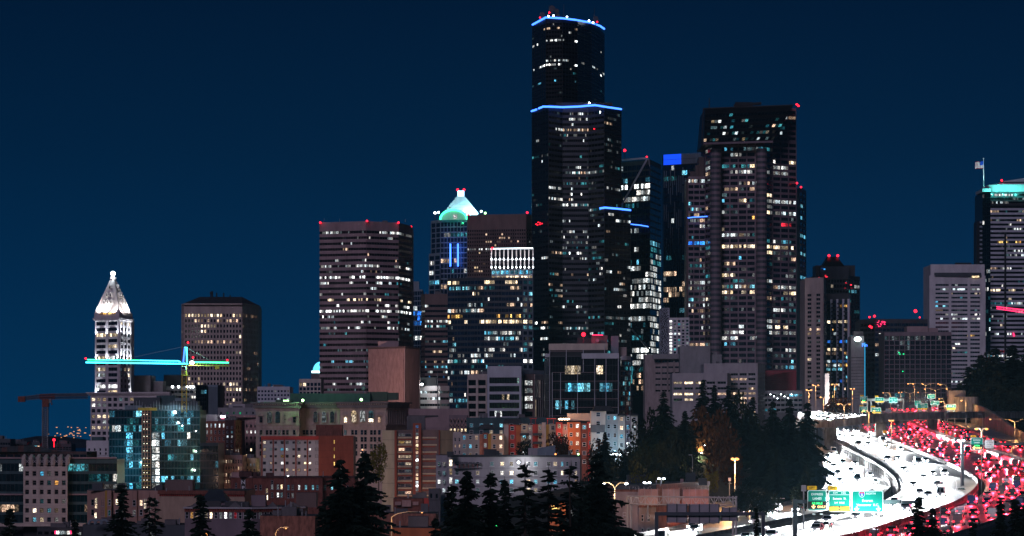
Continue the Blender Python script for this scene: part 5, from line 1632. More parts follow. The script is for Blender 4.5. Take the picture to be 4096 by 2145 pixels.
# --- black glass block with pale grid lines and the red lamp
def black_block():
 Y = 1520
 t = B('office_building', 'black mirror glass office block with thin pale grid lines and a red roof lamp', [(2180, 1532), (2197, 1524), (2475, 1516), (2530, 1536)], 1425, Y, 1880, 'black', 30, 'office building')
 kw = dict(z0=Z(1672, Y), glass='blackglass', band='charcoal', bd=.06, pd=.06, hf=.97, pal=['cream', 'white', 'dim', 'cyan'])
 t.facade(1, 7, 22, ph=.3, wf=.96, p=.03, rows={1: (.35, 'cream'), 3: (.25, 'cyan'), 2: .1}, **kw)
 t.facade(0, 7, 2, ph=.3, wf=.96, p=.1, rows={2: .8}, **kw)
 t.facade(2, 7, 8, ph=.3, wf=.9, p=.2, pal=['cyan', 'dim', 'teal', 'red', 'white'], **{k: v for k, v in kw.items() if k != 'pal'})
 # upper storeys step back on the left
 MB().prism([(X(2197, 1524), 1526), (X(2430, 1518), 1520), (X(2430, 1518), 1545), (X(2197, 1524), 1545)], t.zt - .4, Z(1400, Y), 0, 1).build('upper_storeys', [M['black'], M['roof']], t.root)
 MB().prism([(X(2196, 1524), 1525.4), (X(2431, 1518), 1519.4), (X(2431, 1518), 1546), (X(2196, 1524), 1546)], Z(1400, Y), Z(1374, Y)).build('parapet', M['beigelight'], t.root)
 MB().prism([(X(2327, 1520), 1518.6), (X(2476, 1516), 1515.2), (X(2476, 1516), 1540), (X(2327, 1520), 1540)], t.zt - 1.2, Z(1414, Y)).build('roof_edge', M['silver'], t.root)
 MB().box((X(2189, 1524), 1526, t.zt + .4), (2.0, 4, 1.6)).build('roof_edge', M['silver'], t.root)
 # pale grid lines
 a, b, L, d_, ang = t.seg(1)
 for px, p0, p1 in ((2199, 1400, 1672), (2265, 1400, 1475), (2333, 1400, 1424), (2333, 1424, 1490), (2379, 1426, 1672), (2424, 1426, 1672), (2418, 1380, 1424), (2209, 1490, 1672), (2242, 1490, 1655), (2310, 1490, 1660), (2473, 1424, 1672)):
  yy = 1524 - 8 * (px - 2197) / 278 - .35
  MB().box((X(px, yy), yy - .06, (Z(p0, Y) + Z(p1, Y)) / 2), (.26, .3, Z(p0, Y) - Z(p1, Y))).build('grid_line', M['silver'], t.root)
 for py, x0, x1 in ((1490, 2209, 2424), (1525, 2209, 2472), (1560, 2209, 2472), (1596, 2209, 2472), (1630, 2209, 2472), (1664, 2199, 2300), (1405, 2199, 2330)):
  ya, yb = 1524 - 8 * (x0 - 2197) / 278 - .35, 1524 - 8 * (x1 - 2197) / 278 - .35
  MB().tube((X(x0, ya), ya - .1, Z(py, Y)), (X(x1, yb), yb - .1, Z(py, Y)), .12, 4).build('grid_line', M['pinkstone'], t.root)
 t.block('plant_room', 2366, 2430, 1341, 1376, 1535, 8, 'greydark')
 t.block('plant_room', 2310, 2366, 1352, 1376, 1540, 8, 'charcoal')
 t.block('lift_tower', 2445, 2474, 1344, 1426, 1532, 7, 'greyblue')
 t.block('lift_tower', 2474, 2506, 1389, 1430, 1538, 8, 'sandstone')
 MB().tube(P(2390, 1362, 1533), P(2390, 1362, 1532), .9, 12).build('dish', M['greyblue'], t.root)
 MB().ball(P(2334, 1338, 1528), 1.0, 10).build('roof_lamp', E['redlamp'], t.root)
 MB().tube(P(2334, 1374, 1528), P(2334, 1345, 1528), .15, 5).build('lamp_post', M['charcoal'], t.root)
 lamp('POINT', P(2334, 1336, 1525), 3000, (1, .03, .08), t.root, .5)
 strip(t.root, [(2368, 1340, 1533), (2412, 1341, 1533)], E['redstrip'], .2)
 # rounded right wing
 c0 = Vector((X(2515, 1532), 1538))
 n = 10
 arc = [(c0.x - 3.8 + 7.6 * k / n * .62, 1531 - 2.6 * math.sin(math.pi / 2 * k / n) * 0) for k in range(0, 2)]
 pts = [(X(2476, 1517), 1519)] + [(X(2476, 1517) + (X(2524, 1530) - X(2476, 1517)) * math.sin(math.pi / 2 * k / n), 1519 + 14 * (1 - math.cos(math.pi / 2 * k / n))) for k in range(1, n + 1)]
 MB().prism(pts + [(pts[-1][0], 1548), (pts[0][0], 1548)], t.zb, Z(1430, Y), 0, 1).build('curved_wing', [M['charcoal'], M['roof']], t.root)
 MB().prism([(x, y - .4) for x, y in pts] + [(pts[-1][0] + .3, 1548), (pts[0][0], 1548)], Z(1440, Y), Z(1424, Y)).build('roof_edge', M['silver'], t.root)
 rg = random.Random(5)
 for i in range(n):
  p0, p1 = Vector(pts[i]), Vector(pts[i + 1])
  dd = p1 - p0
  an = math.atan2(dd.y, dd.x)
  for f in range(11):
   mid = (p0 + p1) / 2
   z = Z(1454 + f * 20, Y)
   put('window', pane(dd.length * .86, 1.7, rg.choice(['blackglass', 'blueglass', 'dim', 'glass', 'teal', 'cyan']) if rg.random() < .6 else 'blackglass'), t.root, Vector((mid.x, mid.y, z)) - t.root.location, an)
 t.finish()
black_block()
# --- concrete justice buildings on the slope below the mauve tower
t = simple('office_building', 'brown concrete office wing with deep ledges behind the wooded slope', [(2580, 1745), (2722, 1738)], 1418, 1740, 1840, 'sandstone',
   [dict(nf=6, nb=4, ph=2.2, z0=Z(1575, 1740), wf=.8, hf=.3, band='sandstone', pd=.3, p=.05, u0=.28)], 24)
t.block('blank_wing', 2612, 2720, 1417, 1436, 1736, 4, 'grey')
t = simple('office_building', 'windowless grey concrete block standing over the banded county building', [(2720, 1725), (2841, 1720)], 1384, 1722, 1840, 'grey', [None], 26)
t.block('side_block', 2840, 2887, 1418, 1500, 1724, 16, 'grey')
t.block('side_block', 2840, 2868, 1409, 1420, 1730, 10, 'grey')
simple('county_building', 'long pale concrete building with slit windows behind the tree tops', [(2690, 1665), (2910, 1655), (2924, 1668)], 1494, 1660, 1840, 'greylight',
  [dict(nf=4, nb=5, ph=3.4, z0=Z(1610, 1660), wf=.78, hf=.38, band='greylight', pd=.5, p=.3, pal=['warm', 'cream', 'dim'], rows={0: (.4, 'cream'), 1: .2}), None], 24, 'office building')
simple('county_building', 'taller pale concrete building with a waffle grid side above the freeway', [(2816, 1690), (3026, 1680), (3056, 1700)], 1455, 1685, 1840, 'greylight',
  [dict(nf=9, nb=6, ph=4.4, z0=Z(1660, 1685), wf=.8, hf=.45, band='greylight', pd=.5, p=.35, pal=['warm', 'dim', 'warm'], rows={0: (.6, 'warm'), 2: (.7, 'warm'), 3: (.6, 'warm'), 4: (.6, 'warm')}),
  dict(nf=9, nb=4, ph=4.4, z0=Z(1660, 1685), wf=.66, hf=.6, band='greylight', pd=.6, bd=.6, p=.05)], 24, 'office building', units=2)
t = simple('building', 'crimson clad windowless box right of the waffle grid building', [(3054, 1720), (3186, 1712)], 1482, 1716, 1840, 'crimson', [None], 22)
for k in range(11):
 MB().box((X(3120, 1716), 1713.6 + .0, Z(1490 + k * 7.3, 1716)), (17.2, 1.9, .12)).build('cladding_seam', M['brick'], t.root)
t = simple('parking_garage', 'grey parking structure with lit decks below the crimson box', [(3054, 1700), (3210, 1694)], 1564, 1697, 1840, 'greydark',
   [dict(nf=4, nb=9, ph=1.0, z0=Z(1650, 1697), wf=.85, hf=.5, band='grey', p=.3, pal=['cyan', 'white', 'teal'], rows={0: (.5, 'cyan')})], 24, 'garage')
for k in range(7):
 p = P(3082 + k * 14, 1578 + (k % 3) * 8, 1690)
 MB().tube(p + Vector((0, 0, -1.6)), p, .07, 4).build('lamp_post', M['steel'], t.root)
 MB().ball(p, .26, 6).build('deck_lamp', E['whitelamp'], t.root)
def pixel_tower():
 t = B('apartment_tower', 'pale tower wall covered in a speckled black and white block pattern', [(2643, 1905), (2678, 1900)], 1232, 1902, 1640, 'silver', 22, 'apartment tower')
 rg = random.Random(6)
 a, b, L, d_, ang = t.seg(0)
 nx, nz = 16, 84
 zt, zb = t.zt - .3, Z(1417, 1902)
 meshes = [MB().box((0, -.08, 0), (L / nx * k, .16, (zt - zb) / nz)).mesh('dark_block', [M['black']]) for k in (1, 2, 3)]
 for r_ in range(nz):
  k = rg.randint(0, 2)
  while k < nx - 3:
   w = rg.choice([1, 1, 2, 3])
   q = a + d_ * (L * (k + w / 2) / nx)
   put('dark_block', meshes[w - 1], t.root, Vector((q.x, q.y, zb + (zt - zb) * (r_ + .5) / nz)) - t.root.location, ang)
   k += w + rg.choice([1, 2, 2, 3])
 t.finish()
pixel_tower()
simple('apartment_tower', 'white apartment slab with one bright stairwell column beside the speckled tower', [(2676, 1885), (2758, 1880)], 1272, 1882, 1640, 'white',
  [dict(nf=11, nb=5, ph=1, z0=Z(1417, 1882), wf=.6, hf=.6, band='white', p=.3, pal=['white', 'cyan', 'warm'], grid=[['bright' if k == 0 else random.Random(f * 7 + k).choice(['glass', 'dim', 'glass', 'teal', 'white', 'glass']) for k in range(5)] for f in range(11)])], 20, 'apartment tower')
t = simple('building', 'narrow white wall washed by bright light beside the freeway lamps', [(3300, 1800), (3317, 1797)], 1494, 1798, 1700, 'whitepaint', [None], 6, 'wall')
lamp('SPOT', P(3309, 1640, 1780), 60000, (1, .82, .78), t.root, .4, P(3309, 1570, 1798), 70, name='flood_light')
# ================================================================== NEAR CITY BLOCKS
# --- low white office with glass wings at the lower left
def vault_office():
 Y = 1290
 t = B('office_building', 'white panelled office bay with curved vault tops between dark green glass wings', [(-60, 1292), (93, 1290), (95, 1287), (271, 1285), (273, 1290), (468, 1293)], 1838, Y, 2120, 'black', 26, 'office building')
 kw = dict(glass='tealglass', band='tealpaint', pal=['dim', 'teal', 'dim', 'white'], bd=.25, pd=.08, hf=.72, wf=.94, pier='charcoal')
 t.facade(0, 6, 9, z0=Z(2095, Y), ph=1.2, p=.1, rows={3: (.3, 'dim'), 4: (.35, 'warm'), 5: .3}, **kw)
 t.facade(4, 6, 12, z0=Z(2095, Y), ph=1.2, p=.12, rows={3: (.25, 'dim'), 4: (.3, 'warm'), 5: .3}, **kw)
 for i in (0, 4):
  a, b, L, d_, ang = t.seg(i)
  mid = (a + b) / 2
  for py in (1832, 1978):
   MB().box((mid.x, mid.y - .6, Z(py, Y)), (L, 1.3, .55), ang).build('ledge', M['pinkstone'], t.root)
 a, b, L, d_, ang = t.seg(2)
 g = [['blackglass'] * 6 for _ in range(7)]
 for (f, k), key in {(1, 2): 'cyan', (2, 3): 'teal', (2, 4): 'amber', (2, 5): 'dim', (1, 3): 'dim', (4, 5): 'dim', (5, 1): 'cream', (5, 2): 'warm', (5, 3): 'cyan', (5, 4): 'warm', (6, 1): 'cyan', (6, 2): 'cream', (6, 4): 'white', (6, 3): 'blueglass', (4, 2): 'teal'}.items():
  g[f][k] = key
 t.facade(2, 7, 6, z0=Z(2096, Y), z1=Z(1838, Y), ph=.1, wf=.52, hf=.50, band='beigelight', pd=.62, bd=.55, grid=g, parapet=False, frame='greydark')
 # vaulted tops
 for k in range(7):
  u = k / 6
  q = a + d_ * (L * u)
  n = 8
  pts = [Vector((q.x, q.y - .6 + 3.0 * (1 - math.cos(math.pi / 2 * i / n)), Z(1860, Y) + 3.4 * math.sin(math.pi / 2 * i / n))) for i in range(n + 1)]
  MB().path(pts, .95, 6).build('vault_rib', M['beigelight'], t.root)
  if k < 6:
   q2 = a + d_ * (L * (k + .5) / 6)
   c = Vector((q2.x, q2.y - .35, Z(1846, Y)))
   m = MB()
   for s_ in (-1, 1):
    m.tube(c + Vector((-.9, 0, -.9 * s_)), c + Vector((.9, 0, .9 * s_)), .12, 4)
   m.build('cross_brace', M['greylight'], t.root)
 MB().prism([(a.x - .5, a.y + 2.8), (b.x + .5, b.y + 2.8), (b.x + .5, b.y + 12), (a.x - .5, a.y + 12)], t.zt - .1, Z(1829, Y)).build('vault_roof', M['grey'], t.root)
 MB().box((X(170, 1280), 1281, Z(2099, 1282)), (34, 5, 1.2)).build('ledge', M['beigelight'], t.root)
 t.finish()
 # rows of panel joints on the white bay
 me = MB().box((0, 0, 0), (L, .05, .04)).mesh('panel_joint', [M['grey']])
 for k in range(21):
  q = (a + b) / 2
  put('panel_joint', me, t.root, Vector((q.x, q.y - .64, Z(2092 - k * 11.6, Y))) - t.root.location, ang)
vault_office()
t = simple('hall', 'dark brick hall with a shallow curved roof behind the vaulted office', [(-60, 1420), (348, 1416)], 1808, 1418, 1900, 'brickdark', [dict(nf=1, nb=14, ph=1, z0=Z(1836, 1418), wf=.85, hf=.8, band='brickdark', p=.03)], 30, units=3)
n = 14
for k in range(n):
 x0, x1 = -60 + 310 * k / n, -60 + 310 * (k + 1) / n
 z = lambda u: 1808 - 26 * math.sin(math.pi * min(1, u))
 u0, u1 = k / n, (k + 1) / n
 MB().quad([P(x0, 1808, 1416), P(x1, 1808, 1416), P(x1, z(u1), 1416), P(x0, z(u0), 1416)]).quad([P(x0, z(u0), 1416), P(x1, z(u1), 1416), P(x1, z(u1), 1446), P(x0, z(u0), 1446)]).build('curved_roof', M['roof' if k % 3 else 'brickdark'], t.root)
t = simple('apartment_building', 'small white stepped apartment block in front of the pinkish terracotta podium', [(347, 1520), (436, 1515)], 1764, 1518, 1900, 'white',
   [dict(nf=2, nb=4, ph=3.2, z0=Z(1822, 1518), wf=.3, hf=.6, band='white', p=.4, pal=['cyan', 'warm', 'dim'])], 16)
t.block('roof_block', 366, 412, 1748, 1765, 1524, 6, 'tealpaint')
for i, (a, b, tp, lab, rows) in enumerate(((-20, 42, 1756, 'low dark waterfront shed at the far left edge', .2), (32, 108, 1766, 'low waterfront building with a warm lit ground floor', .5), (92, 160, 1770, 'low waterfront building with cyan and orange lamps beside the white crane mast', .4), (216, 286, 1776, 'dark waterfront warehouse with a rooftop tank right of the white crane', .08))):
 t = simple('waterfront_building', lab, [(a, 2250 + i * 30), (b, 2248 + i * 30)], tp, 2250 + i * 30, 1830, 'slate', [dict(nf=2, nb=6, ph=2, z0=Z(1800, 2250 + i * 30), wf=.8, hf=.5, band='slate', p=rows, pal=['cream', 'amber', 'cyan', 'warm'])], 20, units=2)
 if i == 3:
  MB().tube(P(255, 1777, 2345), P(255, 1762, 2345), 3.4, 14).build('roof_tank', M['greydark'], t.root)
  MB().ball(P(216, 1760, 2330), 1.1, 8).tube(P(216, 1790, 2330), P(216, 1765, 2330), .2, 4).build('beacon', E['redlamp'], t.root)
# --- peach building with tan wing
def peach():
 Y = 1050
 t = B('brick_building', 'long peach coloured three storey building with red cornice on its tan right wing', [(349, 1055), (420, 1052), (422, 1051), (445, 1050), (447, 1052), (530, 1050), (532, 1049), (548, 1049), (550, 1050), (636, 1048), (638, 1044), (980, 1036)], 1962, Y, 2150, 'peach', 22, 'building')
 r0 = t.root.location
 rg = t.rng
 def win(px, py, key, i, w=1.05, h=1.9):
  a, b, L, d_, ang = t.seg(i)
  yy = a.y + (b.y - a.y) * ((X(px, a.y) - a.x) / (b.x - a.x))
  sill(put('window', pane(w, h, key, 'white' if i != 0 else 'greydark'), t.root, Vector((X(px, yy), yy - .08, Z(py, yy))) - r0, ang), w, h)
 MB().prism([(X(445, 1052), 1050.6), (X(422, 1052), 1050.8), (X(422, 1052), 1053), (X(445, 1052), 1053)], t.zb, t.zt - .05).build('tan_panel', M['mustard'], t.root)
 for px, py, k, i in ((371, 2010, 'glass', 0), (385, 2003, 'cream', 0), (385, 2023, 'warm', 0), (411, 2012, 'cyan', 0), (439, 2010, 'dim', 2), (468, 2008, 'cream', 4), (537, 2012, 'glass', 6), (565, 2012, 'warm', 8), (581, 2008, 'cream', 8), (580, 2024, 'cream', 8),
      (626, 2012, 'dim', 8), (371, 2050, 'glass', 0), (410, 2052, 'glass', 0), (383, 2062, 'cream', 0), (438, 2052, 'teal', 2), (468, 2050, 'glass', 4), (537, 2052, 'dim', 6), (565, 2050, 'glass', 8),
      (656, 2012, 'glass', 10), (696, 2012, 'white', 10), (724, 2012, 'dim', 10), (760, 2012, 'glass', 10), (655, 2052, 'blueglass', 10), (696, 2052, 'white', 10), (723, 2052, 'cream', 10), (762, 2052, 'glass', 10), (905, 1995, 'blueglass', 10), (940, 1995, 'dim', 10)):
  win(px, py, k, i)
 a, b, L, d_, ang = t.seg(10)
 mid = (a + b) / 2
 MB().box((mid.x, mid.y - .3, (Z(1985, 1040) + t.zb) / 2), (L, .5, Z(1985, 1040) - t.zb), ang).build('tan_wing_wall', M['tan'], t.root)
 MB().box((mid.x, mid.y - .8, Z(1970, 1040)), (L + .4, 1.7, 1.2), ang).build('cornice', M['brick'], t.root)
 me = MB().box((0, 0, 0), (.35, .6, .5)).mesh('bracket', [M['redpaint']])
 for k in range(40):
  q = a + d_ * (L * (k + .5) / 40)
  put('bracket', me, t.root, Vector((q.x, q.y - .85, Z(1982, 1040))) - r0, ang)
 t.block('roof_block', 660, 770, 1920, 1963, 1050, 8, 'brown')
 MB().prism([(X(595, 1056), 1056), (X(650, 1056), 1056), (X(650, 1056), 1062), (X(595, 1056), 1062)], t.zt - .1, Z(1940, 1056), poly1=[(X(630, 1056), 1056), (X(650, 1056), 1056), (X(650, 1056), 1062), (X(630, 1056), 1062)]).build('stair_roof', M['slate'], t.root)
 MB().box((X(490, 1050), 1052, t.zt + .15), (X(632, 1050) - X(352, 1050), .8, .5)).build('roof_edge', M['slate'], t.root)
 t.rooftop(4, 'slate')
 t.finish()
 g = thing('gabled_house', 'dark grey gabled roof in front of the tan wing', 'house', (X(870, 960), 960, Z(2080, 960)))
 z0, z1 = Z(2005, 960), Z(1962, 960)
 x0, x1, xm = X(806, 960), X(912, 960), X(830, 960)
 mb = MB()
 A, B_, C_ = (x0, 955, z0), (x1, 955, z0), (X(888, 960), 962, z1)
 D = (X(832, 960), 962, z1)
 mb.quad([A, B_, C_, D]).quad([B_, (x1, 972, z0), C_]).quad([(x0, 972, z0), A, D]).quad([(x1, 972, z0), (x0, 972, z0), D, C_])
 mb.build('roof', M['slate'], g)
 MB().box(((x0 + x1) / 2, 963.5, (z0 + Z(2160, 960)) / 2), (x1 - x0 - 1, 15, z0 - Z(2160, 960))).build('wall', M['mauve'], g)
peach()
# --- low building with a bracketed cornice
t = B('brick_building', 'low brick building with a long bracketed cornice and dark parapet gables', [(739, 935), (1010, 930), (1216, 940)], 2030, 932, 2200, 'mauve', 18, 'building')
for i, (n, keys) in enumerate(((14, {2: 'warm', 4: 'cream', 5: 'cream', 7: 'white', 8: 'bright', 9: 'dim', 10: 'red', 1: 'amber', 12: 'dim'}), (10, {1: 'dim', 3: 'glass', 5: 'dim', 8: 'glass'}))):
 a, b, L, d_, ang = t.seg(i)
 nn = Vector((d_.y, -d_.x))
 mid = (a + b) / 2
 MB().box((mid.x, mid.y - .5, Z(2032, 932)), (L + .4, 1.5, .5), ang).build('cornice', M['greylight'], t.root)
 MB().box((mid.x, mid.y - .15, Z(2042, 932)), (L, .4, 1.0), ang).build('frieze', M['brick'], t.root)
 me = MB().box((0, 0, 0), (.22, .5, .4)).mesh('bracket', [M['redpaint']])
 for k in range(int(n * 2.2)):
  q = a + d_ * (L * (k + .5) / int(n * 2.2))
  put('bracket', me, t.root, Vector((q.x, q.y - .55, Z(2040, 932))) - t.root.location, ang)
 for k in range(n):
  q = a + d_ * (L * (k + .5) / n)
  put('window', pane(.95, 1.9, keys.get(k, 'glass'), 'white'), t.root, Vector((q.x, q.y - .08, Z(2062, 932))) - t.root.location, ang)
  MB().box((q.x, q.y - .14, Z(2046.5, 932)), (1.3, .3, .22), ang).build('window_hood', M['whitepaint'], t.root)
for px, w in ((790, 60), (940, 50), (1090, 46), (1170, 60)):
 x0, x1 = X(px - w / 2, 936), X(px + w / 2, 936)
 mb = MB()
 m_ = [(x0, 936, t.zt), (x1, 936, t.zt), (x1 - 1, 936, t.zt + .9), ((x0 + x1) / 2, 936, t.zt + 1.5), (x0 + 1, 936, t.zt + .9)]
 mb.quad(m_).quad([(x, 937, z) for x, y, z in reversed(m_)])
 for i in range(5):
  j = (i + 1) % 5
  mb.quad([m_[j], m_[i], (m_[i][0], 937, m_[i][2]), (m_[j][0], 937, m_[j][2])])
 mb.build('parapet_gable', M['greydark'], t.root)
t.block('roof_block', 1005, 1062, 1982, 2032, 944, 5, 'mauve')
t.block('roof_block', 1184, 1265, 1972, 2030, 950, 8, 'brown')
MB().tube(P(1142, 2030, 938), P(1142, 2002, 938), .18, 6).build('vent_pipe', M['steel'], t.root)
t.rooftop(4, 'charcoal')
t.finish()
# --- brick hotel with vertical sign
def brick_hotel():
 Y = 1180
 t = B('hotel', 'dark red brick hotel with arched sash windows and a tall vertical sign', [(922, 1186), (1010, 1180), (1012, 1177), (1290, 1172), (1292, 1176), (1420, 1180)], 1908, Y, 2140, 'brick', 20, 'hotel')
 r0 = t.root.location
 for i, px, py, k in ((0, 945, 1942, 'glass'), (0, 985, 1942, 'glass'), (0, 940, 1982, 'dim'), (0, 986, 1984, 'glass'), (2, 1024, 1950, 'glass'), (2, 1043, 1950, 'glass'), (2, 1068, 1963, 'cream'), (2, 1089, 1948, 'white'), (2, 1089, 1932, 'glass'), (2, 1112, 1948, 'dim'), (2, 1127, 1948, 'cream'), (2, 1154, 1950, 'cyan'), (2, 1171, 1950, 'dim'), (2, 1197, 1950, 'white'),
      (2, 1224, 1950, 'cyan'), (2, 1252, 1950, 'cyan'), (2, 1270, 1950, 'teal'), (4, 1300, 1950, 'dim'), (4, 1328, 1950, 'cyan'), (4, 1360, 1952, 'dim'), (4, 1390, 1952, 'glass'), (2, 1068, 1990, 'cream'), (2, 1089, 1980, 'dim'), (2, 1112, 1980, 'white'), (2, 1127, 1980, 'dim'), (2, 1154, 1982, 'glass'), (2, 1171, 1982, 'white'), (2, 1200, 1984, 'dim'), (2, 1230, 1984, 'glass'), (2, 1258, 1984, 'dim')):
  a, b, L, d_, ang = t.seg(i)
  yy = a.y + (b.y - a.y) * ((X(px, a.y) - a.x) / (b.x - a.x))
  sill(put('window', pane(.85, 1.75, k, 'greylight'), t.root, Vector((X(px, yy), yy - .06, Z(py, yy))) - r0, ang), .85, 1.75)
  m = MB().path([(X(px, yy) + .5 * math.cos(q), yy - .1, Z(py, yy) + .85 + .3 * math.sin(q)) for q in [math.pi * s_ / 6 for s_ in range(7)]], .09, 4)
  m.build('brick_arch', M['brickdark'], t.root)
 for i in (0, 2, 4):
  a, b, L, d_, ang = t.seg(i)
  mid = (a + b) / 2
  MB().box((mid.x, mid.y - .1, t.zt), (L, .7, .6), ang).build('parapet', M['brickpink' if i == 0 else 'brickdark'], t.root)
 t.block('rear_wing', 925, 1035, 1890, 1910, 1184, 8, 'brickpink')
 MB().tube(P(1140, 1990, 1168), P(1140, 1897, 1168), .1, 5).box(P(1141, 1897, 1168), (.4, .4, .5)).build('vent_pipe', M['steel'], t.root)
 MB().box(P(1152, 1904, 1176), (.5, .4, .35)).build('roof_lamp', E['globe'], t.root)
 t.rooftop(3, 'brickdark')
 t.finish()
 s = thing('hotel_sign', 'tall narrow black vertical sign with white letters on the brick hotel corner', 'sign', P(973, 2040, 1170))
 h0, h1 = Z(2040, 1170), Z(1917, 1170)
 MB().box((X(973, 1170), 1170, (h0 + h1) / 2), (1.5, .5, h1 - h0)).build('panel', M['signblack'], s)
 for dx in (-.78, .78):
  MB().box((X(973, 1170) + dx, 1169.9, (h0 + h1) / 2), (.1, .6, h1 - h0)).build('rim', M['greylight'], s)
 for k, ch in enumerate('NP HOTEL'):
  if ch != ' ':
   text(s, ch, (X(973, 1170), 1169.7, h1 - 1.15 - k * 2.2 * .94), 1.9, M['whitepaint'])
brick_hotel()
# --- grey and rust apartment block
def rust_block():
 Y = 1350
 t = B('apartment_building', 'grey apartment block with rust orange fins and a blank rust end wall', [(1047, 1352), (1275, 1345), (1413, 1352)], 1746, Y, 2010, 'greylight', 22, 'apartment building')
 r0 = t.root.location
 a, b, L, d_, ang = t.seg(0)
 lit_ = {(0, 0): 'cream', (1, 0): 'cream', (2, 0): 'warm', (3, 1): 'warm', (1, 1): 'dim', (1, 3): 'cyan', (2, 3): 'amber', (3, 3): 'white', (0, 4): 'dim', (1, 4): 'white', (4, 4): 'cream', (4, 5): 'warm', (2, 6): 'cream', (4, 6): 'warm', (3, 7): 'cream', (4, 7): 'warm', (3, 8): 'cream', (4, 8): 'dim', (0, 8): 'dim', (1, 8): 'white', (0, 9): 'warm', (3, 9): 'bright', (4, 9): 'bright', (1, 9): 'dim', (0, 6): 'dim'}
 cols = (1058, 1084, 1103, 1129, 1149, 1175, 1196, 1221, 1240, 1267)
 for f in range(5):
  for k, px in enumerate(cols):
   yy = a.y + (b.y - a.y) * ((X(px, a.y) - a.x) / (b.x - a.x))
   big = k in (0, 3, 4, 6, 9)
   put('window', pane(1.35 if big else 1.1, 1.25 if big else .95, lit_.get((f, k), 'glass'), 'greydark'), t.root, Vector((X(px, yy), yy - .06, Z(1770.5 + f * 27.4, yy))) - r0, ang)
 for px in (1048, 1093, 1138, 1184, 1230):
  yy = a.y + (b.y - a.y) * ((X(px, a.y) - a.x) / (b.x - a.x))
  MB().box((X(px, yy), yy - .25, (Z(1905, Y) + t.zt) / 2), (.4, .5, t.zt - Z(1905, Y)), ang).build('fin', M['rust'], t.root)
 mid = (a + b) / 2
 MB().box((mid.x, mid.y - .3, Z(1752, Y)), (L + .3, .62, 1.5), ang).build('parapet', M['redpaint'], t.root)
 a2, b2, L2, d2, ang2 = t.seg(1)
 mid = (a2 + b2) / 2
 MB().box((mid.x, mid.y - .2, (t.zb + t.zt) / 2 + .3), (L2, .5, t.zt - t.zb), ang2).build('end_wall', M['rust'], t.root)
 for k in range(4):
  q = a2 + d2 * L2 * .45
  MB().box((q.x, q.y - .5, Z(1768 + k * 29, Y)), (.35, .2, 1.4), ang2).build('stair_window', LIT['amber'], t.root)
 for k in range(5):
  q = a2 + d2 * L2 * .5
  MB().box((q.x, q.y - .46, Z(1745 + k * 28, Y)), (L2 * .98, .06, .1), ang2).build('joint', M['brick'], t.root)
 MB().box(((X(1262, 1350) + X(1367, 1350)) / 2, 1357, (Z(1699, Y) + t.zt) / 2), (X(1367, 1350) - X(1262, 1350), 9, Z(1699, Y) - t.zt)).build('penthouse', M['brick'], t.root)
 t.finish()
rust_block()
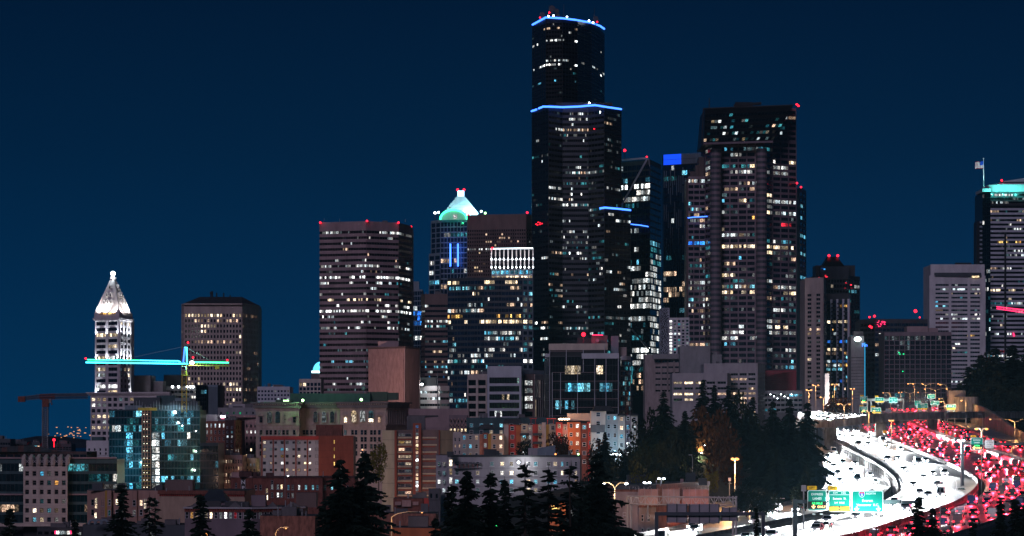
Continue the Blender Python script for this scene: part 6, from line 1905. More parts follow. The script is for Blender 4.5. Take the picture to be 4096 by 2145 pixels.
# --- cream and brown balcony tower
def balcony_tower():
 Y = 1345
 t = B('apartment_tower', 'cream apartment tower with brown balcony bands and a lit glass stair shaft', [(1529, 1350), (1582, 1346), (1755, 1344), (1815, 1352)], 1722, Y, 2080, 'cream', 24, 'apartment tower')
 r0 = t.root.location
 a, b, L, d_, ang = t.seg(1)
 mid = (a + b) / 2
 MB().box((mid.x, mid.y - .15, (Z(1998, Y) + t.zt) / 2), (L, .4, t.zt - Z(1998, Y) + .4), ang).build('facing', M['brown'], t.root)
 for px in (1583, 1755):
  MB().box((X(px, Y), 1344.3, (Z(1998, Y) + t.zt) / 2), (.9, .9, t.zt - Z(1998, Y) + .2), ang).build('frame_pier', M['rust'], t.root)
 lt = {(1, 0): 'amber', (1, 1): 'cream', (2, 0): 'warm', (3, 0): 'warm', (3, 1): 'cream', (4, 1): 'cream', (4, 0): 'dim', (5, 2): 'cream', (4, 2): 'white', (6, 2): 'dim', (7, 2): 'cyan', (8, 1): 'warm', (5, 3): 'warm', (8, 0): 'dim', (8, 2): 'dim'}
 for f in range(9):
  py = 1740 + f * 28.9
  for k, (x0, x1) in enumerate(((1593, 1620), (1620, 1646), (1692, 1716), (1716, 1746))):
   put('window', pane(X(x1, Y) - X(x0, Y) - .15, 1.25, lt.get((f, k), 'dim' if (f * 3 + k) % 4 == 0 else 'glass'), 'greylight'), t.root, Vector((X((x0 + x1) / 2, Y), 1344.6 - .22, Z(py, Y))) - r0, ang)
  for x0, x1 in ((1591, 1648), (1690, 1748)):
   MB().box((X((x0 + x1) / 2, Y), 1344.1, Z(py + 11, Y)), (X(x1, Y) - X(x0, Y), .9, .62)).build('balcony', M['cream'], t.root)
   MB().box((X((x0 + x1) / 2, Y), 1344.2, Z(py + 18, Y)), (X(x1, Y) - X(x0, Y), .8, .55)).build('balcony_slab', M['rust'], t.root)
 # stair shaft
 MB().box((X(1669, Y), 1343.4, (Z(1990, Y) + Z(1693, Y)) / 2), (3.4, 2.2, Z(1693, Y) - Z(1990, Y))).build('stair_shaft', M['rust'], t.root)
 keys = ['blue', 'blueglass', 'dim', 'cream', 'warm', 'cream', 'amber', 'warm', 'white', 'bright', 'warm', 'white', 'warm', 'warm', 'cream', 'white', 'bright', 'white', 'cream']
 for k, key in enumerate(keys):
  put('stair_window', pane(1.2, 1.2, key, 'greylight'), t.root, Vector((X(1669, Y), 1342.2, Z(1707 + k * 14.8, Y))) - r0)
 t.block('penthouse', 1627, 1700, 1664, 1723, 1352, 7, 'greydark')
 for i in (0, 2):
  a, b, L, d_, ang = t.seg(i)
  mid = (a + b) / 2
  for k in range(5):
   MB().box((mid.x, mid.y - .05, Z(1760 + k * 58, Y)), (L, .14, .1), ang).build('joint', M['greydark'], t.root)
 for k in range(24):
  MB().tube(P(1600 + k * 8, 1722, 1349), P(1600 + k * 8, 1710, 1349), .06, 3).build('railing_post', M['slate'], t.root)
 t.finish()
balcony_tower()
t = simple('building', 'low brick red shed with decorated panels behind the big conifers', [(1573, 1120), (1690, 1118), (1785, 1122)], 1994, 1120, 2160, 'brick', [None, None], 16, units=2)
for px in (1592, 1626, 1662):
 MB().box(P(px, 2014, 1117.6), (3.2 if px == 1626 else 2.0, .3, 2.2 if px == 1626 else 1.2)).build('wall_panel', M['brickpink'], t.root)
MB().box(P(1740, 2010, 1118), (7.6, .6, 3)).build('red_wall_panel', M['redpaint'], t.root)
t = simple('building', 'flat roofed orange brown building with small blue windows near the lower middle', [(1040, 800), (1260, 795)], 2064, 798, 2260, 'brickorange', [dict(nf=1, nb=1, ph=6, wf=.1, hf=.1, band='brickorange', bands=False, parapet=False, p=0)], 16, units=3)
t = simple('building', 'low orange lit shop row with flat roof beyond the curved street lamps', [(1440, 900), (1745, 895)], 2056, 898, 2240, 'brickorange', [dict(nf=1, nb=9, ph=3.0, z0=Z(2125, 898), wf=.6, hf=.5, band='brickorange', p=.2, pal=['blue', 'dim', 'warm'])], 22, units=4)
t = simple('building', 'bright orange red painted wall at the bottom edge of the middle', [(1560, 700), (1760, 696)], 2112, 698, 2300, 'orangepaint', [None], 14, units=1)
t = simple('shop', 'low dark roofed shop with bright red neon windows at the lower left', [(150, 1000), (330, 996)], 2112, 998, 2240, 'charcoal', [dict(nf=1, nb=7, ph=.8, z0=Z(2145, 998), wf=.7, hf=.5, band='charcoal', p=.5, pal=['white', 'blue', 'dim'], rows={0: .4})], 14, units=3)
for x0, x1, k in ((224, 238, 'bright'), (240, 262, 'white'), (268, 282, 'bright')):
 MB().quad([P(x0, 2137, 995.5), P(x1, 2137, 995.5), P(x1, 2124, 995.5), P(x0, 2124, 995.5)], 0, [(0, 0), (1, 0), (1, 1), (0, 1)]).build('shop_window', LIT[k], t.root)
for px in (222, 283):
 MB().box(P(px, 2130, 995.3), (.5, .2, 1.0)).build('neon_strip', E['redstrip'], t.root)
MB().ball(P(388, 2124, 985), .35, 8).tube(P(388, 2150, 985), P(388, 2128, 985), .06, 4).build('beacon', E['redlamp'], t.root)
t = simple('building', 'low flat roofed building with rooftop ducts in front of the peach building', [(330, 985), (740, 980)], 2100, 982, 2240, 'slate', [None], 18, units=9)
for k in range(3):
 c0 = P(370 + k * 24, 2098, 978)
 MB().path([c0 + Vector((-1.2, 0, 0)), c0 + Vector((-.8, 0, 1.0)), c0 + Vector((0, 0, 1.4)), c0 + Vector((.8, 0, 1.0)), c0 + Vector((1.1, 0, .2))], .35, 7).build('duct', M['greyblue'], t.root)
# --- teal sided building behind the colourful flats
simple('apartment_building', 'dark teal sided apartment block with bright cyan windows behind the colourful flats', [(1866, 1260), (2226, 1252)], 1672, 1256, 1900, 'tealpaint',
  [dict(nf=3, nb=9, ph=1.6, z0=Z(1770, 1256), wf=.36, hf=.6, band='tealpaint', frame='white', pd=.1, bd=.1, p=.4, pal=['cyan', 'teal', 'cream'], rows={0: (.5, 'cyan'), 1: (.4, 'cream')})], 18, units=4)
# --- colourful flats, volume by volume
def flats(name, label, vols, Y, hips=(), seed=1, base=2100, extra=None):
 rg = random.Random(seed)
 x0, x1 = min(v[0] for v in vols), max(v[1] for v in vols)
 t = thing(name, label, 'apartment building', (X((x0 + x1) / 2, Y), Y, Z(base, Y)))
 r0 = t.location
 for k, (a, b, top, bot, m, dy, nx, nz, p) in enumerate(vols):
  yy = Y + dy
  bot_ = base if bot is None else bot
  MB().box(((X(a, yy) + X(b, yy)) / 2, yy + 6, (Z(top, yy) + Z(bot_, yy)) / 2), (X(b, yy) - X(a, yy), 12 + k * .01, Z(top, yy) - Z(bot_, yy))).build('wall', M[m], t)
  for i in range(nx):
   for j in range(nz):
    px = a + (b - a) * (i + .5) / nx
    py = top + 15 + j * 34.5
    if py > 1960:
     continue
    key = rg.choice(['white', 'cyan', 'bright', 'cream', 'cyan', 'warm']) if rg.random() < p else rg.choice(['glass', 'glass', 'dim', 'blueglass'])
    w = min(1.5, (X(b, yy) - X(a, yy)) / nx * .5)
    put('window', pane(w, 1.45, key, 'white'), t, Vector((X(px, yy), yy - .06, Z(py, yy))) - r0)
 for a, b, top, bot in hips:
  yy = Y - .5
  q = [(X(a, yy) - .3, yy - .4), (X(b, yy) + .3, yy - .4), (X(b, yy) + .3, yy + 9), (X(a, yy) - .3, yy + 9)]
  s_ = (X(b, yy) - X(a, yy)) * .14
  q1 = [(q[0][0] + s_, yy + 1), (q[1][0] - s_, yy + 1), (q[2][0] - s_, yy + 7), (q[3][0] + s_, yy + 7)]
  MB().prism(q, Z(bot, yy), Z(top, yy), poly1=q1).build('hip_roof', M['roof'], t)
 if extra:
  extra(t)
 return t
flats('apartment_building', 'beige, brown and mustard patchwork flats left of the red roofed group', [(1845, 1918, 1736, None, 'grey', 0, 3, 4, .6), (1918, 1930, 1738, None, 'brickorange', .4, 0, 0, 0), (1930, 1952, 1732, None, 'brick', .6, 1, 4, .3), (1952, 1964, 1735, None, 'mustard', .9, 0, 0, 0), (1964, 2016, 1736, None, 'tan', .2, 2, 4, .3)], 1130, [(1918, 1975, 1698, 1716)], 3)
flats('apartment_building', 'red, orange and cream flats with small balconies in the middle of the slope', [(2015, 2034, 1693, None, 'beige', 0, 0, 0, 0), (2034, 2064, 1699, None, 'redpaint', .5, 1, 5, .1), (2064, 2084, 1700, None, 'orangepaint', .9, 0, 0, 0), (2084, 2110, 1696, None, 'cream', .3, 1, 4, .6), (2110, 2130, 1700, None, 'beige', .8, 1, 4, .4), (2130, 2152, 1698, None, 'redpaint', 1.1, 0, 0, 0), (2152, 2168, 1698, None, 'cream', .6, 1, 4, .2), (2168, 2184, 1690, None, 'beigelight', .2, 0, 0, 0), (2184, 2196, 1698, None, 'mustard', .7, 0, 0, 0), (2196, 2226, 1697, None, 'cream', .4, 1, 4, .3)], 1140, [(2012, 2086, 1676, 1694)], 5,
  extra=lambda t: [MB().box(P(px, 1738 + r_ * 34, 1139), (3.2, 1.2, .9)).build('balcony', M['charcoal'], t) for px in (2098, 2150) for r_ in range(2)])
def blaze(t):
 for k in range(14):
  MB().ball(P(2236 + k * 3.1, 1677 + math.sin(k * 1.9) * 2, 1146), .26, 6).build('string_lamp', E['warmstrip'], t)
 lamp('POINT', P(2262, 1674, 1143), 2600, (1, .6, .35), t, .6)
 lamp('POINT', P(2270, 1735, 1130), 1200, (1, .45, .25), t, .6)
 MB().box(((X(2268, 1150) + X(2365, 1150)) / 2, 1156, Z(1668, 1150)), (8.4, 8, 2.6)).build('roof_terrace_wall', M['beigelight'], t)
 for px in (2124, 2142, 2190, 2214):
  MB().tube(P(px, 1698, 1146), P(px, 1674, 1146), .14, 4).build('pergola_post', M['redsteel'], t)
 MB().tube(P(2118, 1674, 1146), P(2148, 1674, 1146), .2, 4).tube(P(2184, 1674, 1146), P(2226, 1676, 1146), .2, 4).build('pergola_beam', M['redsteel'], t)
flats('apartment_building', 'bright orange and red flats with a blazing string of lamps on their roof terrace', [(2224, 2250, 1690, None, 'redpaint', 0, 1, 5, .5), (2250, 2272, 1697, None, 'brickpink', .7, 1, 5, .5), (2272, 2322, 1689, None, 'orangepaint', .2, 2, 5, .5), (2322, 2352, 1694, None, 'brick', .9, 1, 5, .7), (2352, 2384, 1688, None, 'redpaint', .3, 2, 5, .7)], 1135, (), 8, extra=blaze)
flats('apartment_building', 'tall beige flats with bay windows at the right end of the slope row', [(2364, 2422, 1644, None, 'beigelight', 0, 1, 5, .1), (2422, 2472, 1657, None, 'grey', .8, 2, 5, .45), (2472, 2500, 1662, None, 'beige', .1, 1, 5, .8), (2500, 2524, 1660, None, 'mauve', .7, 1, 5, .5), (2524, 2550, 1663, None, 'beige', .2, 1, 5, .8), (2364, 2420, 1700, 1730, 'greydark', -.15, 0, 0, 0)], 1125, [(2472, 2502, 1655, 1663), (2524, 2552, 1655, 1663), (2372, 2452, 1624, 1645)], 11,
  extra=lambda t: [lamp('POINT', P(2462, 1800, 1118), 3000, (.35, .75, 1), t, .5)])
# --- long grey apartment block
def grey_flats():
 Y = 1040
 t = B('apartment_building', 'long pale grey apartment block with paired sash windows behind the row of conifers', [(1744, 1046), (1790, 1043), (1792, 1041), (2320, 1030), (2326, 1036)], 1822, Y, 2200, 'greylight', 20, 'apartment building')
 r0 = t.root.location
 rg = random.Random(14)
 a, b, L, d_, ang = t.seg(2)
 fixed = {(2081, 0): 'dim', (2143, 0): 'cyan', (2195, 0): 'dim', (2221, 0): 'cream', (1911, 1): 'cream', (2009, 1): 'white', (2068, 1): 'cyan', (2041, 1): 'cream', (1911, 2): 'bright', (2046, 2): 'cyan', (2143, 2): 'cyan', (2224, 2): 'bright', (1968, 0): 'dim', (2249, 0): 'cyan', (2304, 2): 'warm', (2143, 1): 'dim', (2221, 1): 'glass', (1968, 1): 'white', (2269, 0): 'teal'}
 for f, py in enumerate((1856, 1892, 1927, 1961)):
  for px in (1756, 1776):
   a1, b1, *_ = t.seg(0)
   put('window', pane(1.0, 1.4, 'dim' if (f + px) % 3 else 'white', 'white'), t.root, Vector((X(px, 1044), 1044.6 - (px - 1744) * .065 - .06, Z(py, 1044))) - r0)
  for px in (1828, 1911, 1968, 2009, 2046, 2114, 2143, 2195, 2221, 2249, 2269, 2304):
   yy = a.y + (b.y - a.y) * ((X(px, a.y) - a.x) / (b.x - a.x))
   key = fixed.get((px, f)) or rg.choice(['glass', 'glass', 'dim', 'cyan', 'glass', 'cream'])
   w = .8 if px in (2304, 2249, 2269) else 1.35
   sill(put('window', pane(w, 1.4, key, 'white'), t.root, Vector((X(px, yy), yy - .06, Z(py, yy))) - r0, ang), w, 1.4, 'whitepaint')
 mid = (a + b) / 2
 MB().box((mid.x, mid.y - .15, Z(1824, Y)), (L + .2, .5, .5), ang).build('roof_edge', M['charcoal'], t.root)
 for k in range(3):
  MB().box((mid.x, mid.y - .05, Z(1873 + k * 36, Y)), (L, .12, .1), ang).build('joint', M['grey'], t.root)
 for px in (1932, 2074, 2290):
  yy = 1040
  MB().box((X(px, yy), 1038.2, (Z(1824, Y) + Z(2060, Y)) / 2), (.5, .3, Z(1824, Y) - Z(2060, Y)), ang).build('wall_step', M['greylight'], t.root)
 # stairwell of lit glass on the left
 for f in range(4):
  put('stair_window', pane(1.0, 2.1, ['cream', 'cream', 'bright', 'bright'][f], 'white'), t.root, Vector((X(1803, Y), 1040.55, Z(1852 + f * 35, Y))) - r0)
 # solar canopy
 for k in range(6):
  u0, u1 = 1818 + k * 18, 1834 + k * 18
  MB().quad([P(u0, 1856, 1036), P(u1, 1856, 1036), P(u1 + 5, 1842, 1042), P(u0 + 5, 1842, 1042)]).build('solar_panel', LIT['blueglass'], t.root)
  MB().tube(P(u0 + 2, 1874, 1037), P(u0 + 2, 1855, 1037), .1, 4).build('canopy_post', M['redsteel'], t.root)
 MB().box((X(1875, 1040), 1039.6, Z(1874, 1040)), (9.6, 3, .3)).build('canopy_deck', M['slate'], t.root)
 t.block('roof_block', 2113, 2152, 1793, 1823, 1046, 5, 'greylight')
 mb = MB()
 x0, x1 = X(2150, 1045), X(2221, 1045)
 A = [(x0, 1045, t.zt - .1), (x1, 1045, t.zt - .1), (x1, 1045, Z(1782, 1045)), (x0, 1045, Z(1794, 1045))]
 Bq = [(x, 1054, z) for x, y, z in A]
 mb.quad(A).quad(list(reversed(Bq))).quad([A[3], A[2], Bq[2], Bq[3]]).quad([A[1], Bq[1], Bq[2], A[2]]).quad([A[0], A[3], Bq[3], Bq[0]])
 mb.build('sloped_roof_block', M['greyblue'], t.root)
 MB().ball(P(2074, 1850, 1032), .42, 10).build('wall_lamp', E['whitelamp'], t.root)
 lamp('POINT', P(2074, 1851, 1030), 1400, (.9, .95, 1), t.root, .3)
 for px, py in ((2222, 1817), (2313, 1817)):
  MB().ball(P(px, py, 1029.5), .3, 8).build('wall_lamp', E['greenlamp' if px > 2300 else 'sodium'], t.root)
 t.rooftop(3, 'charcoal')
 t.finish()
 c = simple('house', 'small dark gabled annex at the left foot of the grey flats', [(1716, 1030), (1760, 1028)], 1956, 1029, 2160, 'greydark', [dict(nf=1, nb=2, ph=1, z0=Z(2000, 1029), wf=.4, hf=.5, band='greydark', p=.6, pal=['warm', 'cyan'])], 10)
grey_flats()
t = simple('building', 'pale shopfront house with shallow cornice between the balcony tower and grey flats', [(1814, 1180), (1848, 1178)], 1730, 1180, 2000, 'beigelight', [dict(nf=3, nb=2, ph=1.5, z0=Z(1822, 1180), wf=.4, hf=.5, band='beigelight', frame='white', p=.5, pal=['cyan', 'white', 'warm'])], 12)
# --- old brick warehouse with billboards beside the freeway
def warehouse():
 Y = 715
 t = B('brick_building', 'old brick and stone warehouse with graffiti parapet below the wooded slope', [(2452, 700), (2552, 699), (2622, 702), (2836, 748)], 1940, Y, 2260, 'brickorange', 16, 'warehouse')
 r0 = t.root.location
 a, b, L, d_, ang = t.seg(0)
 mid = (a + b) / 2
 MB().box((mid.x, mid.y - .15, (t.zb + Z(1962, Y)) / 2), (L, .4, Z(1962, Y) - t.zb), ang).build('stone_front', M['sandstone'], t.root)
 a1, b1, L1, d1, ang1 = t.seg(1)
 mid = (a1 + b1) / 2
 MB().box((mid.x, mid.y - .15, (t.zb + Z(2024, Y)) / 2), (L1, .4, Z(2024, Y) - t.zb), ang1).build('stone_front', M['sandstone'], t.root)
 for px, py, i in ((2498, 2063, 0), (2568, 2072, 1), (2594, 2072, 1), (2498, 2120, 0), (2523, 2120, 0), (2568, 2126, 1), (2594, 2126, 1)):
  yy = 699.6
  key = 'dim' if px == 2594 else 'glass'
  sill(put('window', pane(.7, 1.45, key, 'white'), t.root, Vector((X(px, yy), yy - .36, Z(py, yy))) - r0, ang), .7, 1.45)
 a2, b2, L2, d2, ang2 = t.seg(2)
 mid = (a2 + b2) / 2
 for i, (q, l_, an, m, nm) in enumerate(((a, L, ang, 'slate', 'parapet'), (a1, L1, ang1, 'slate', 'parapet'), (a2, L2, ang2, 'brick', 'parapet'))):
  dd = (d_, d1, d2)[i]
  mm = q + dd * l_ / 2
  MB().box((mm.x, mm.y - .2, t.zt - .2), (l_, .5, 1.0), an).build(nm, M[m], t.root)
 for k in range(3):
  MB().box((mid.x, mid.y - .05, Z(1985 + k * 36, Y)), (L2, .14, .12), ang2).build('brick_course', M['brick'], t.root)
 # graffiti strokes on the parapet
 rg = random.Random(31)
 for k in range(9):
  px = 2505 + k * 12 + rg.uniform(-3, 3)
  yy = 699.2 + max(0, px - 2600) * .1
  pts = [Vector((X(px + rg.uniform(-4, 4), yy), yy - .62, Z(1951 + rg.uniform(-7, 9), yy))) for _ in range(4)]
  MB().path(pts, .045, 4).build('graffiti_stroke', M['greylight'], t.root)
 t.block('roof_hut', 2716, 2830, 1933, 1944, 752, 6, 'silver')
 t.block('chimney', 2722, 2734, 1916, 1938, 738, 1, 'brickpink')
 t.rooftop(3, 'charcoal')
 lamp('POINT', P(2690, 2118, 690), 1300, (1, .42, .14), t.root, .4, name='unseen_street_lamp_light')  # point lights added for a street lamp out of view
 lamp('POINT', P(2790, 2085, 716), 1000, (1, .36, .2), t.root, .4, name='unseen_street_lamp_light')
 t.finish()
warehouse()
t = simple('building', 'low flat building with an orange lit end wall beside the lower freeway', [(2958, 800), (3030, 786)], 2008, 793, 2200, 'oldconcrete', [None], 9)
MB().box((X(2995, 793), 802, t.zt + .12), (4.4, 9, .2)).build('roof_edge', M['slate'], t.root)
lamp('POINT', P(3006, 2050, 776), 2600, (1, .48, .15), t.root, .4)
# ================================================================== FREEWAY
def I(x, y):
 """column and row in the enlarged freeway view -> photo pixels"""
 return 3150 + x / 1.941, 1450 + y / 1.941
def solveY(py, dz):
 lo, hi = 330.0, 2600.0
 f = lambda Y: -(zr(Y) + dz) / Y * F - (py - HY)
 for _ in range(50):
  m = (lo + hi) / 2
  if f(m) > 0:
   lo = m
  else:
   hi = m
 return (lo + hi) / 2
class Road:
 def __init__(s, tab, dz):
  s.dz = dz
  st = []
  for row in tab:
   px, py = I(0, row[0])
   Y = solveY(py, dz)
   st.append([Y] + [X(I(v, 0)[0], Y) for v in row[1:]])
  st.sort()
  A = np.array(st)
  s.Y = np.arange(A[0, 0], A[-1, 0], 5.0)
  k = np.exp(-0.5 * (np.arange(-8, 9) / 3.5) ** 2)
  k /= k.sum()
  s.c = []
  for j in range(1, A.shape[1]):
   v = np.interp(s.Y, A[:, 0], A[:, j])
   ext = np.concatenate([v[0] + (v[0] - v[1:9][::-1]), v, v[-1] + (v[-1] - v[-9:-1][::-1])])
   s.c.append(np.convolve(ext, k, mode='valid'))
 def z(s, Y):
  return zr(Y) + s.dz + CAMZ
 def x(s, Y, j):
  return float(np.interp(Y, s.Y, s.c[j]))
 def pos(s, Y, u, j0=0, j1=1, dz=0.0):
  return Vector((s.x(Y, j0) * (1 - u) + s.x(Y, j1) * u, Y, s.z(Y) + dz))
 def heading(s, Y, u):
  d = s.pos(Y + 6, u) - s.pos(Y - 6, u)
  return d
def road_sheet(name, label, r, j0, j1, mt, skirt=5.0, pad0=1.0, pad1=1.0):
 mb = MB()
 for a, b in zip(r.Y[:-1], r.Y[1:]):
  q = []
  for Y in (a, b):
   q.append((Vector((r.x(Y, j0) - pad0, Y, r.z(Y))), Vector((r.x(Y, j1) + pad1, Y, r.z(Y)))))
  (l0, r0), (l1, r1) = q
  mb.quad([l0, r0, r1, l1])
  dn = Vector((0, 0, -skirt))
  mb.quad([l0 + dn, l0, l1, l1 + dn])
  mb.quad([r0, r0 + dn, r1 + dn, r1])
 (l0, r0) = Vector((r.x(r.Y[0], j0) - pad0, r.Y[0], r.z(r.Y[0]))), Vector((r.x(r.Y[0], j1) + pad1, r.Y[0], r.z(r.Y[0])))
 mb.quad([l0 + Vector((0, 0, -skirt)), r0 + Vector((0, 0, -skirt)), r0, l0])
 return tag(mb.build(name, mt), label, kind='structure')
def barrier(r, j, off, label, h=.85, w=.45, y0=None, y1=None, m='oldconcrete', seg=6.0):
 """a concrete barrier along a road edge, cast in sections"""
 Ys = [Y for Y in np.arange(y0 or r.Y[0], y1 or r.Y[-1], seg)]
 p0 = Vector((r.x(Ys[0], j) + off, Ys[0], r.z(Ys[0])))
 t = thing('concrete_barrier', label, 'barrier', p0)
 for a, b in zip(Ys[:-1], Ys[1:]):
  p, q = Vector((r.x(a, j) + off, a, r.z(a))), Vector((r.x(b, j) + off, b, r.z(b)))
  q = p + (q - p) * .992
  mb = MB()
  prof = [(-w / 2, 0), (-w * .42, h * .25), (-w * .2, h * .4), (-w * .16, h), (w * .16, h), (w * .2, h * .4), (w * .42, h * .25), (w / 2, 0)]
  f0 = [p + Vector((x, 0, z)) for x, z in prof]
  f1 = [q + Vector((x, 0, z)) for x, z in prof]
  for i in range(len(prof) - 1):
   mb.quad([f0[i + 1], f0[i], f1[i], f1[i + 1]])
  mb.quad(f0).quad(list(reversed(f1)))
  mb.build('barrier_section', M[m], t)
 return t
def lane_lines(name, label, r, us, j0, j1, dash=3.0, gap=9.0, w=.14, solid=()):
 mb = MB()
 for u in us:
  Y = r.Y[0]
  while Y < r.Y[-1] - dash:
   a, b = r.pos(Y, u, j0, j1, .006), r.pos(Y + dash, u, j0, j1, .006)
   mb.quad([a + Vector((-w / 2, 0, 0)), a + Vector((w / 2, 0, 0)), b + Vector((w / 2, 0, 0)), b + Vector((-w / 2, 0, 0))])
   Y += dash + gap
 for u in solid:
  for A, B_ in zip(r.Y[:-1], r.Y[1:]):
   a, b = r.pos(A, u, j0, j1, .006), r.pos(B_, u, j0, j1, .006)
   mb.quad([a + Vector((-w / 2, 0, 0)), a + Vector((w / 2, 0, 0)), b + Vector((w / 2, 0, 0)), b + Vector((-w / 2, 0, 0))])
 return tag(mb.build(name, M['whitepaint']), label, kind='structure')
W1 = Road([(478, 255, 400, 410), (520, 262, 490, 520), (600, 385, 720, 745), (700, 595, 950, 985), (800, 790, 1160, 1230), (870, 880, 1265, 1370), (930, 925, 1312, 1465), (1000, 930, 1300, 1440), (1040, 895, 1250, 1390), (1080, 835, 1180, 1330),
   (1130, 710, 1040, 1230), (1190, 520, 850, 1050), (1250, 300, 620, 850), (1310, 40, 340, 680), (1349, -160, 150, 540), (1420, -560, -200, 250)], 0.0)
W0 = Road([(640, 235, 280), (690, 250, 325), (720, 262, 400), (760, 285, 490), (800, 300, 565), (850, 318, 650), (900, 335, 715), (940, 340, 765), (980, 325, 772), (1020, 290, 745), (1060, 200, 680), (1090, 95, 605), (1130, -60, 480), (1170, -240, 310),
   (1220, -450, 20), (1260, -640, -180), (1300, -830, -390), (1349, -1080, -640), (1420, -1480, -1020)], -3.5)
R0 = Road([(455, 470, 760), (470, 530, 850), (520, 590, 1000), (570, 720, 1140), (640, 900, 1330), (700, 1040, 1520), (760, 1190, 1690), (830, 1390, 1840), (880, 1500, 1930), (930, 1565, 1990), (980, 1575, 2010), (1030, 1540, 1990), (1080, 1450, 1940),
   (1130, 1330, 1850), (1180, 1200, 1740), (1240, 1030, 1570), (1300, 850, 1400), (1349, 700, 1260), (1420, 480, 1030)], 0.0)
R1 = Road([(425, 860, 1040), (440, 900, 1100), (480, 1000, 1230), (540, 1130, 1390), (600, 1300, 1560), (660, 1500, 1800), (720, 1690, 2060), (780, 1890, 2330), (840, 2090, 2600)], 2.0)
road_sheet('road', 'upper left carriageway of the freeway, pale concrete, sweeping round the bend', W1, 0, 2, M['concrete'], 7.5)
road_sheet('road', 'lower left carriageway of the freeway below the retaining wall', W0, 0, 1, M['concrete'], 2.5, 1.5, 1.5)
road_sheet('road', 'right carriageway of the freeway carrying red tail lights', R0, 0, 1, M['concrete'], 5, 1.0, 2.0)
road_sheet('road', 'raised far right carriageway of the freeway', R1, 0, 1, M['concrete'], 7, 1.0, 1.5)
lane_lines('lane_markings', 'white dashed lane lines of the upper left carriageway', W1, (.25, .5, .75), 0, 1, solid=(-.02, 1.02))
lane_lines('lane_markings', 'white dashed lane lines of the lower left carriageway', W0, (.333, .667), 0, 1, solid=(.0, 1.0))
lane_lines('lane_markings', 'white dashed lane lines of the right carriageway', R0, (.2, .4, .6, .8), 0, 1, w=.18, solid=(.0, 1.0))
lane_lines('lane_markings', 'white dashed lane lines of the raised far right carriageway', R1, (.33, .67), 0, 1, solid=(.0, 1.0))
barrier(W1, 0, -.75, 'concrete parapet along the inner edge of the upper left carriageway', 1.0)
barrier(W1, 2, .8, 'concrete median barrier between the white and red traffic', 1.0)
barrier(W0, 0, -1.2, 'low concrete barrier along the wooded side of the lower left carriageway')
barrier(W0, 1, 1.2, 'low concrete barrier below the retaining wall of the lower left carriageway')
barrier(R0, 1, 1.6, 'concrete barrier along the outer edge of the right carriageway')
barrier(R1, 0, -.7, 'concrete parapet on the raised far right carriageway', 1.0)
barrier(R1, 1, 1.2, 'outer concrete barrier of the raised far right carriageway')
# open arcade of columns under the upper left carriageway
t = thing('viaduct_arcade', 'dark row of concrete columns under the inner edge of the upper left carriageway', 'retaining wall', (W1.x(900, 0) - 1.6, 900, CAMZ - 20))
for Y in np.arange(800, 1190, 7.5):
 x = W1.x(Y, 0) - 1.9
 MB().box((x, Y, W1.z(Y) - 2.9), (.7, 1.0, 4.2)).build('column', M['oldconcrete'], t)
for a in np.arange(800, 1180, 12.0):
 p, q = Vector((W1.x(a, 0) - 1.9, a, W1.z(a) - .45)), Vector((W1.x(a + 12, 0) - 1.9, a + 12, W1.z(a + 12) - .45))
 MB().tube(p, q, .55, 4).build('edge_beam', M['oldconcrete'], t)
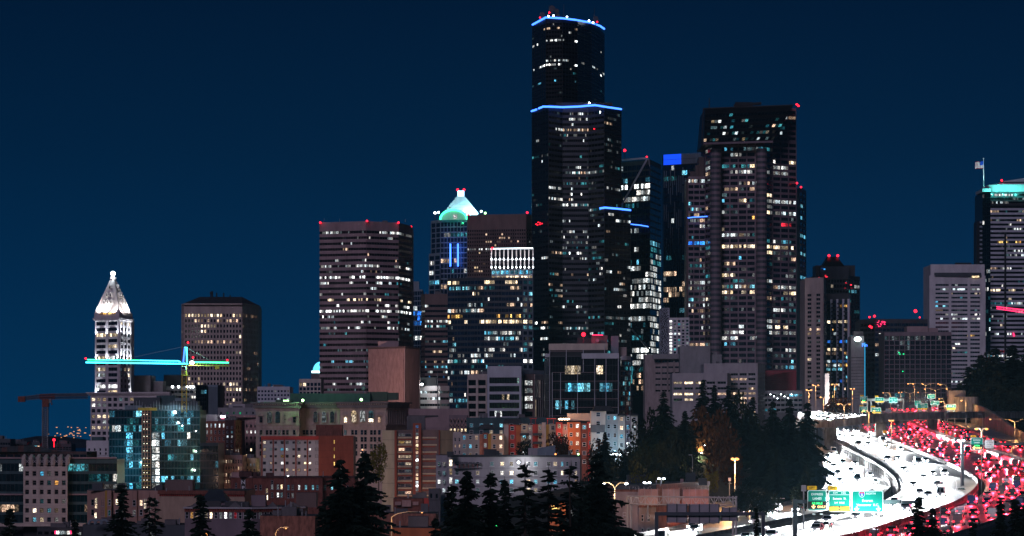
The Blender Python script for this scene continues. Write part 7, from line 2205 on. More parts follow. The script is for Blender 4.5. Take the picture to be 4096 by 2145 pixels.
# --- overpass
def overpass():
 st = [(60, 452, 505, 1120), (210, 440, 508, 1150), (330, 452, 505, 1166), (440, 440, 495, 1176), (560, 420, 482, 1186), (640, 406, 474, 1192), (735, 401, 468, 1200), (900, 392, 450, 1212), (1130, 387, 440, 1230), (1300, 385, 434, 1254), (1500, 385, 430, 1282), (1700, 386, 432, 1310), (1900, 388, 436, 1340)]
 t = thing('overpass', 'curved dark concrete overpass crossing above both carriageways on wall piers', 'bridge', P(*I(735, 600), 1200))
 pts = []
 for x, y0, y1, Y in st:
  px, pt = I(x, y0)
  _, pb = I(x, y1)
  sup = 2.6 * sstep(800, 300, x) if x < 800 else 0.0
  pts.append((X(px, Y), Y, Z(pt, Y), Z(pb, Y), sup))
 for k in range(len(pts) - 1):
  a, b = pts[k], pts[k + 1]
  mb = MB()
  W = 13.0
  def P4(p):
   return (Vector((p[0], p[1], p[3])), Vector((p[0], p[1], p[2] - .8)), Vector((p[0] + 2, p[1] + W, p[2] - .8 + p[4])), Vector((p[0] + 2, p[1] + W, p[3] + p[4])))
  A, Bq = P4(a), P4(b)
  for i, j in ((0, 1), (1, 2), (2, 3), (3, 0)):
   mb.quad([A[i], Bq[i], Bq[j], A[j]])
  if k == 0:
   mb.quad([A[3], A[2], A[1], A[0]])
  if k == len(pts) - 2:
   mb.quad(list(Bq))
  mb.build('deck', M['oldconcrete'], t)
  for off, sp in ((0, 0), (W, 1)):
   p = Vector((a[0] + 2 * sp, a[1] + off, a[2] - .8 + a[4] * sp))
   q = Vector((b[0] + 2 * sp, b[1] + off, b[2] - .8 + b[4] * sp))
   d = (q - p)
   n = max(1, round(d.length / 8))
   for i in range(n):
    c0, c1 = p + d * (i / n), p + d * ((i + .985) / n)
    m = MB()
    up = Vector((0, 0, .8 if not sp else .7))
    th = Vector((0, .3, 0))
    m.quad([c0, c1, c1 + up, c0 + up]).quad([c0 + up, c1 + up, c1 + up + th, c0 + up + th]).quad([c1 + th, c0 + th, c0 + th + up, c1 + th + up]).quad([c1, c1 + th, c1 + th + up, c1 + up]).quad([c0 + th, c0, c0 + up, c0 + up + th])
    m.build('parapet_panel', M['oldconcrete'], t)
   m = MB()
   m.tube(p + Vector((0, .15, 1.15 if not sp else 1.0)), q + Vector((0, .15, 1.15 if not sp else 1.0)), .05, 4)
   for i in range(n * 2):
    c0 = p + d * (i / (n * 2)) + Vector((0, .15, .7))
    m.tube(c0, c0 + Vector((0, 0, .45)), .04, 3)
   m.build('railing', M['steel'], t)
 for px, py0, Y, w, dep in ((345, 500, 1176, 1.9, 6), (722, 466, 1206, 1.5, 4), (750, 464, 1211, 1.3, 4), (1108, 438, 1236, .8, 2.4), (1132, 438, 1239, .8, 2.4), (1157, 436, 1242, .8, 2.4)):
  x, pt = I(px, py0)
  z1 = Z(pt, Y)
  z0 = zr(Y) + CAMZ - 6
  MB().box((X(x, Y), Y + dep / 2 + 2, (z0 + z1 + .6) / 2), (w * 2 if w > 1 else w * 1.6, dep, z1 - z0 + .6)).build('pier', M['oldconcrete'], t)
 return pts
DECK = overpass()
# retaining wall and ramp on the right
t = thing('retaining_wall', 'tall pale concrete retaining wall below the dark hill on the right', 'retaining wall', (189, 1250, CAMZ - 6))
yy = list(np.arange(1090, 1420, 15.0))
for a, b in zip(yy[:-1], yy[1:]):
 xa, xb = R1.x(min(a, R1.Y[-1]), 1) + 12 - max(0, (1200 - a)) * .02, R1.x(min(b, R1.Y[-1]), 1) + 12 - max(0, (1200 - b)) * .02
 za, zb = R1.z(a), R1.z(b)
 ha, hb = 2.5 + 5.5 * sstep(1090, 1330, a), 2.5 + 5.5 * sstep(1090, 1330, b)
 mb = MB()
 mb.quad([(xa, a, za - 2), (xa, a, za + ha), (xb, b - .15, zb + hb), (xb, b - .15, zb - 2)]).quad([(xa, a, za + ha), (xa + 1, a, za + ha), (xb + 1, b, zb + hb), (xb, b, zb + hb)]).quad([(xa, a, za - 2), (xa + 1, a, za - 2), (xa + 1, a, za + ha), (xa, a, za + ha)])
 mb.build('wall_panel', M['oldconcrete'], t)
mb = MB()
for a, b in zip(yy[:-1], yy[1:]):
 xa, xb = R1.x(min(a, R1.Y[-1]), 1), R1.x(min(b, R1.Y[-1]), 1)
 mb.quad([(xa + 1, a, R1.z(a) - .05), (xa + 14, a, R1.z(a) - .05), (xb + 14, b, R1.z(b) - .05), (xb + 1, b, R1.z(b) - .05)])
tag(mb.build('ramp', M['concrete']), 'paved ramp beside the retaining wall, lit orange', kind='structure')
ab = thing('bridge_abutment', 'tall rounded concrete abutment lit orange below the dark hill', 'abutment', P(*I(1390, 400), 1345))
MB().tube(P(*I(1390, 420), 1352), P(*I(1390, 268), 1352), 5.0, 18).build('drum', M['oldconcrete'], ab)
MB().box(P(*I(1310, 330), 1356), (7, 5, 12)).build('wing_wall', M['oldconcrete'], ab)
# --- far roadway behind the overpass, its rising decks seen edge on
FAR = [((770, 372), (900, 352), 1420, 1640), ((880, 382), (1010, 352), 1420, 1640), ((1060, 372), (1240, 326), 1400, 1700)]
far_roads = []
for k, (a, b, Ya, Yb) in enumerate(FAR):
 A, Bp = P(*I(*a), Ya), P(*I(*b), Yb)
 A.z -= 1.0
 Bp.z -= 1.0
 n, mb = 12, MB()
 for i in range(n):
  p, q = A.lerp(Bp, i / n), A.lerp(Bp, (i + 1) / n)
  w = Vector((7, 0, 0))
  mb.quad([p - w, p + w, q + w, q - w]).quad([p - w + Vector((0, 0, -6)), p - w, q - w, q - w + Vector((0, 0, -6))]).quad([p + w, p + w + Vector((0, 0, -6)), q + w + Vector((0, 0, -6)), q + w])
  if i == 0:
   mb.quad([p - w + Vector((0, 0, -6)), p + w + Vector((0, 0, -6)), p + w, p - w])
 tag(mb.build('road', M['concrete']), ('rising far ramp left behind the overpass', 'rising far ramp in the middle behind the overpass', 'rising far ramp right behind the overpass')[k], kind='structure')
 far_roads.append((A, Bp))
# street on the wooded slope, lit orange
mb = MB()
sp = [(2800, 1968, 800), (2842, 1966, 806), (2900, 1964, 812), (2960, 1960, 822), (3050, 1952, 842), (3120, 1944, 860)]
for (a, b, c), (a2, b2, c2) in zip(sp[:-1], sp[1:]):
 p, q = P(a, b, c), P(a2, b2, c2)
 p.z, q.z = ground(p.x, p.y) + .25, ground(q.x, q.y) + .25
 mb.quad([p + Vector((0, -14, 0)), q + Vector((0, -14, 0)), q + Vector((0, 14, 2.3)), p + Vector((0, 14, 2.3))])
tag(mb.build('street', M['concrete']), 'short street on the wooded slope under an orange lamp', kind='structure')
# ================================================================== SIGNS
def rrect(x0, x1, z0, z1, r, y):
 pts = []
 for cx, cz, a0 in ((x1 - r, z0 + r, -90), (x1 - r, z1 - r, 0), (x0 + r, z1 - r, 90), (x0 + r, z0 + r, 180)):
  for k in range(4):
   a = math.radians(a0 + 30 * k)
   pts.append((cx + r * math.cos(a), y, cz + r * math.sin(a)))
 return pts
def plate(t, name, x0, x1, z0, z1, Y, m, border=None, th=.1, r=.25):
 r = min(r, (x1 - x0) * .15, (z1 - z0) * .15)
 y = Y - th
 mb = MB()
 f = rrect(x0, x1, z0, z1, r, y)
 mb.quad(f, 1 if border else 0)
 n = len(f)
 for k in range(n):
  j = (k + 1) % n
  mb.quad([f[j], f[k], (f[k][0], Y, f[k][2]), (f[j][0], Y, f[j][2])])
 mb.quad([(x, Y, z) for x, y_, z in reversed(f)])
 if border:
  g = min(.14, (x1 - x0) * .03)
  mb.quad(rrect(x0 + g, x1 - g, z0 + g, z1 - g, r, y - .004), 0)
  return mb.build(name, [M[m], M[border]], t)
 return mb.build(name, M[m], t)
def arrow(t, x, z, s, Y, m, name='arrow'):
 mb = MB()
 mb.quad([(x - s * .14, Y, z + s * .1), (x + s * .14, Y, z + s * .1), (x + s * .14, Y, z + s * .55), (x - s * .14, Y, z + s * .55)])
 mb.quad([(x, Y, z - s * .5), (x + s * .5, Y, z + s * .1), (x + s * .5, Y, z + s * .28), (x, Y, z - .1 * s), (x - s * .5, Y, z + s * .28), (x - s * .5, Y, z + s * .1)])
 return mb.build(name, m, t)
SIGN_LIGHTS = []
def sign(label, x0, y0, x1, y1, Y, lines, m='signgreen', border='whitepaint', plaque=None, bottom=None, light=260.0, post=None, name='road_sign', lightcol=(.8, 1, .95)):
 """a freeway sign facing the camera; coordinates in photo pixels"""
 X0, X1, Z1, Z0 = X(x0, Y), X(x1, Y), Z(y0, Y), Z(y1, Y)
 t = thing(name, label, 'road sign', ((X0 + X1) / 2, Y, Z0))
 plate(t, 'panel', X0, X1, Z0, Z1, Y, m, border)
 w, h = X1 - X0, Z1 - Z0
 for s_, u, v, sz, col in lines:
  text(t, s_, (X0 + w * u, Y - .125, Z1 - h * v), h * sz, M[col] if col in M else E[col])
 if plaque:
  s_, a, b, c, d = plaque
  q = (X(a, Y), X(c, Y), Z(d, Y), Z(b, Y))
  plate(t, 'plaque', q[0], q[1], q[2], q[3], Y, 'signyellow', 'signblack')
  if s_:
   text(t, s_, ((q[0] + q[1]) / 2, Y - .125, (q[2] + q[3]) / 2), (q[3] - q[2]) * .62, M['signblack'])
 if bottom:
  frac, s1, s2 = bottom
  zb = Z0 + h * frac
  plate(t, 'yellow_panel', X0 + .05, X1 - .05, Z0 + .04, zb, Y - .11, 'signyellow', 'signblack', .04)
  text(t, s1, (X0 + w * .24, Y - .17, (Z0 + zb) / 2), h * frac * .5, M['signblack'])
  text(t, s2, (X0 + w * .77, Y - .17, (Z0 + zb) / 2), h * frac * .5, M['signblack'])
  arrow(t, X0 + w * .5, (Z0 + zb) / 2, h * frac * .7, Y - .17, M['signblack'])
 if post:
  for px in post[1:]:
   MB().tube((X(px, Y), Y + .2, ground(X(px, Y), Y)), (X(px, Y), Y + .2, Z0 + h * .9), .14, 6).build('post', M['steel'], t)
 if light:
  l = lamp('AREA', ((X0 + X1) / 2, Y - 3.2, Z0 - 1.2), light * w * h / 6, lightcol, t, (w * .8, .5), ((X0 + X1) / 2, Y, Z0 + h * .52), name='sign_light')
  for u in (.3, .7):
   MB().box((X0 + w * u, Y - 1.0, Z0 - .55), (.5, .25, .2)).tube((X0 + w * u, Y + .1, Z0 - .25), (X0 + w * u, Y - 1.0, Z0 - .5), .05, 4).build('sign_lamp', M['steel'], t)
 return t
def shield(t, x, z, s, Y):
 mb = MB()
 pts = [(-.5, .3), (-.36, .5), (0, .44), (.36, .5), (.5, .3), (.5, 0), (.34, -.32), (0, -.52), (-.34, -.32), (-.5, 0)]
 rv = [(x + a * s, Y, z + b * s) for a, b in reversed(pts)]
 MB().quad([(a[0], a[1] + .004, a[2]) for a in [(x + p[0] * s * 1.12, Y, z + p[1] * s * 1.12) for p in reversed(pts)]]).build('shield_border', M['whitepaint'], t)
 MB().quad(rv).build('shield', M['signblue'], t)
 MB().quad([(x - .49 * s, Y - .006, z + .2 * s), (x + .49 * s, Y - .006, z + .2 * s), (x + .48 * s, Y - .006, z + .32 * s), (x + .36 * s, Y - .006, z + .47 * s), (x, Y - .006, z + .41 * s), (x - .36 * s, Y - .006, z + .47 * s), (x - .48 * s, Y - .006, z + .32 * s)]).build('shield_top', M['signred'], t)
 text(t, '5', (x, Y - .02, z - .08 * s), s * .62, M['whitepaint'])
# near gantry
Yg = 517
g = thing('sign_gantry', 'dark steel gantry holding the three big green freeway signs', 'gantry', P(*I(58, 1420), Yg))
MB().box((X(I(60, 0)[0], Yg), Yg + .5, (Z(I(0, 1064)[1], Yg) + ground(X(I(60, 0)[0], Yg), Yg)) / 2), (.72, .72, Z(I(0, 1064)[1], Yg) - ground(X(I(60, 0)[0], Yg), Yg))).build('post', M['darksteel'], g)
MB().box(((X(I(45, 0)[0], Yg) + X(I(885, 0)[0], Yg)) / 2, Yg + .5, Z(I(0, 1081)[1], Yg)), (X(I(885, 0)[0], Yg) - X(I(45, 0)[0], Yg), .5, .55)).build('beam', M['darksteel'], g)
MB().box(P(*I(810, 1083), Yg + .2), (2.5, .3, .62)).build('beam_cover', M['steel'], g)
MB().box((X(I(892, 0)[0], Yg) + 1.6, Yg + .5, Z(I(0, 1086)[1], Yg)), (3.2, .48, .5)).build('beam', M['darksteel'], g)
wp = 'whitepaint'
a, b = I(155, 993), I(303, 1150)
t = sign('large green express lanes sign with a lit message board and yellow plaque', *a, *b, Yg, [('EXPRESS', .5, .20, .155, wp), ('LANES', .5, .41, .155, wp)], plaque=('LEFT', *I(150, 957), *I(229, 991)), light=40)
X0, X1, Z1, Z0 = X(a[0], Yg), X(b[0], Yg), Z(a[1], Yg), Z(b[1], Yg)
h = Z1 - Z0
MB().box(((X0 + X1) / 2, Yg - .13, Z1 - h * .735), (X1 - X0 - .1, .06, h * .36)).build('message_board', M['signblack'], t)
text(t, '1/2 MILE', ((X0 + X1) / 2, Yg - .17, Z1 - h * .65), h * .15, E['mgreen'])
text(t, 'ONLY', ((X0 + X1) / 2 + .7, Yg - .17, Z1 - h * .82), h * .15, E['morange'])
arrow(t, X0 + .95, Z1 - h * .82, .6, Yg - .17, E['morange'])
a, b = I(318, 995), I(487, 1160)
t = sign('green exit 165 sign with a yellow exit only panel and yellow plaque', *a, *b, Yg, [('EXIT', .32, .11, .11, wp), ('165', .68, .11, .155, wp), ('Seneca  St', .5, .38, .15, wp), ('3/4  MILE', .5, .58, .125, wp)], plaque=('LEFT', *I(313, 958), *I(388, 992)), bottom=(.27, 'EXIT', 'ONLY'), light=330)
MB().box(((X(a[0], Yg) + X(b[0], Yg)) / 2, Yg - .12, Z(I(0, 1028)[1], Yg)), (X(b[0], Yg) - X(a[0], Yg) - .2, .03, .06)).build('divider', M['whitepaint'], t)
a, b = I(497, 995), I(743, 1167)
t = sign('largest bright green sign with interstate shield, two city names and two arrows', *a, *b, Yg, [('NORTH', .61, .14, .12, wp), ('Everett', .5, .46, .165, wp), ('Vancouver  B.C.', .51, .65, .155, wp)], light=420, lightcol=(.55, 1, 1))
X0, X1, Z1, Z0 = X(a[0], Yg), X(b[0], Yg), Z(a[1], Yg), Z(b[1], Yg)
shield(t, X0 + (X1 - X0) * .325, Z1 - (Z1 - Z0) * .18, .85, Yg - .13)
for u in (.16, .85):
 arrow(t, X0 + (X1 - X0) * u, Z0 + .55, .75, Yg - .125, M['whitepaint'])
# second gantry on the right
Y2 = 850
a, b = I(1422, 585), I(1518, 681)
g2 = thing('sign_gantry', 'steel sign bridge carrying the express lanes sign on the right', 'gantry', P(*I(1360, 830), Y2))
MB().box((X(I(1360, 0)[0], Y2), Y2 + .6, (Z(I(0, 615)[1], Y2) + zr(Y2) + CAMZ - 5) / 2), (.8, .8, Z(I(0, 615)[1], Y2) - zr(Y2) - CAMZ + 5)).build('post', M['darksteel'], g2)
MB().box(((X(I(1350, 0)[0], Y2) + X(I(1900, 0)[0], Y2)) / 2, Y2 + .6, Z(I(0, 634)[1], Y2)), (X(I(1900, 0)[0], Y2) - X(I(1350, 0)[0], Y2), .55, .6)).build('beam', M['darksteel'], g2)
for x in (1307, 1373):
 MB().box(P(*I(x, 600), Y2), (.9, .8, 1.0)).build('camera_box', M['charcoal'], g2)
t = sign('green express lanes sign with lit message board on the right hand gantry', *a, *b, Y2, [('EXPRESS', .5, .20, .155, wp), ('LANES', .5, .40, .155, wp)], plaque=('LEFT', *I(1418, 564), *I(1466, 582)), light=70)
X0, X1, Z1, Z0 = X(a[0], Y2), X(b[0], Y2), Z(a[1], Y2), Z(b[1], Y2)
h = Z1 - Z0
MB().box(((X0 + X1) / 2, Y2 - .13, Z1 - h * .74), (X1 - X0 - .1, .06, h * .4)).build('message_board', M['signblack'], t)
text(t, 'OPEN', ((X0 + X1) / 2, Y2 - .17, Z1 - h * .65), h * .17, E['mgreen'])
text(t, 'ONLY', ((X0 + X1) / 2 + .55, Y2 - .17, Z1 - h * .83), h * .17, E['morange'])
arrow(t, X0 + .9, Z1 - h * .83, .8, Y2 - .17, E['morange'])
sign('white regulatory sign forbidding crossing the double white line', *I(1530, 598), *I(1605, 668), Y2, [(s_, .5, .16 + k * .225, .17, 'signblack') for k, s_ in enumerate(('ILLEGAL', 'TO CROSS', 'DOUBLE', 'WHITE LINE'))], 'whitepaint', 'signblack', light=30, lightcol=(1, .85, .9))
sign('small dark green convention center sign on the bend shoulder', *I(1322, 975), *I(1376, 1036), 830, [(s_, .5, .16 + k * .225, .19, wp) for k, s_ in enumerate(('Conv', 'Center', 'USE EXIT', '165'))], light=25, post=(1, I(1352, 0)[0]))
sign('small white wrong way sign on the retaining wall at the right', *I(1780, 542), *I(1808, 570), 1140, [('MUST', .5, .3, .26, 'signblack'), ('EXIT', .5, .68, .26, 'signblack')], 'whitepaint', 'signblack', light=20)
# far signs
Yf = 1480
def C8(x, y):
 return 3250 + x / 3.963, 1560 + y / 3.963
g3 = thing('sign_gantry', 'pale far gantry carrying the small green signs beyond the overpass', 'gantry', P(*C8(870, 330), Yf))
MB().tube(P(*C8(800, 156), Yf + .6), P(*C8(1450, 160), Yf + .6), .8, 4).build('beam', M['steel'], g3)
for x in (870, 925, 1440):
 MB().tube((X(C8(x, 0)[0], Yf), Yf + .6, zr(Yf) + CAMZ - 6), P(*C8(x, 160), Yf + .6), .5, 4).build('post', M['steel'], g3)
def far(label, x0, y0, x1, y1, Y, lines, **kw):
 p = kw.pop('plaque', None)
 if p:
  kw['plaque'] = ('LEFT', *C8(p[0], p[1]), *C8(p[2], p[3]))
 return sign(label, *C8(x0, y0), *C8(x1, y1), Y, lines, **kw)
def board(t, x0, y0, x1, y1, Y):
 X0, X1, Z1, Z0 = X(C8(x0, 0)[0], Y), X(C8(x1, 0)[0], Y), Z(C8(0, y0)[1], Y), Z(C8(0, y1)[1], Y)
 h = Z1 - Z0
 MB().box(((X0 + X1) / 2, Y - .13, Z1 - h * .72), (X1 - X0 - .2, .06, h * .44)).build('message_board', M['signblack'], t)
 text(t, 'OPEN', ((X0 + X1) / 2, Y - .17, Z1 - h * .62), h * .18, E['mgreen'])
 text(t, 'ONLY', ((X0 + X1) / 2 + .6, Y - .17, Z1 - h * .82), h * .18, E['morange'])
 arrow(t, X0 + 1.0, Z1 - h * .82, .9, Y - .17, E['morange'])
t = far('far green express lanes sign, upper of two at the left of the far gantry', 755, 103, 868, 215, Yf, [('EXPRESS', .5, .18, .17, wp), ('LANES', .5, .38, .17, wp)], plaque=(753, 80, 812, 103), light=60)
board(t, 755, 103, 868, 215, Yf)
far('far green exit 165 sign with yellow plaque hanging on the far gantry', 990, 117, 1130, 202, Yf, [('EXIT 165', .5, .13, .19, wp), ('Seneca  St', .5, .47, .24, wp)], plaque=(988, 90, 1050, 114), bottom=(.34, 'EXIT', 'ONLY'), light=330)
far('far green exit 166 sign, rightmost on the far gantry', 1215, 113, 1345, 202, Yf, [('EXIT 166', .5, .15, .19, wp), ('Olive  Way', .5, .5, .24, wp), ('1/2 MILE', .5, .8, .18, wp)], light=330, lightcol=(.55, 1, 1))
t = far('green express lanes sign just above the overpass parapet', 745, 265, 868, 385, 1250, [('EXPRESS', .5, .2, .17, wp), ('LANES', .5, .4, .17, wp)], plaque=(745, 237, 805, 262), light=50, post=(1, C8(755, 0)[0], C8(860, 0)[0]))
board(t, 745, 265, 868, 385, 1250)
far('green exit 165 sign with yellow bottom just above the overpass parapet', 928, 282, 1085, 380, 1250, [('EXIT 165', .5, .14, .19, wp), ('Seneca  St', .5, .47, .23, wp)], plaque=(923, 252, 995, 278), bottom=(.36, 'EXIT', 'ONLY'), light=300, post=(1, C8(940, 0)[0], C8(1070, 0)[0]))
far('high green Madison St sign on a tall post behind the overpass', 1820, 66, 1943, 138, 1400, [('Madison St', .5, .2, .22, wp), ('Convention', .56, .5, .2, wp), ('Place', .5, .78, .2, wp)], light=260, post=(1, C8(1890, 0)[0]))
far('green sign with a white arrow left of the dark green convention sign', 1617, 170, 1722, 250, 1380, [('James St', .6, .25, .2, wp), ('Madison', .6, .55, .2, wp)], light=260, post=(1, C8(1640, 0)[0], C8(1700, 0)[0]))
far('dark green Madison convention center sign with yellow exit only panel', 1662, 210, 1830, 318, 1345, [('Madison', .5, .18, .19, wp), ('Convention', .6, .4, .18, wp), ('Center', .55, .6, .18, wp)], bottom=(.30, 'EXIT', 'ONLY'), light=60, post=(1, C8(1680, 0)[0], C8(1810, 0)[0]))
far('green sign with interstate shield below the high Madison St sign', 1868, 172, 2010, 240, 1390, [('NORTH', .6, .28, .24, wp), ('Everett', .5, .66, .28, wp)], light=240, post=(1, C8(1890, 0)[0], C8(1990, 0)[0]))
far('bright green and yellow James St sign at the right end of the overpass', 2120, 228, 2275, 318, 1330, [('James  St', .5, .3, .3, wp)], bottom=(.42, 'EXIT', 'ONLY'), light=420, post=(1, C8(2140, 0)[0], C8(2255, 0)[0]))
sign('grey back of a road sign standing behind the overpass parapet', *C8(1160, 297), *C8(1250, 355), 1262, [], 'steel', None, light=0, post=(1, C8(1205, 0)[0]))
sign('dark grey back of a road sign left of the far arrow sign', *C8(1510, 228), *C8(1602, 290), 1395, [], 'darksteel', None, light=0, post=(1, C8(1555, 0)[0]))
sign('small white square sign below the exit 166 sign', *C8(1337, 232), *C8(1374, 262), 1440, [], 'whitepaint', 'signblack', light=60, post=(1, C8(1355, 0)[0]))
sign('pair of yellow diamond warning signs on a pier of the overpass', *I(740, 525), *I(770, 550), 1195, [], 'signyellow', 'signblack', light=60, lightcol=(1, .8, .5))
sign('yellow diamond warning sign on the raised right carriageway', *I(1222, 528), *I(1242, 558), 1150, [], 'signyellow', 'signblack', light=60, lightcol=(1, .8, .5), post=(1, I(1232, 0)[0]))
sign('square grey sign panel on a post left of the express lanes sign', *I(107, 953), *I(145, 1001), 620, [], 'signback', None, light=0, post=(1, I(126, 0)[0]))
sign('small white and red sign under trees of the wooded slope', 2913, 1911, 2924, 1925, 830, [('ONE', .5, .3, .3, 'signred'), ('WAY', .5, .7, .3, 'signred')], 'whitepaint', 'signred', light=60, lightcol=(1, .8, .6), post=(1, 2918))
# back side of a sign gantry beside the warehouse
def G6(x, y):
 return 2450 + x / 3.22, 1880 + y / 3.22
Yb = 480
g = thing('sign_gantry', 'dark gantry seen from behind over the lower freeway by the warehouse', 'gantry', P(*G6(565, 853), Yb))
z_b = Z(G6(0, 565)[1], Yb)
MB().box(((X(G6(545, 0)[0], Yb) + X(G6(1955, 0)[0], Yb)) / 2, Yb - .4, z_b), (X(G6(1955, 0)[0], Yb) - X(G6(545, 0)[0], Yb), .5, .52)).build('beam', M['darksteel'], g)
for x in (566, 1937):
 MB().box((X(G6(x, 0)[0], Yb), Yb - .4, (z_b + ground(X(G6(x, 0)[0], Yb), Yb)) / 2), (.52, .52, z_b - ground(X(G6(x, 0)[0], Yb), Yb) + .2)).build('post', M['darksteel'], g)
for k, (x0, y0, x1, y1, n, lab) in enumerate(((697, 435, 958, 680, 2, 'left of the three blank sign backs on the dark gantry'), (987, 438, 1377, 688, 3, 'widest of the three blank sign backs on the dark gantry'), (1402, 480, 1612, 660, 2, 'right and smallest of the blank sign backs on the dark gantry'))):
 a, b = G6(x0, y0), G6(x1, y1)
 t = thing('road_sign', lab, 'road sign', P((a[0] + b[0]) / 2, b[1], Yb + .1))
 w = X(b[0], Yb) - X(a[0], Yb)
 hh = Z(a[1], Yb) - Z(b[1], Yb)
 c = P((a[0] + b[0]) / 2, (a[1] + b[1]) / 2, Yb + .1)
 for i in range(n):
  for j in range(2):
   MB().box((c.x - w / 2 + w * (i + .5) / n, c.y, c.z - hh / 4 + hh / 2 * j), (w / n - .04, .08, hh / 2 - .04)).build('panel', M['signback'], t)
 for i in range(n + 1):
  MB().box((c.x - w / 2 + w * i / n + (.06 if i == 0 else -.06 if i == n else 0), c.y - .12, c.z), (.14, .16, hh)).build('rib', M['darksteel'], t)
 for zz in (-.38, -.12, .15, .4):
  MB().box((c.x, c.y - .07, c.z + hh * zz), (w, .05, .05)).build('rail', M['steel'], t)
# billboards on the warehouse wall, with a truss catwalk in front
for k, (x0, y0, x1, y1, lab) in enumerate(((333, 247, 583, 455, 'blank pinkish billboard back, leftmost on the warehouse wall'), (645, 250, 862, 440, 'blank pinkish billboard back in the middle of the warehouse wall'), (907, 250, 1235, 440, 'blank pinkish billboard back, widest, on the right of the warehouse wall'))):
 a, b = G6(x0, y0), G6(x1, y1)
 yy = (696, 704, 721)[k]
 t = thing('billboard', lab, 'billboard', P((a[0] + b[0]) / 2, b[1], yy))
 w, hh = X(b[0], yy) - X(a[0], yy), Z(a[1], yy) - Z(b[1], yy)
 c = P((a[0] + b[0]) / 2, (a[1] + b[1]) / 2, yy)
 n = 4 if k == 2 else 3
 for i in range(n):
  MB().box((c.x - w / 2 + w * (i + .5) / n, yy, c.z), (w / n - .05, .15, hh)).build('panel', M['brickpink'], t)  # pink cast of red traffic light put into the panel colour
 for i in range(n + 1):
  MB().box((c.x - w / 2 + w * i / n, yy - .14, c.z), (.08, .12, hh + .4)).build('rib', M['signback'], t)
 MB().tube((c.x, yy + .3, c.z - hh / 2 - 3), (c.x, yy + .3, c.z), .2, 6).build('post', M['steel'], t)
t = thing('sign_truss', 'pinkish steel lattice truss in front of the warehouse billboards', 'truss', P(*G6(200, 800), 600))
Yt = 600
zt_, zb_ = Z(G6(0, 338)[1], Yt), Z(G6(0, 440)[1], Yt)
for dy in (0, 1.2):
 for zz in (zt_, zb_):
  MB().tube((X(G6(190, 0)[0], Yt), Yt + dy, zz), (X(G6(1605, 0)[0], Yt), Yt + dy, zz - .3), .13, 5).build('chord', M['signback'], t)
for k in range(24):
 xa, xb = X(G6(190 + 59 * k, 0)[0], Yt), X(G6(190 + 59 * (k + 1), 0)[0], Yt)
 MB().tube((xa, Yt, zb_ if k % 2 else zt_), (xb, Yt, zt_ if k % 2 else zb_), .09, 4).tube((xa, Yt, zb_), (xa, Yt, zt_), .07, 4).build('brace', M['signback'], t)
for x in (195, 240, 1555, 1595):
 MB().tube((X(G6(x, 0)[0], Yt), Yt + .6, ground(X(G6(x, 0)[0], Yt), Yt)), (X(G6(x, 0)[0], Yt), Yt + .6, zt_), .2, 6).build('post', M['signback'], t)
# ================================================================== STREET LAMPS
def street_lamp(label, hx, hy, Y, base=None, px=None, arms=(1,), on=True, e=2600.0, col=(1, .46, .15), group=None, m='sodium', reach=2.2, pole='steel', r=.34):
 """hx, hy: lamp head in photo pixels; px: pole column; arms: sides the arms point to"""
 H = P(hx, hy, Y)
 bx = X(px, Y) if px else H.x - reach * arms[0]
 zb = ground(bx, Y) if base is None else Z(base, Y)
 t = thing('street_lamp', label, 'street lamp', (bx, Y, zb), group)
 MB().tube((bx, Y, zb), (bx, Y, H.z - .9), .17, 8, .1).build('pole', M[pole], t)
 for s in arms:
  L = abs(H.x - bx) if len(arms) == 1 else reach
  L = max(L, .5)
  pts = [Vector((bx, Y, H.z - .9)), Vector((bx + s * L * .2, Y, H.z - .25)), Vector((bx + s * L * .55, Y, H.z + .15)), Vector((bx + s * L * .9, Y, H.z + .12))]
  MB().path(pts, .07, 5).build('arm', M[pole], t)
  hd = MB().box((bx + s * L * 1.02, Y, H.z + .12), (.9, .4, .2)).build('lamp_head', M['steel'], t)
  if on:
   MB().ball((bx + s * L * 1.04, Y, H.z - .05), r, 8, r * .6).build('lamp', E[m], hd)
 if on and e:
  lamp('POINT', (bx + arms[0] * .9, Y - 2.4, H.z - 1.5), e, col, t, .35)
 return t
def tall(label, x, y, base, Y, arms, on=True, e=2600, px=None, **kw):
 hx, hy = I(x, y)
 return street_lamp(label, hx, hy, Y, None, I(px, 0)[0] if px else None, arms, on, e, **kw)
tall('orange street lamp nearest the trees at the left end of the overpass', 160, 215, 340, 1200, (-1, 1), px=167, e=4200, reach=.8)
tall('tall orange street lamp second from the trees behind the overpass', 228, 178, 400, 1290, (-1, 1), px=219, e=3800, reach=1.0)
tall('short double orange street lamp between the trees and the white glare', 272, 270, 395, 1180, (-1, 1), px=279, e=3600, reach=1.0)
tall('tall street lamp in front of the apartment tower with white stripes', 358, 172, 360, 1300, (-1, 1), px=365, e=3600, reach=1.0)
tall('double street lamp standing in front of the white glare on the overpass', 437, 325, 620, 1130, (-1, 1), px=439, e=3800, reach=1.9)
tall('street lamp in front of the slab tower with the oval sign', 506, 205, 350, 1300, (-1, 1), px=504, e=3200, reach=.6)
tall('double street lamp beside the express lanes sign on the overpass', 632, 375, 570, 1140, (-1, 1), px=632, e=4200, reach=1.8)
tall('lamp pole glowing orange in front of the middle pier', 804, 452, 700, 1100, (-1, 1), px=806, e=3800, reach=.4)
tall('brilliant twin street lamp beside the right hand express lanes sign', 1502, 516, 900, 870, (-1, 1), px=1506, e=5200, reach=1.3, r=.5, m='sodium', col=(1, .7, .45))
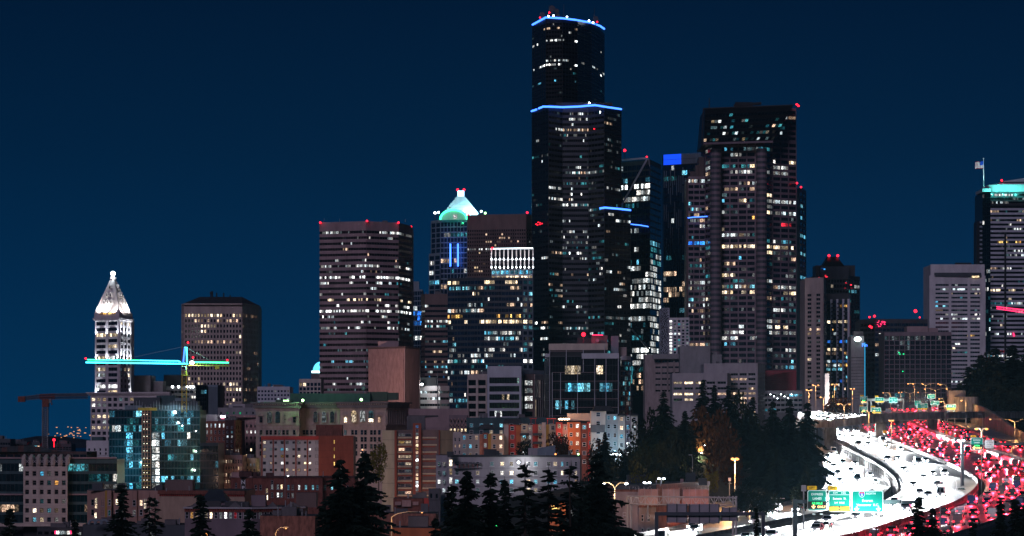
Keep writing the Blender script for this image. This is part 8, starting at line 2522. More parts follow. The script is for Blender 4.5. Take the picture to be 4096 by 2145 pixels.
tall('white lamp on the gantry post left of the right hand express lanes sign', 1350, 606, 830, 845, (-1, 1), px=1348, e=2600, reach=.6, col=(.85, .9, 1), m='whitelamp')
tall('curved double street lamp before the retaining wall at the right edge', 1752, 442, 750, 1130, (-1, 1), px=1765, e=2400, reach=8.2)
tall('single arm lamp left above the overpass, far away', 937, 166, 300, 1480, (-1,), px=986, e=3000)
tall('double arm lamp above the overpass before the grid block', 1090, 166, 380, 1400, (-1, 1), px=1072, e=3200, reach=5.2)
tall('lamp with two heads at the right end of the grid block', 1187, 173, 310, 1450, (-1,), px=1241, e=3200)
tall('far double lamp in the middle of the overpass view', 1150, 206, 300, 1560, (-1, 1), px=1150, e=1800, reach=5)
tall('small far lamp left of the far gantry posts', 865, 235, 300, 1600, (-1,), px=880, e=1500)
tall('small far lamp right of the far gantry posts', 745, 236, 300, 1600, (-1,), px=800, e=1500)
tall('small far lamp above the dark green convention sign', 950, 232, 300, 1640, (-1, 1), px=950, e=1500, reach=4)
tall('orange lamp glowing right of the high Madison sign', 1180, 283, 360, 1380, (-1,), px=1216, e=2600)
tall('second orange lamp glowing just below the one right of the high Madison sign', 1193, 306, 360, 1350, (-1,), px=1224, e=2600)
tall('small orange lamp beside the rounded abutment', 1351, 297, 360, 1330, (-1,), px=1384, e=3600)
tall('unlit curved lamp pole on the bend of the lower left carriageway', 565, 728, 860, 960, (-1,), False, px=596)
tall('unlit curved lamp pole before the ramp at the right', 1362, 390, 560, 1240, (-1,), False, px=1388)
tall('unlit curved lamp pole second before the ramp at the right', 1490, 404, 560, 1180, (-1,), False, px=1516)
tall('unlit lamp pole in front of the dark green signs behind the overpass', 1196, 344, 590, 1150, (-1,), False, px=1224)
tall('unlit lamp pole rising from the inside of the red bend', 1182, 940, 1250, 560, (-1, 1), False, px=1185, reach=.5)
street_lamp('star bright orange lamp in the middle of the wooded slope', 2932, 1836, 806, None, 2940, (-1, 1), True, 26000, (1, .5, .18), r=.55, reach=.5)
street_lamp('pale teal lamp pole on the wooded slope left of the bright orange lamp', 2766, 1822, 800, None, 2770, (-1,), False, pole='greyblue')
street_lamp('white lamp on a short post behind the warehouse roof', 2645, 1914, 724, None, 2646, (-1, 1), True, 1500, (.95, .97, 1), m='whitelamp', reach=.2)
street_lamp('white lamp standing on the right half of the warehouse roof', 2587, 1930, 712, None, 2588, (-1, 1), True, 1500, (.95, .97, 1), m='whitelamp', reach=.2)
street_lamp('twin lamp on a tall orange glowing pole left of the warehouse', 2459, 1934, 590, None, 2459, (-1, 1), True, 3800, (1, .6, .25), m='whitelamp', reach=2.0, pole='steel')
street_lamp('orange lamp blazing at the bottom edge on the left', 796, 2136, 640, None, 806, (-1, 1), True, 5200, (1, .42, .14), r=.6, reach=.7)
street_lamp('curved lamp post at the bottom edge below the brick hotel', 1142, 2113, 560, 2260, 1102, (1,), True, 700, (1, .45, .15), r=.16)
street_lamp('tall curved lamp post before the orange lit shop row', 1683, 2050, 640, 2260, 1566, (1,), True, 900, (1, .45, .15), r=.16)
street_lamp('teal curved lamp post in front of the long grey flats', 2062, 1984, 560, 2260, 2029, (1,), False, pole='greyblue')
street_lamp('short arched lamp arm at the bottom edge among the conifers', 1868, 2122, 560, 2280, 1912, (-1,), True, 500, (1, .4, .2), r=.12)
street_lamp('double arm grey lamp beside the freeway below the wooded slope', 3096, 1996, 805, None, 3108, (-1, 1), False, reach=1.4)
for px, lab in ((2434, 'left of three white floodlights at the foot of the beige flats'), (2462, 'middle and brightest of three white floodlights at the foot of the beige flats'), (2485, 'right of three white floodlights at the foot of the beige flats')):
 street_lamp(lab, px, 1818, 1085, None, px + 2, (-1, 1), True, 2600 if px == 2462 else 1200, (.6, .88, 1), m='whitelamp', r=.65 if px == 2462 else .42, reach=.2)
for lab, px, py, Y, e_ in (('added street lamp in the lane before the rust ended grey block', 1150, 1925, 1322, 9000), ('added street lamp at the foot of the cream balcony tower', 1660, 2012, 1322, 9000), ('added street lamp before the pinkish brick warehouse', 960, 1950, 1396, 8000),
       ('added street lamp in the street behind the peach building', 520, 1978, 1268, 7000), ('added street lamp in the street below the orange flats', 2290, 1832, 1112, 6000), ('added street lamp below the patchwork flats', 1950, 1836, 1108, 6000),
       ('added street lamp before the arched windows of the classical block', 1450, 1800, 1440, 6500), ('added street lamp at the recessed court of the classical block', 1240, 1812, 1450, 6500)):
 street_lamp(lab, px, py, Y, None, px - 6, (1,), True, e_ * .6, (1, .6, .42))  # lamps added to throw warm pools on the low walls
for lab, px, py, Y in (('small lamp among trees at the upper left of the wooded slope', 2672, 1753, 905), ('lower small lamp among trees left in the wooded slope', 2658, 1795, 885), ('small lamp between trees in the middle of the wooded slope', 2809, 1771, 900), ('lower small lamp between trees in the middle of the slope', 2795, 1809, 880)):
 py = HY - (ground(X(px, Y), Y) + 4.0 - CAMZ) / Y * F
 street_lamp(lab, px, py, Y, None, px + 2, (-1, 1), True, 2600, (1, .78, .45), m='whitelamp', reach=.15, r=.2)
# green signal and a glowing orange window hidden among the conifers
t = thing('traffic_light', 'traffic light glowing green behind the big conifers', 'traffic light', (X(1985, 480), 480, ground(X(1985, 480), 480)))
p = P(1985, 2098, 480)
MB().tube((p.x, 480, t.location.z), p, .08, 6).build('pole', M['steel'], t)
MB().box(p, (.35, .3, 1.0)).build('housing', M['signblack'], t)
MB().ball(p + Vector((0, -.18, -.3)), .13, 8).build('green_lens', E['mgreen'], t)
lamp('POINT', p + Vector((1.5, -3.5, -1.5)), 900, (.05, 1, .3), t, .3)
t = simple('shop', 'small shop front blazing orange behind the row of conifers', [(2195, 690), (2262, 688)], 2012, 689, 2200, 'brickorange', [None], 8)
for x0, x1 in ((2206, 2222), (2224, 2238)):
 MB().quad([P(x0, 2048, 687), P(x1, 2048, 687), P(x1, 2020, 687), P(x0, 2020, 687)], 0, [(0, 0), (1, 0), (1, 1), (0, 1)]).build('shop_window', LIT['amber'], t.root)
lamp('POINT', P(2222, 2030, 683), 1600, (1, .45, .12), t.root, .5)
for x, y, lab in ((1897, 532, 'small signal with green and red lamps beside the lower freeway by the orange wall'), (2022, 510, 'second small signal beside the lower freeway, nearer the express lanes sign')):
 q = P(*G6(x, y), 800)
 t = thing('traffic_light', lab, 'traffic light', (q.x, 800, ground(q.x, 800)))
 MB().tube((q.x, 800, t.location.z), q, .07, 6).build('pole', M['steel'], t)
 MB().box(q, (.4, .3, 1.3)).build('housing', M['signblack'], t)
 MB().ball(q + Vector((0, -.2, .4)), .14, 6).build('red_lens', E['redstrip'], t)
 MB().ball(q + Vector((0, -.2, -.4)), .16, 6).build('green_lens', E['ledcyan'], t)
q = P(*G6(1408, 255), 790)
t = thing('fire_hydrant', 'small yellow fire hydrant on the orange lit street', 'hydrant', (q.x, 790, ground(q.x, 790)))
z = t.location.z
MB().tube((q.x, 790, z), (q.x, 790, z + .9), .22, 8).ball((q.x, 790, z + .95), .22, 8).build('barrel', M['yellowsteel'], t)
MB().tube((q.x - .35, 790, z + .6), (q.x + .35, 790, z + .6), .1, 6).build('nozzle', M['yellowsteel'], t)
# ================================================================== TREES
def conifer_mesh(seed, H=18.0, Rm=4.2, layers=34, droop=.6, per=9):
 rg = random.Random(seed)
 mb = MB()
 for i in range(layers):
  f = (i + .5) / layers
  z = H * (1 - f * .93)
  rad = (Rm * (f ** .85) + .25) * rg.uniform(.72, 1.18)
  n = max(3, int(per * (.55 + .45 * f)))
  a0 = rg.random() * 6.28
  for k in range(n):
   a = a0 + 6.283 * k / n + rg.uniform(-.35, .35)
   r = rad * rg.choice([.5, .8, .95, 1.05, 1.3]) * rg.uniform(.85, 1.15)
   m = max(3, int(r / .36))
   ca, sa = math.cos(a), math.sin(a)
   lift = rg.uniform(.0, .25)
   zb = z + rg.uniform(-.6, .6) * H / layers
   for s in range(m):
    u = (s + .4) / m
    x = r * u
    zz = zb + lift * r * u - droop * r * u * u * .8 + rg.uniform(-.12, .12)
    w = (1 - u * .72) * (.5 + r * .24) * rg.uniform(.7, 1.25)
    for side in (-1, 1):
     L = w * rg.uniform(.8, 1.3)
     ox, oy = ca * x, sa * x
     # a twig spray: narrow leaf shape pointing outward and sideways, hanging a little
     dx, dy = ca * .75 - side * sa * .9, sa * .75 + side * ca * .9
     tip = (ox + dx * L, oy + dy * L, zz - L * rg.uniform(.15, .6))
     b1 = (ox - ca * .26, oy - sa * .26, zz + .05)
     mid = (ox + dx * L * .5 + ca * .26, oy + dy * L * .5 + sa * .26, zz - L * .12)
     mid2 = (ox + dx * L * .45 - ca * .2, oy + dy * L * .45 - sa * .2, zz - L * .3 - .05)
     mb.quad([b1, mid2, tip, mid])
    # hanging twig in the vertical plane
    hl = w * rg.uniform(.4, 1.0)
    mb.quad([(ca * (x - .3), sa * (x - .3), zz), (ca * (x + .35), sa * (x + .35), zz - .02), (ca * (x + .1), sa * (x + .1), zz - hl)])
 # leader
 mb.quad([(-.06, 0, H - .6), (.06, 0, H - .6), (0, 0, H + .5)])
 mb.quad([(0, -.06, H - .6), (0, .06, H - .6), (0, 0, H + .5)])
 return mb.mesh('crown', [M['needles']])
CON = [conifer_mesh(1), conifer_mesh(2, Rm=3.8), conifer_mesh(3, Rm=5.4, layers=36, per=10), conifer_mesh(4, Rm=3.2, layers=22, per=6, droop=.8), conifer_mesh(5, Rm=6.4, layers=38, per=11, droop=.4)]
def trunk_mesh(H, r):
 mb = MB().tube((0, 0, -1.5), (0, 0, H * .5), r, 8, r * .6)
 mb.tube((0, 0, H * .5), (0, 0, H * .98), r * .6, 6, .03)
 for k in range(5):
  a = k * 2.4
  mb.tube((0, 0, H * (.15 + .1 * k)), (1.6 * math.cos(a), 1.6 * math.sin(a), H * (.17 + .1 * k)), .06, 4, .03)
 return mb.mesh('trunk', [M['bark']])
TR = trunk_mesh(18, .32)
def conifer(label, px, py, Y, v=0, h=None, wide=1.0, lean=0.0, group=None):
 """px, py: the tip in photo pixels"""
 tip = P(px, py, Y)
 g = ground(tip.x, tip.y)
 H = (tip.z - g) if h is None else h
 t = thing('conifer_tree', label, 'tree', (tip.x, Y, tip.z - H), group)
 s = H / 18.4
 for nm, me in (('trunk', TR), ('crown', CON[v])):
  o = put(nm, me, t, (0, 0, 0), R.uniform(0, 6.28))
  k = (1.0 if nm == 'trunk' else wide) * min(s, 1.4 + .3 * (s - 1.4) if s > 1.4 else s)
  o.scale = (k, k, s)
  o.rotation_euler[1] = lean
 return t
def leafy_mesh(seed, n=2600, mt='leaves', blobs=9, size=.42):
 rg = random.Random(seed)
 mb = MB()
 cs = [(rg.uniform(-.5, .5), rg.uniform(-.5, .5), rg.uniform(.35, .95), rg.uniform(.22, .4)) for _ in range(blobs)]
 for _ in range(n):
  c = rg.choice(cs)
  d = Vector((rg.gauss(0, 1), rg.gauss(0, 1), rg.gauss(0, 1))).normalized() * c[3] * rg.uniform(.45, 1.1) ** .6
  p = Vector((c[0], c[1], c[2])) + d
  s = size * rg.uniform(.05, .13)
  u = Vector((rg.gauss(0, 1), rg.gauss(0, 1), rg.gauss(0, 1))).normalized()
  w = u.orthogonal().normalized()
  mb.quad([p - u * s, p + w * s * .7, p + u * s, p - w * s * .7])
 return mb.mesh('crown', [M[mt]])
LEAF = {'leaves': [leafy_mesh(11), leafy_mesh(12)], 'autumn': [leafy_mesh(13, mt='autumn')], 'yellowleaf': [leafy_mesh(14, 1500, 'yellowleaf')]}
_lt = MB().tube((0, 0, -.1), (0, 0, .5), .035, 7, .022)
for _k in range(6):
 _a = _k * 1.9
 _lt.tube((0, 0, .25 + .04 * _k), (.35 * math.cos(_a), .35 * math.sin(_a), .6 + .05 * _k), .014, 4, .005)
LTR = _lt.mesh('trunk', [M['bark']])
def leafy(label, px, py, Y, w, h=None, kind='leaves', v=0, base=None, group=None):
 """a broadleaf tree: px, py top; w width in metres"""
 p = P(px, py, Y)
 zb = (ground(p.x, p.y) if base is None else Z(base, Y)) if h is None else p.z - h
 H = p.z - zb
 t = thing('broadleaf_tree' if H > 4 else 'shrub', label, 'tree' if H > 4 else 'shrub', (p.x, Y, zb), group)
 for nm, me in (('trunk', LTR), ('crown', LEAF[kind][v % len(LEAF[kind])])):
  o = put(nm, me, t, (0, 0, 0), R.uniform(0, 6.28))
  o.scale = (w / 1.5, w / 1.5, H / 1.2)
 return t
# foreground conifers along the bottom
for a in (('small drooping conifer at the far left bottom corner', 40, 2022, 420, 0, None, 1.0), ('slim dark conifer in front of the peach building', 490, 1928, 400, 1, None, 1.0), ('pointed conifer top before the tan wing, left of a close pair', 598, 1972, 410, 3, None, 1.0),
   ('pointed conifer top before the tan wing, right of a close pair', 620, 1976, 415, 3, None, 1.0), ('tiny conifer tip before the white vaulted office bay', 301, 2070, 430, 1, None, .9), ('dark conifer before the slate gabled roof', 802, 1965, 400, 0, None, 1.0),
   ('dense conifer before the low bracketed cornice building', 1000, 2026, 410, 2, None, 1.0), ('big drooping conifer before the rust end wall', 1362, 1828, 380, 4, None, .84), ('tallest dense conifer right of the big drooping one', 1458, 1800, 385, 4, None, .86),
   ('small conifer tip low between the big conifers', 1290, 2010, 390, 0, None, .9), ('ragged conifer left end of the row before the grey flats', 1806, 1925, 370, 0, None, .9), ('broad conifer second in the row before the grey flats', 1868, 1873, 365, 4, None, .80),
   ('broad conifer third in the row before the grey flats', 1962, 1874, 372, 2, None, .82), ('short conifer between broad and sparse ones in the row', 2018, 1902, 380, 0, None, .8), ('tall sparse conifer with open branches before the grey flats', 2100, 1834, 360, 3, None, 1.25),
   ('sparse conifer left of the leaning one before the grey flats', 2194, 1856, 365, 3, None, 1.2), ('leaning sparse conifer at the right end of the grey flats', 2288, 1841, 370, 3, None, 1.2, .045), ('massive black conifer left of the twin lamp pole', 2388, 1806, 420, 4, None, .95),
   ('low conifer beside the twin lamp pole', 2440, 1990, 430, 0, None, .9), ('lone small conifer before the lower freeway band', 3025, 2020, 330, 0, 12, .45), ('bushy conifer at the bottom of the freeway bend', 3675, 1974, 420, 0, None, .95),
   ('shorter conifer right of the bushy one at the bottom of the bend', 3732, 2020, 425, 2, None, .7), ('small conifer low before the red lanes', 3892, 2072, 400, 1, None, .9), ('slim conifer before the red lanes, left of two at the right corner', 4003, 1994, 410, 1, None, .9),
   ('full conifer in the bottom right corner', 4062, 1984, 405, 0, None, .95), ('low conifer low at the very right bottom corner', 4100, 2010, 400, 2, None, .9), ('wide conifer low in the gap below the long grey flats', 1740, 2060, 380, 2, None, .8),
   ('dark conifer between the two big foreground ones', 1410, 1930, 390, 2, None, .85), ('low dark conifer left of the broad pair', 1835, 2010, 375, 2, None, .9), ('low dark conifer below the sparse tall one', 2140, 2010, 372, 2, None, .85), ('low dark conifer below the sparse leaning one', 2245, 2030, 380, 0, None, .9), ('dark conifer filling the gap left of the massive black conifer', 2330, 1930, 400, 2, None, .85)):
 conifer(*a)
# wooded slope left of the freeway
for a in (('conifer at the left end of the wooded slope crest', 2655, 1560, 905, 2, None, 1.0), ('tall conifer on the crest before the banded county building', 2813, 1512, 930, 0, None, 1.05), ('pointed conifer on the crest just right of the tallest one', 2858, 1534, 940, 0, None, 1.0),
   ('conifer on the crest before the waffle grid building', 2914, 1540, 945, 1, None, 1.2), ('conifer with feathery top left of the freeway crest gap', 3012, 1582, 960, 0, None, 1.0), ('first of the conifers closing the slope at the freeway', 3093, 1596, 930, 2, None, .9),
   ('second of the conifers closing the slope at the freeway', 3158, 1588, 935, 2, None, .9), ('last conifer of the slope, leaning over the freeway lanes', 3228, 1602, 925, 2, None, 1.0), ('broad conifer low on the slope beside the freeway', 3190, 1720, 870, 4, None, 1.1),
   ('broad dark conifer in the middle of the slope', 3060, 1700, 890, 4, None, 1.1), ('dark conifer in the slope above the bright orange lamp', 2985, 1655, 920, 4, None, 1.0), ('heavy conifer left in the slope below the crest', 2740, 1640, 880, 4, None, 1.0),
   ('dark conifer right of the star bright lamp', 3110, 1790, 850, 4, None, 1.0), ('green lit small conifer left of the teal lamp pole', 2735, 1818, 815, 0, None, .9), ('thin conifer behind the teal flats end wall', 2570, 1690, 960, 2, None, 1.0),
   ('low dark conifer behind the warehouse roof', 2500, 1830, 760, 4, None, .8), ('dark conifer at the foot of the beige flats', 2420, 1725, 900, 4, None, .8), ('conifer overhanging the lower carriageway start', 3225, 1850, 830, 4, None, .85)):
 conifer(*a)
for a in (('dark rounded tree low between grey flats and warehouse', 2480, 1870, 770, 12, 14, 'leaves'), ('dark tree behind the twin lamp pole', 2535, 1835, 810, 13, 16, 'leaves'), ('dark leafy tree filling the slope above the white lamps', 2620, 1840, 800, 13, 16, 'leaves'), ('low dark tree left of the warehouse', 2440, 1915, 740, 10, 12, 'leaves'), ('dark tree below the foot of the beige flats', 2480, 1800, 900, 13, 16, 'leaves'), ('dark leafy tree between the floodlights and slope crest', 2575, 1765, 900, 14, 18, 'leaves'), ('dark tree right of the long grey flats', 2370, 1880, 950, 12, 16, 'leaves'),
   ('orange lit autumn tree high in the wooded slope', 2858, 1626, 900, 13, 26, 'autumn'), ('second autumn tree beside the orange lit one', 2895, 1690, 880, 12, 22, 'autumn'), ('small yellow green tree on the lit street', 2843, 1880, 796, 4.2, 6.5, 'yellowleaf'),
   ('olive tree behind the white lamps of the warehouse', 2590, 1878, 740, 8, 8, 'yellowleaf'), ('dark rounded tree at the left edge of the slope', 2598, 1640, 930, 14, 26, 'leaves'), ('dark rounded tree on the slope crest between conifers', 2955, 1570, 950, 14, 28, 'leaves'),
   ('dark leafy tree in the slope left of the crest', 2700, 1720, 870, 14, 24, 'leaves'), ('dark bush under the star bright orange lamp', 2985, 1938, 760, 8, 7, 'leaves'), ('wide dark bush right of the lit street', 3030, 1950, 770, 12, 8, 'leaves'), ('leafy tree before the red and orange flats', 2240, 1730, 1080, 9, 14, 'autumn'),
   ('leafy tree between the orange flats and the floodlights', 2395, 1752, 1070, 9, 14, 'autumn'), ('dark tree before the cream flats', 2110, 1745, 1085, 8, 12, 'leaves'), ('green lit tree left of the cream balcony tower', 1515, 1770, 1250, 9, 18, 'yellowleaf'), ('lit autumn tree behind the lamps left of the white glare', 3345, 1588, 1290, 12, 9, 'autumn'),
   ('low dark scrub behind the floodlights', 2520, 1790, 980, 14, 14, 'leaves'), ('dark grey leafy tree above the warehouse roof', 2690, 1850, 760, 12, 12, 'leaves'), ('dark bush hiding the foot of the gantry', 3700, 2100, 500, 8, 5, 'leaves'), ('bush at the inner edge of the lower carriageway', 3222, 1935, 790, 8, 7, 'leaves'),
   ('leafy tree below the paired white lamps of the slope', 2640, 1770, 850, 11, 16, 'leaves')):
 leafy(*a)
# dark hill at the right edge
for i, (px, py, Y, w, lab) in enumerate(((3812, 1600, 1400, 12, 'low dark tree at the left foot of the right hand hill'), (3838, 1530, 1405, 15, 'second dark tree up the right hand hill'), (3876, 1460, 1410, 18, 'third dark tree up the right hand hill'), (3925, 1415, 1415, 20, 'high dark tree on the shoulder of the right hand hill'),
           (3985, 1385, 1420, 22, 'dark tree near the top of the right hand hill'), (4050, 1375, 1420, 22, 'dark tree crowning the right hand hill'), (4110, 1380, 1420, 22, 'dark tree cut by the right edge on the hill top'), (3905, 1530, 1390, 20, 'broad dark tree in the middle of the right hand hill'),
           (3990, 1500, 1385, 24, 'broad dark tree below the crown of the right hand hill'), (4075, 1500, 1385, 24, 'broad dark tree at the right edge below the hill top'), (3860, 1580, 1375, 16, 'dark tree above the rounded abutment'), (3960, 1590, 1370, 22, 'dark tree low on the hill above the retaining wall'), (4060, 1600, 1365, 24, 'dark tree low at the right edge above the retaining wall'))):
 conifer(lab, px, py, Y, 4 if i % 2 else 2, None, w / 12.0)
 if i in (4, 7, 8, 9, 11, 12):
  leafy(lab.replace('dark tree', 'dark round tree').replace('tree', 'bush', 0), px - 14, py + 22, Y - 6, w, None, 'leaves', i)
def bare_shrub(label, px, py, Y, h, w, seed):
 rg = random.Random(seed)
 p = P(px, py, Y)
 t = thing('bare_shrub', label, 'shrub', (p.x, Y, p.z - h))
 br, tw = MB(), MB()
 for k in range(12):
  a = rg.uniform(0, 6.28)
  q0 = Vector((p.x, Y, p.z - h))
  q1 = q0 + Vector((w * .3 * math.cos(a), w * .3 * math.sin(a), h * rg.uniform(.4, .6)))
  q2 = q0 + Vector((w * .5 * math.cos(a) * rg.uniform(.8, 1.2), w * .5 * math.sin(a), h * rg.uniform(.75, 1)))
  br.tube(q0, q1, .05, 4, .035).tube(q1, q2, .035, 4, .012)
  for j in range(5):
   s = q1.lerp(q2, rg.random())
   tw.tube(s, s + Vector((rg.uniform(-.8, .8), rg.uniform(-.8, .8), rg.uniform(.3, 1.2))), .018, 3, .006)
 br.build('branches', M['bark'], t)
 tw.build('twigs', M['bark'], t)['kind'] = 'stuff'
for i, a in enumerate((('leafless shrub left at the bottom of the freeway bend', 3480, 2085, 430, 5.5, 5), ('leafless shrub in the middle at the bottom of the bend', 3530, 2068, 435, 6.0, 5), ('leafless shrub right at the bottom of the bend', 3575, 2080, 440, 5.5, 5), ('leafless shrub at the bottom edge near the big sign post', 3375, 2125, 420, 5, 4))):
 bare_shrub(*a, 40 + i)
# ================================================================== TRAFFIC
PAINT = {'white': mat('car_white', (.7, .7, .7), .3, 0), 'silver': mat('car_silver', (.4, .42, .44), .3, 0, metal=.4), 'grey': mat('car_grey', (.12, .125, .13), .3, 0), 'black': mat('car_black', (.012, .012, .014), .25, 0), 'red': mat('car_red', (.35, .02, .02), .3, 0), 'blue': mat('car_blue', (.03, .08, .25), .3, 0)}
CGL = mat('car_glass', (.006, .008, .01), .08, 0, spec=.6)
def car_meshes(kind):
 L, W, H = {'sedan': (4.7, 1.84, 1.45), 'suv': (4.8, 1.95, 1.75), 'van': (5.6, 2.05, 2.3)}[kind]
 h1 = {'sedan': .85, 'suv': 1.05, 'van': 1.2}[kind]
 prof = {'sedan': [(-L / 2, .38), (-L / 2, .8), (-L * .47, .92), (-L * .30, .95), (-L * .16, H - .03), (L * .12, H), (L * .27, h1 + .08), (L * .46, .78), (L / 2, .62), (L / 2, .36)],
   'suv': [(-L / 2, .42), (-L / 2, 1.05), (-L * .46, H - .12), (-L * .38, H), (L * .10, H), (L * .25, h1 + .08), (L * .46, .98), (L / 2, .8), (L / 2, .42)],
   'van': [(-L / 2, .45), (-L / 2, H - .1), (-L * .48, H), (L * .22, H), (L * .36, h1 + .05), (L * .48, 1.0), (L / 2, .8), (L / 2, .45)]}[kind]
 b = MB()
 def wy(z):
  return W / 2 * (1 - .18 * max(0, (z - h1) / (H - h1 + .01)))
 l = [(x, wy(z), z) for x, z in prof]
 r = [(x, -wy(z), z) for x, z in prof]
 n = len(prof)
 for i in range(n):
  j = (i + 1) % n
  b.quad([l[i], l[j], r[j], r[i]])
 b.quad(l[::-1]).quad(r)
 body = b.mesh('body', [PAINT['white']])
 g = MB()
 gi = [i for i, (x, z) in enumerate(prof) if z > h1 - .01]
 top = [prof[i] for i in gi]
 # windscreen and rear window, a little proud of the body
 fr = [(x, z) for x, z in prof if x > 0 and z > h1]
 f0, f1 = fr[0], fr[-1]
 g.quad([(f1[0] + .012, -wy(f1[1]) + .14, f1[1] + .03), (f1[0] + .012, wy(f1[1]) - .14, f1[1] + .03), (f0[0] + .05, wy(f0[1]) - .1, f0[1] - .02), (f0[0] + .05, -wy(f0[1]) + .1, f0[1] - .02)])
 bk = [(x, z) for x, z in prof if x < 0 and z > .85]
 k0, k1 = bk[0], bk[-1]
 if kind == 'sedan':
  k0 = (-L * .30, .95)
 g.quad([(k0[0] - .03, wy(k0[1]) - .14, max(k0[1], h1) + .05), (k0[0] - .03, -wy(k0[1]) + .14, max(k0[1], h1) + .05), (k1[0] - .06, -wy(k1[1]) + .12, k1[1] - .06), (k1[0] - .06, wy(k1[1]) - .12, k1[1] - .06)])
 for s in (-1, 1):
  zz0, zz1 = h1 + .05, H - .14
  g.quad([(-L * .30, s * (wy(zz0) + .012), zz0), (L * .20, s * (wy(zz0) + .012), zz0), (L * .11, s * (wy(zz1) + .012), zz1), (-L * .18, s * (wy(zz1) + .012), zz1)][::s])
 glass = g.mesh('window', [CGL])
 wheel = MB().tube((0, -.11, 0), (0, .11, 0), .33, 12).mesh('wheel', [M['rubber']])
 hl = MB().ball((0, 0, 0), .25, 10, .15).mesh('headlight', [E['head']])
 tl = MB().box((0, 0, 0), (.08, .34, .18)).mesh('tail_light', [E['tail']])
 return dict(L=L, W=W, H=H, h1=h1, body=body, glass=glass, wheel=wheel, hl=hl, tl=tl)
BEAM, RBEAM, RED = 2.6e5, 1.5e2, 3.2e3      # watts of a pair of headlights toward us, away from us, and of the tail lights
CARS = {k: car_meshes(k) for k in ('sedan', 'suv', 'van')}
_used = {}
def car(label, kind, colour, pos, d, group, beam=0.0, red=0.0, bcol=(.93, .97, 1.0)):
 c = CARS[kind]
 rz = math.atan2(d.y, d.x)
 n = _used.get(label, 0)
 _used[label] = n + 1
 t = thing('car' if kind == 'sedan' else kind, label, 'car' if kind != 'van' else 'van', pos, group, rz)
 pitch = -math.atan2(d.z, math.hypot(d.x, d.y))
 t.rotation_euler = (0, pitch, rz)
 o = put('body', c['body'], t, (0, 0, 0))
 o.material_slots[0].link = 'OBJECT'
 o.material_slots[0].material = PAINT[colour]
 put('window', c['glass'], t, (0, 0, 0))
 for sx in (-1, 1):
  for sy in (-1, 1):
   put('wheel', c['wheel'], t, (sx * c['L'] * .3, sy * (c['W'] / 2 - .08), .33))
 for sy in (-1, 1):
  put('headlight', c['hl'], t, (c['L'] / 2 - .02, sy * (c['W'] / 2 - .32), .72))
  put('tail_light', c['tl'], t, (-c['L'] / 2, sy * (c['W'] / 2 - .26), .86))
 if beam:
  l = lamp('SPOT', (0, 0, 0), beam, bcol, None, .25, cone=46, blend=.8, name='headlight_beam')
  l.parent = t
  l.location = (c['L'] / 2 + .25, 0, .95)
  l.rotation_euler = (0, math.radians(-84), 0)
 if red:
  l = lamp('SPOT', (0, 0, 0), red, (1, .02, .05), None, .3, cone=110, blend=.9, name='tail_light_glow')
  l.parent = t
  l.location = (-c['L'] / 2 - .15, 0, .9)
  l.rotation_euler = (0, math.radians(72), 0)
 return t
LANE = {3: ('left', 'middle', 'right'), 4: ('leftmost', 'second', 'third', 'rightmost'), 5: ('leftmost', 'second', 'middle', 'fourth', 'rightmost')}
NEAR = {'white': 'white', 'silver': 'silver', 'grey': 'grey', 'black': 'black', 'red': 'red', 'blue': 'blue'}
def zone(Y, tab):
 for lim, s in tab:
  if Y < lim:
   return s
 return tab[-1][1]
def traffic(r, nl, y0, y1, gap, toward, road, zones, seed, beam, red, group, kinds=('sedan', 'sedan', 'suv', 'sedan', 'suv', 'van')):
 rg = random.Random(seed)
 for k in range(nl):
  Y = y0 + rg.uniform(0, gap)
  prev = None
  while Y < y1:
   u = (k + .5) / nl + rg.uniform(-.008, .008)
   d = r.heading(Y, u)
   if toward:
    d = -d
   pal = ['white', 'silver', 'white', 'white', 'silver'] if toward else ['black', 'grey', 'silver', 'grey', 'black', 'red', 'blue', 'grey']
   for _ in range(12):
    kind, colr = rg.choice(kinds), rg.choice(pal)
    lab = '%s %s, %s, %s lane, %s, %s' % (NEAR[colr], 'car' if kind == 'sedan' else kind, 'headlights on' if toward else 'red lights', LANE[nl][k], road, zone(Y, zones))
    if lab not in _used:
     break
   if lab in _used:
    lab += ', behind %s' % prev if toward else ', ahead of %s' % prev
   prev = NEAR[colr] + (' car' if kind == 'sedan' else ' ' + kind)
   car(lab, kind, colr, r.pos(Y, u, 0, 1, .01), d, group, beam * rg.uniform(.7, 1.3), red * rg.uniform(.6, 1.4))
   Y += gap * rg.uniform(.55, 1.45)
ZW = ((690, 'near bottom edge'), (790, 'leaving bend'), (900, 'in bend'), (1010, 'entering bend'), (1130, 'on straight'), (9999, 'at overpass'))
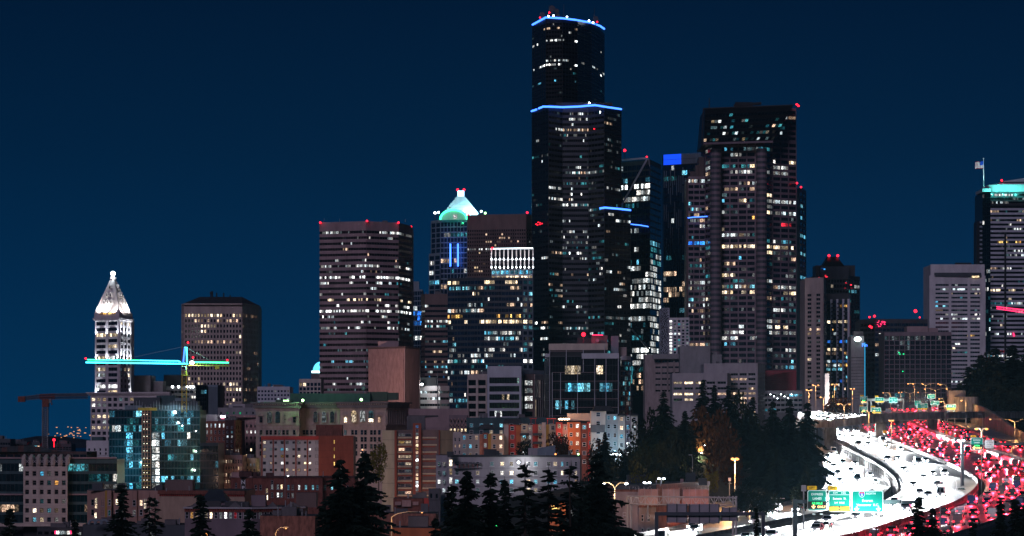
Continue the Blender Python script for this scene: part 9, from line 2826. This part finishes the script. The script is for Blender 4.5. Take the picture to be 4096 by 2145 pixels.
traffic(W1, 4, W1.Y[0] + 8, 1330, 85, True, 'upper left road', ZW, 1, BEAM, 0, 'cars with headlights on the upper left carriageway')
traffic(W0, 3, W0.Y[0] + 8, 1150, 70, True, 'lower left road', ZW, 2, BEAM, 0, 'cars with headlights on the lower left carriageway')
ZR = ((690, 'near bottom edge'), (790, 'past bend'), (900, 'in bend'), (1010, 'beyond bend'), (1130, 'on straight'), (1230, 'at overpass'), (9999, 'past overpass'))
traffic(R0, 5, 560, 1400, 44, False, 'right road', ZR, 3, RBEAM, RED, 'cars with red tail lights on the right carriageway')
traffic(R1, 3, 1030, 1560, 42, False, 'raised right road', ZR, 4, RBEAM, RED, 'cars with red tail lights on the raised right carriageway')
# cars on the overpass, headlights toward the camera
rg = random.Random(9)
ords = ['first', 'second', 'third', 'fourth', 'fifth', 'sixth', 'seventh', 'eighth', 'ninth', 'tenth', 'eleventh', 'twelfth', 'thirteenth', 'fourteenth']
for k in range(14):
 u = .09 + k * .024
 i = u * (len(DECK) - 1)
 a, b = DECK[int(i)], DECK[int(i) + 1]
 f = i - int(i)
 row = k % 2
 off = 4.0 + 5.0 * row
 p = Vector((a[0] + (b[0] - a[0]) * f + 2 * off / 13, a[1] + (b[1] - a[1]) * f + off, a[2] + (b[2] - a[2]) * f - .78 + (a[4] + (b[4] - a[4]) * f) * off / 13))
 d = Vector((-.45, -.9, 0))
 colr = rg.choice(['white', 'silver', 'grey', 'black'])
 car('%s car with blazing headlights on the overpass, %s from its left end' % (NEAR[colr], ords[k]), 'sedan', colr, p, d, 'cars with headlights on the overpass', BEAM * .6, 0)
rg = random.Random(10)
for k, (A, Bp) in enumerate(far_roads):
 for i in range(7):
  q = A.lerp(Bp, (i + .5) / 7) + Vector((rg.choice([-4.5, -1.5, 1.5, 4.5]), 0, .02))
  colr = rg.choice(['white', 'silver', 'grey', 'red'])
  car('%s car with tail lights on the %s far ramp, %s up the slope' % (NEAR[colr], ('left', 'middle', 'right')[k], ords[i]), 'sedan', colr, q, Bp - A, 'cars on the far ramps behind the overpass', 0, RED * 1.5)
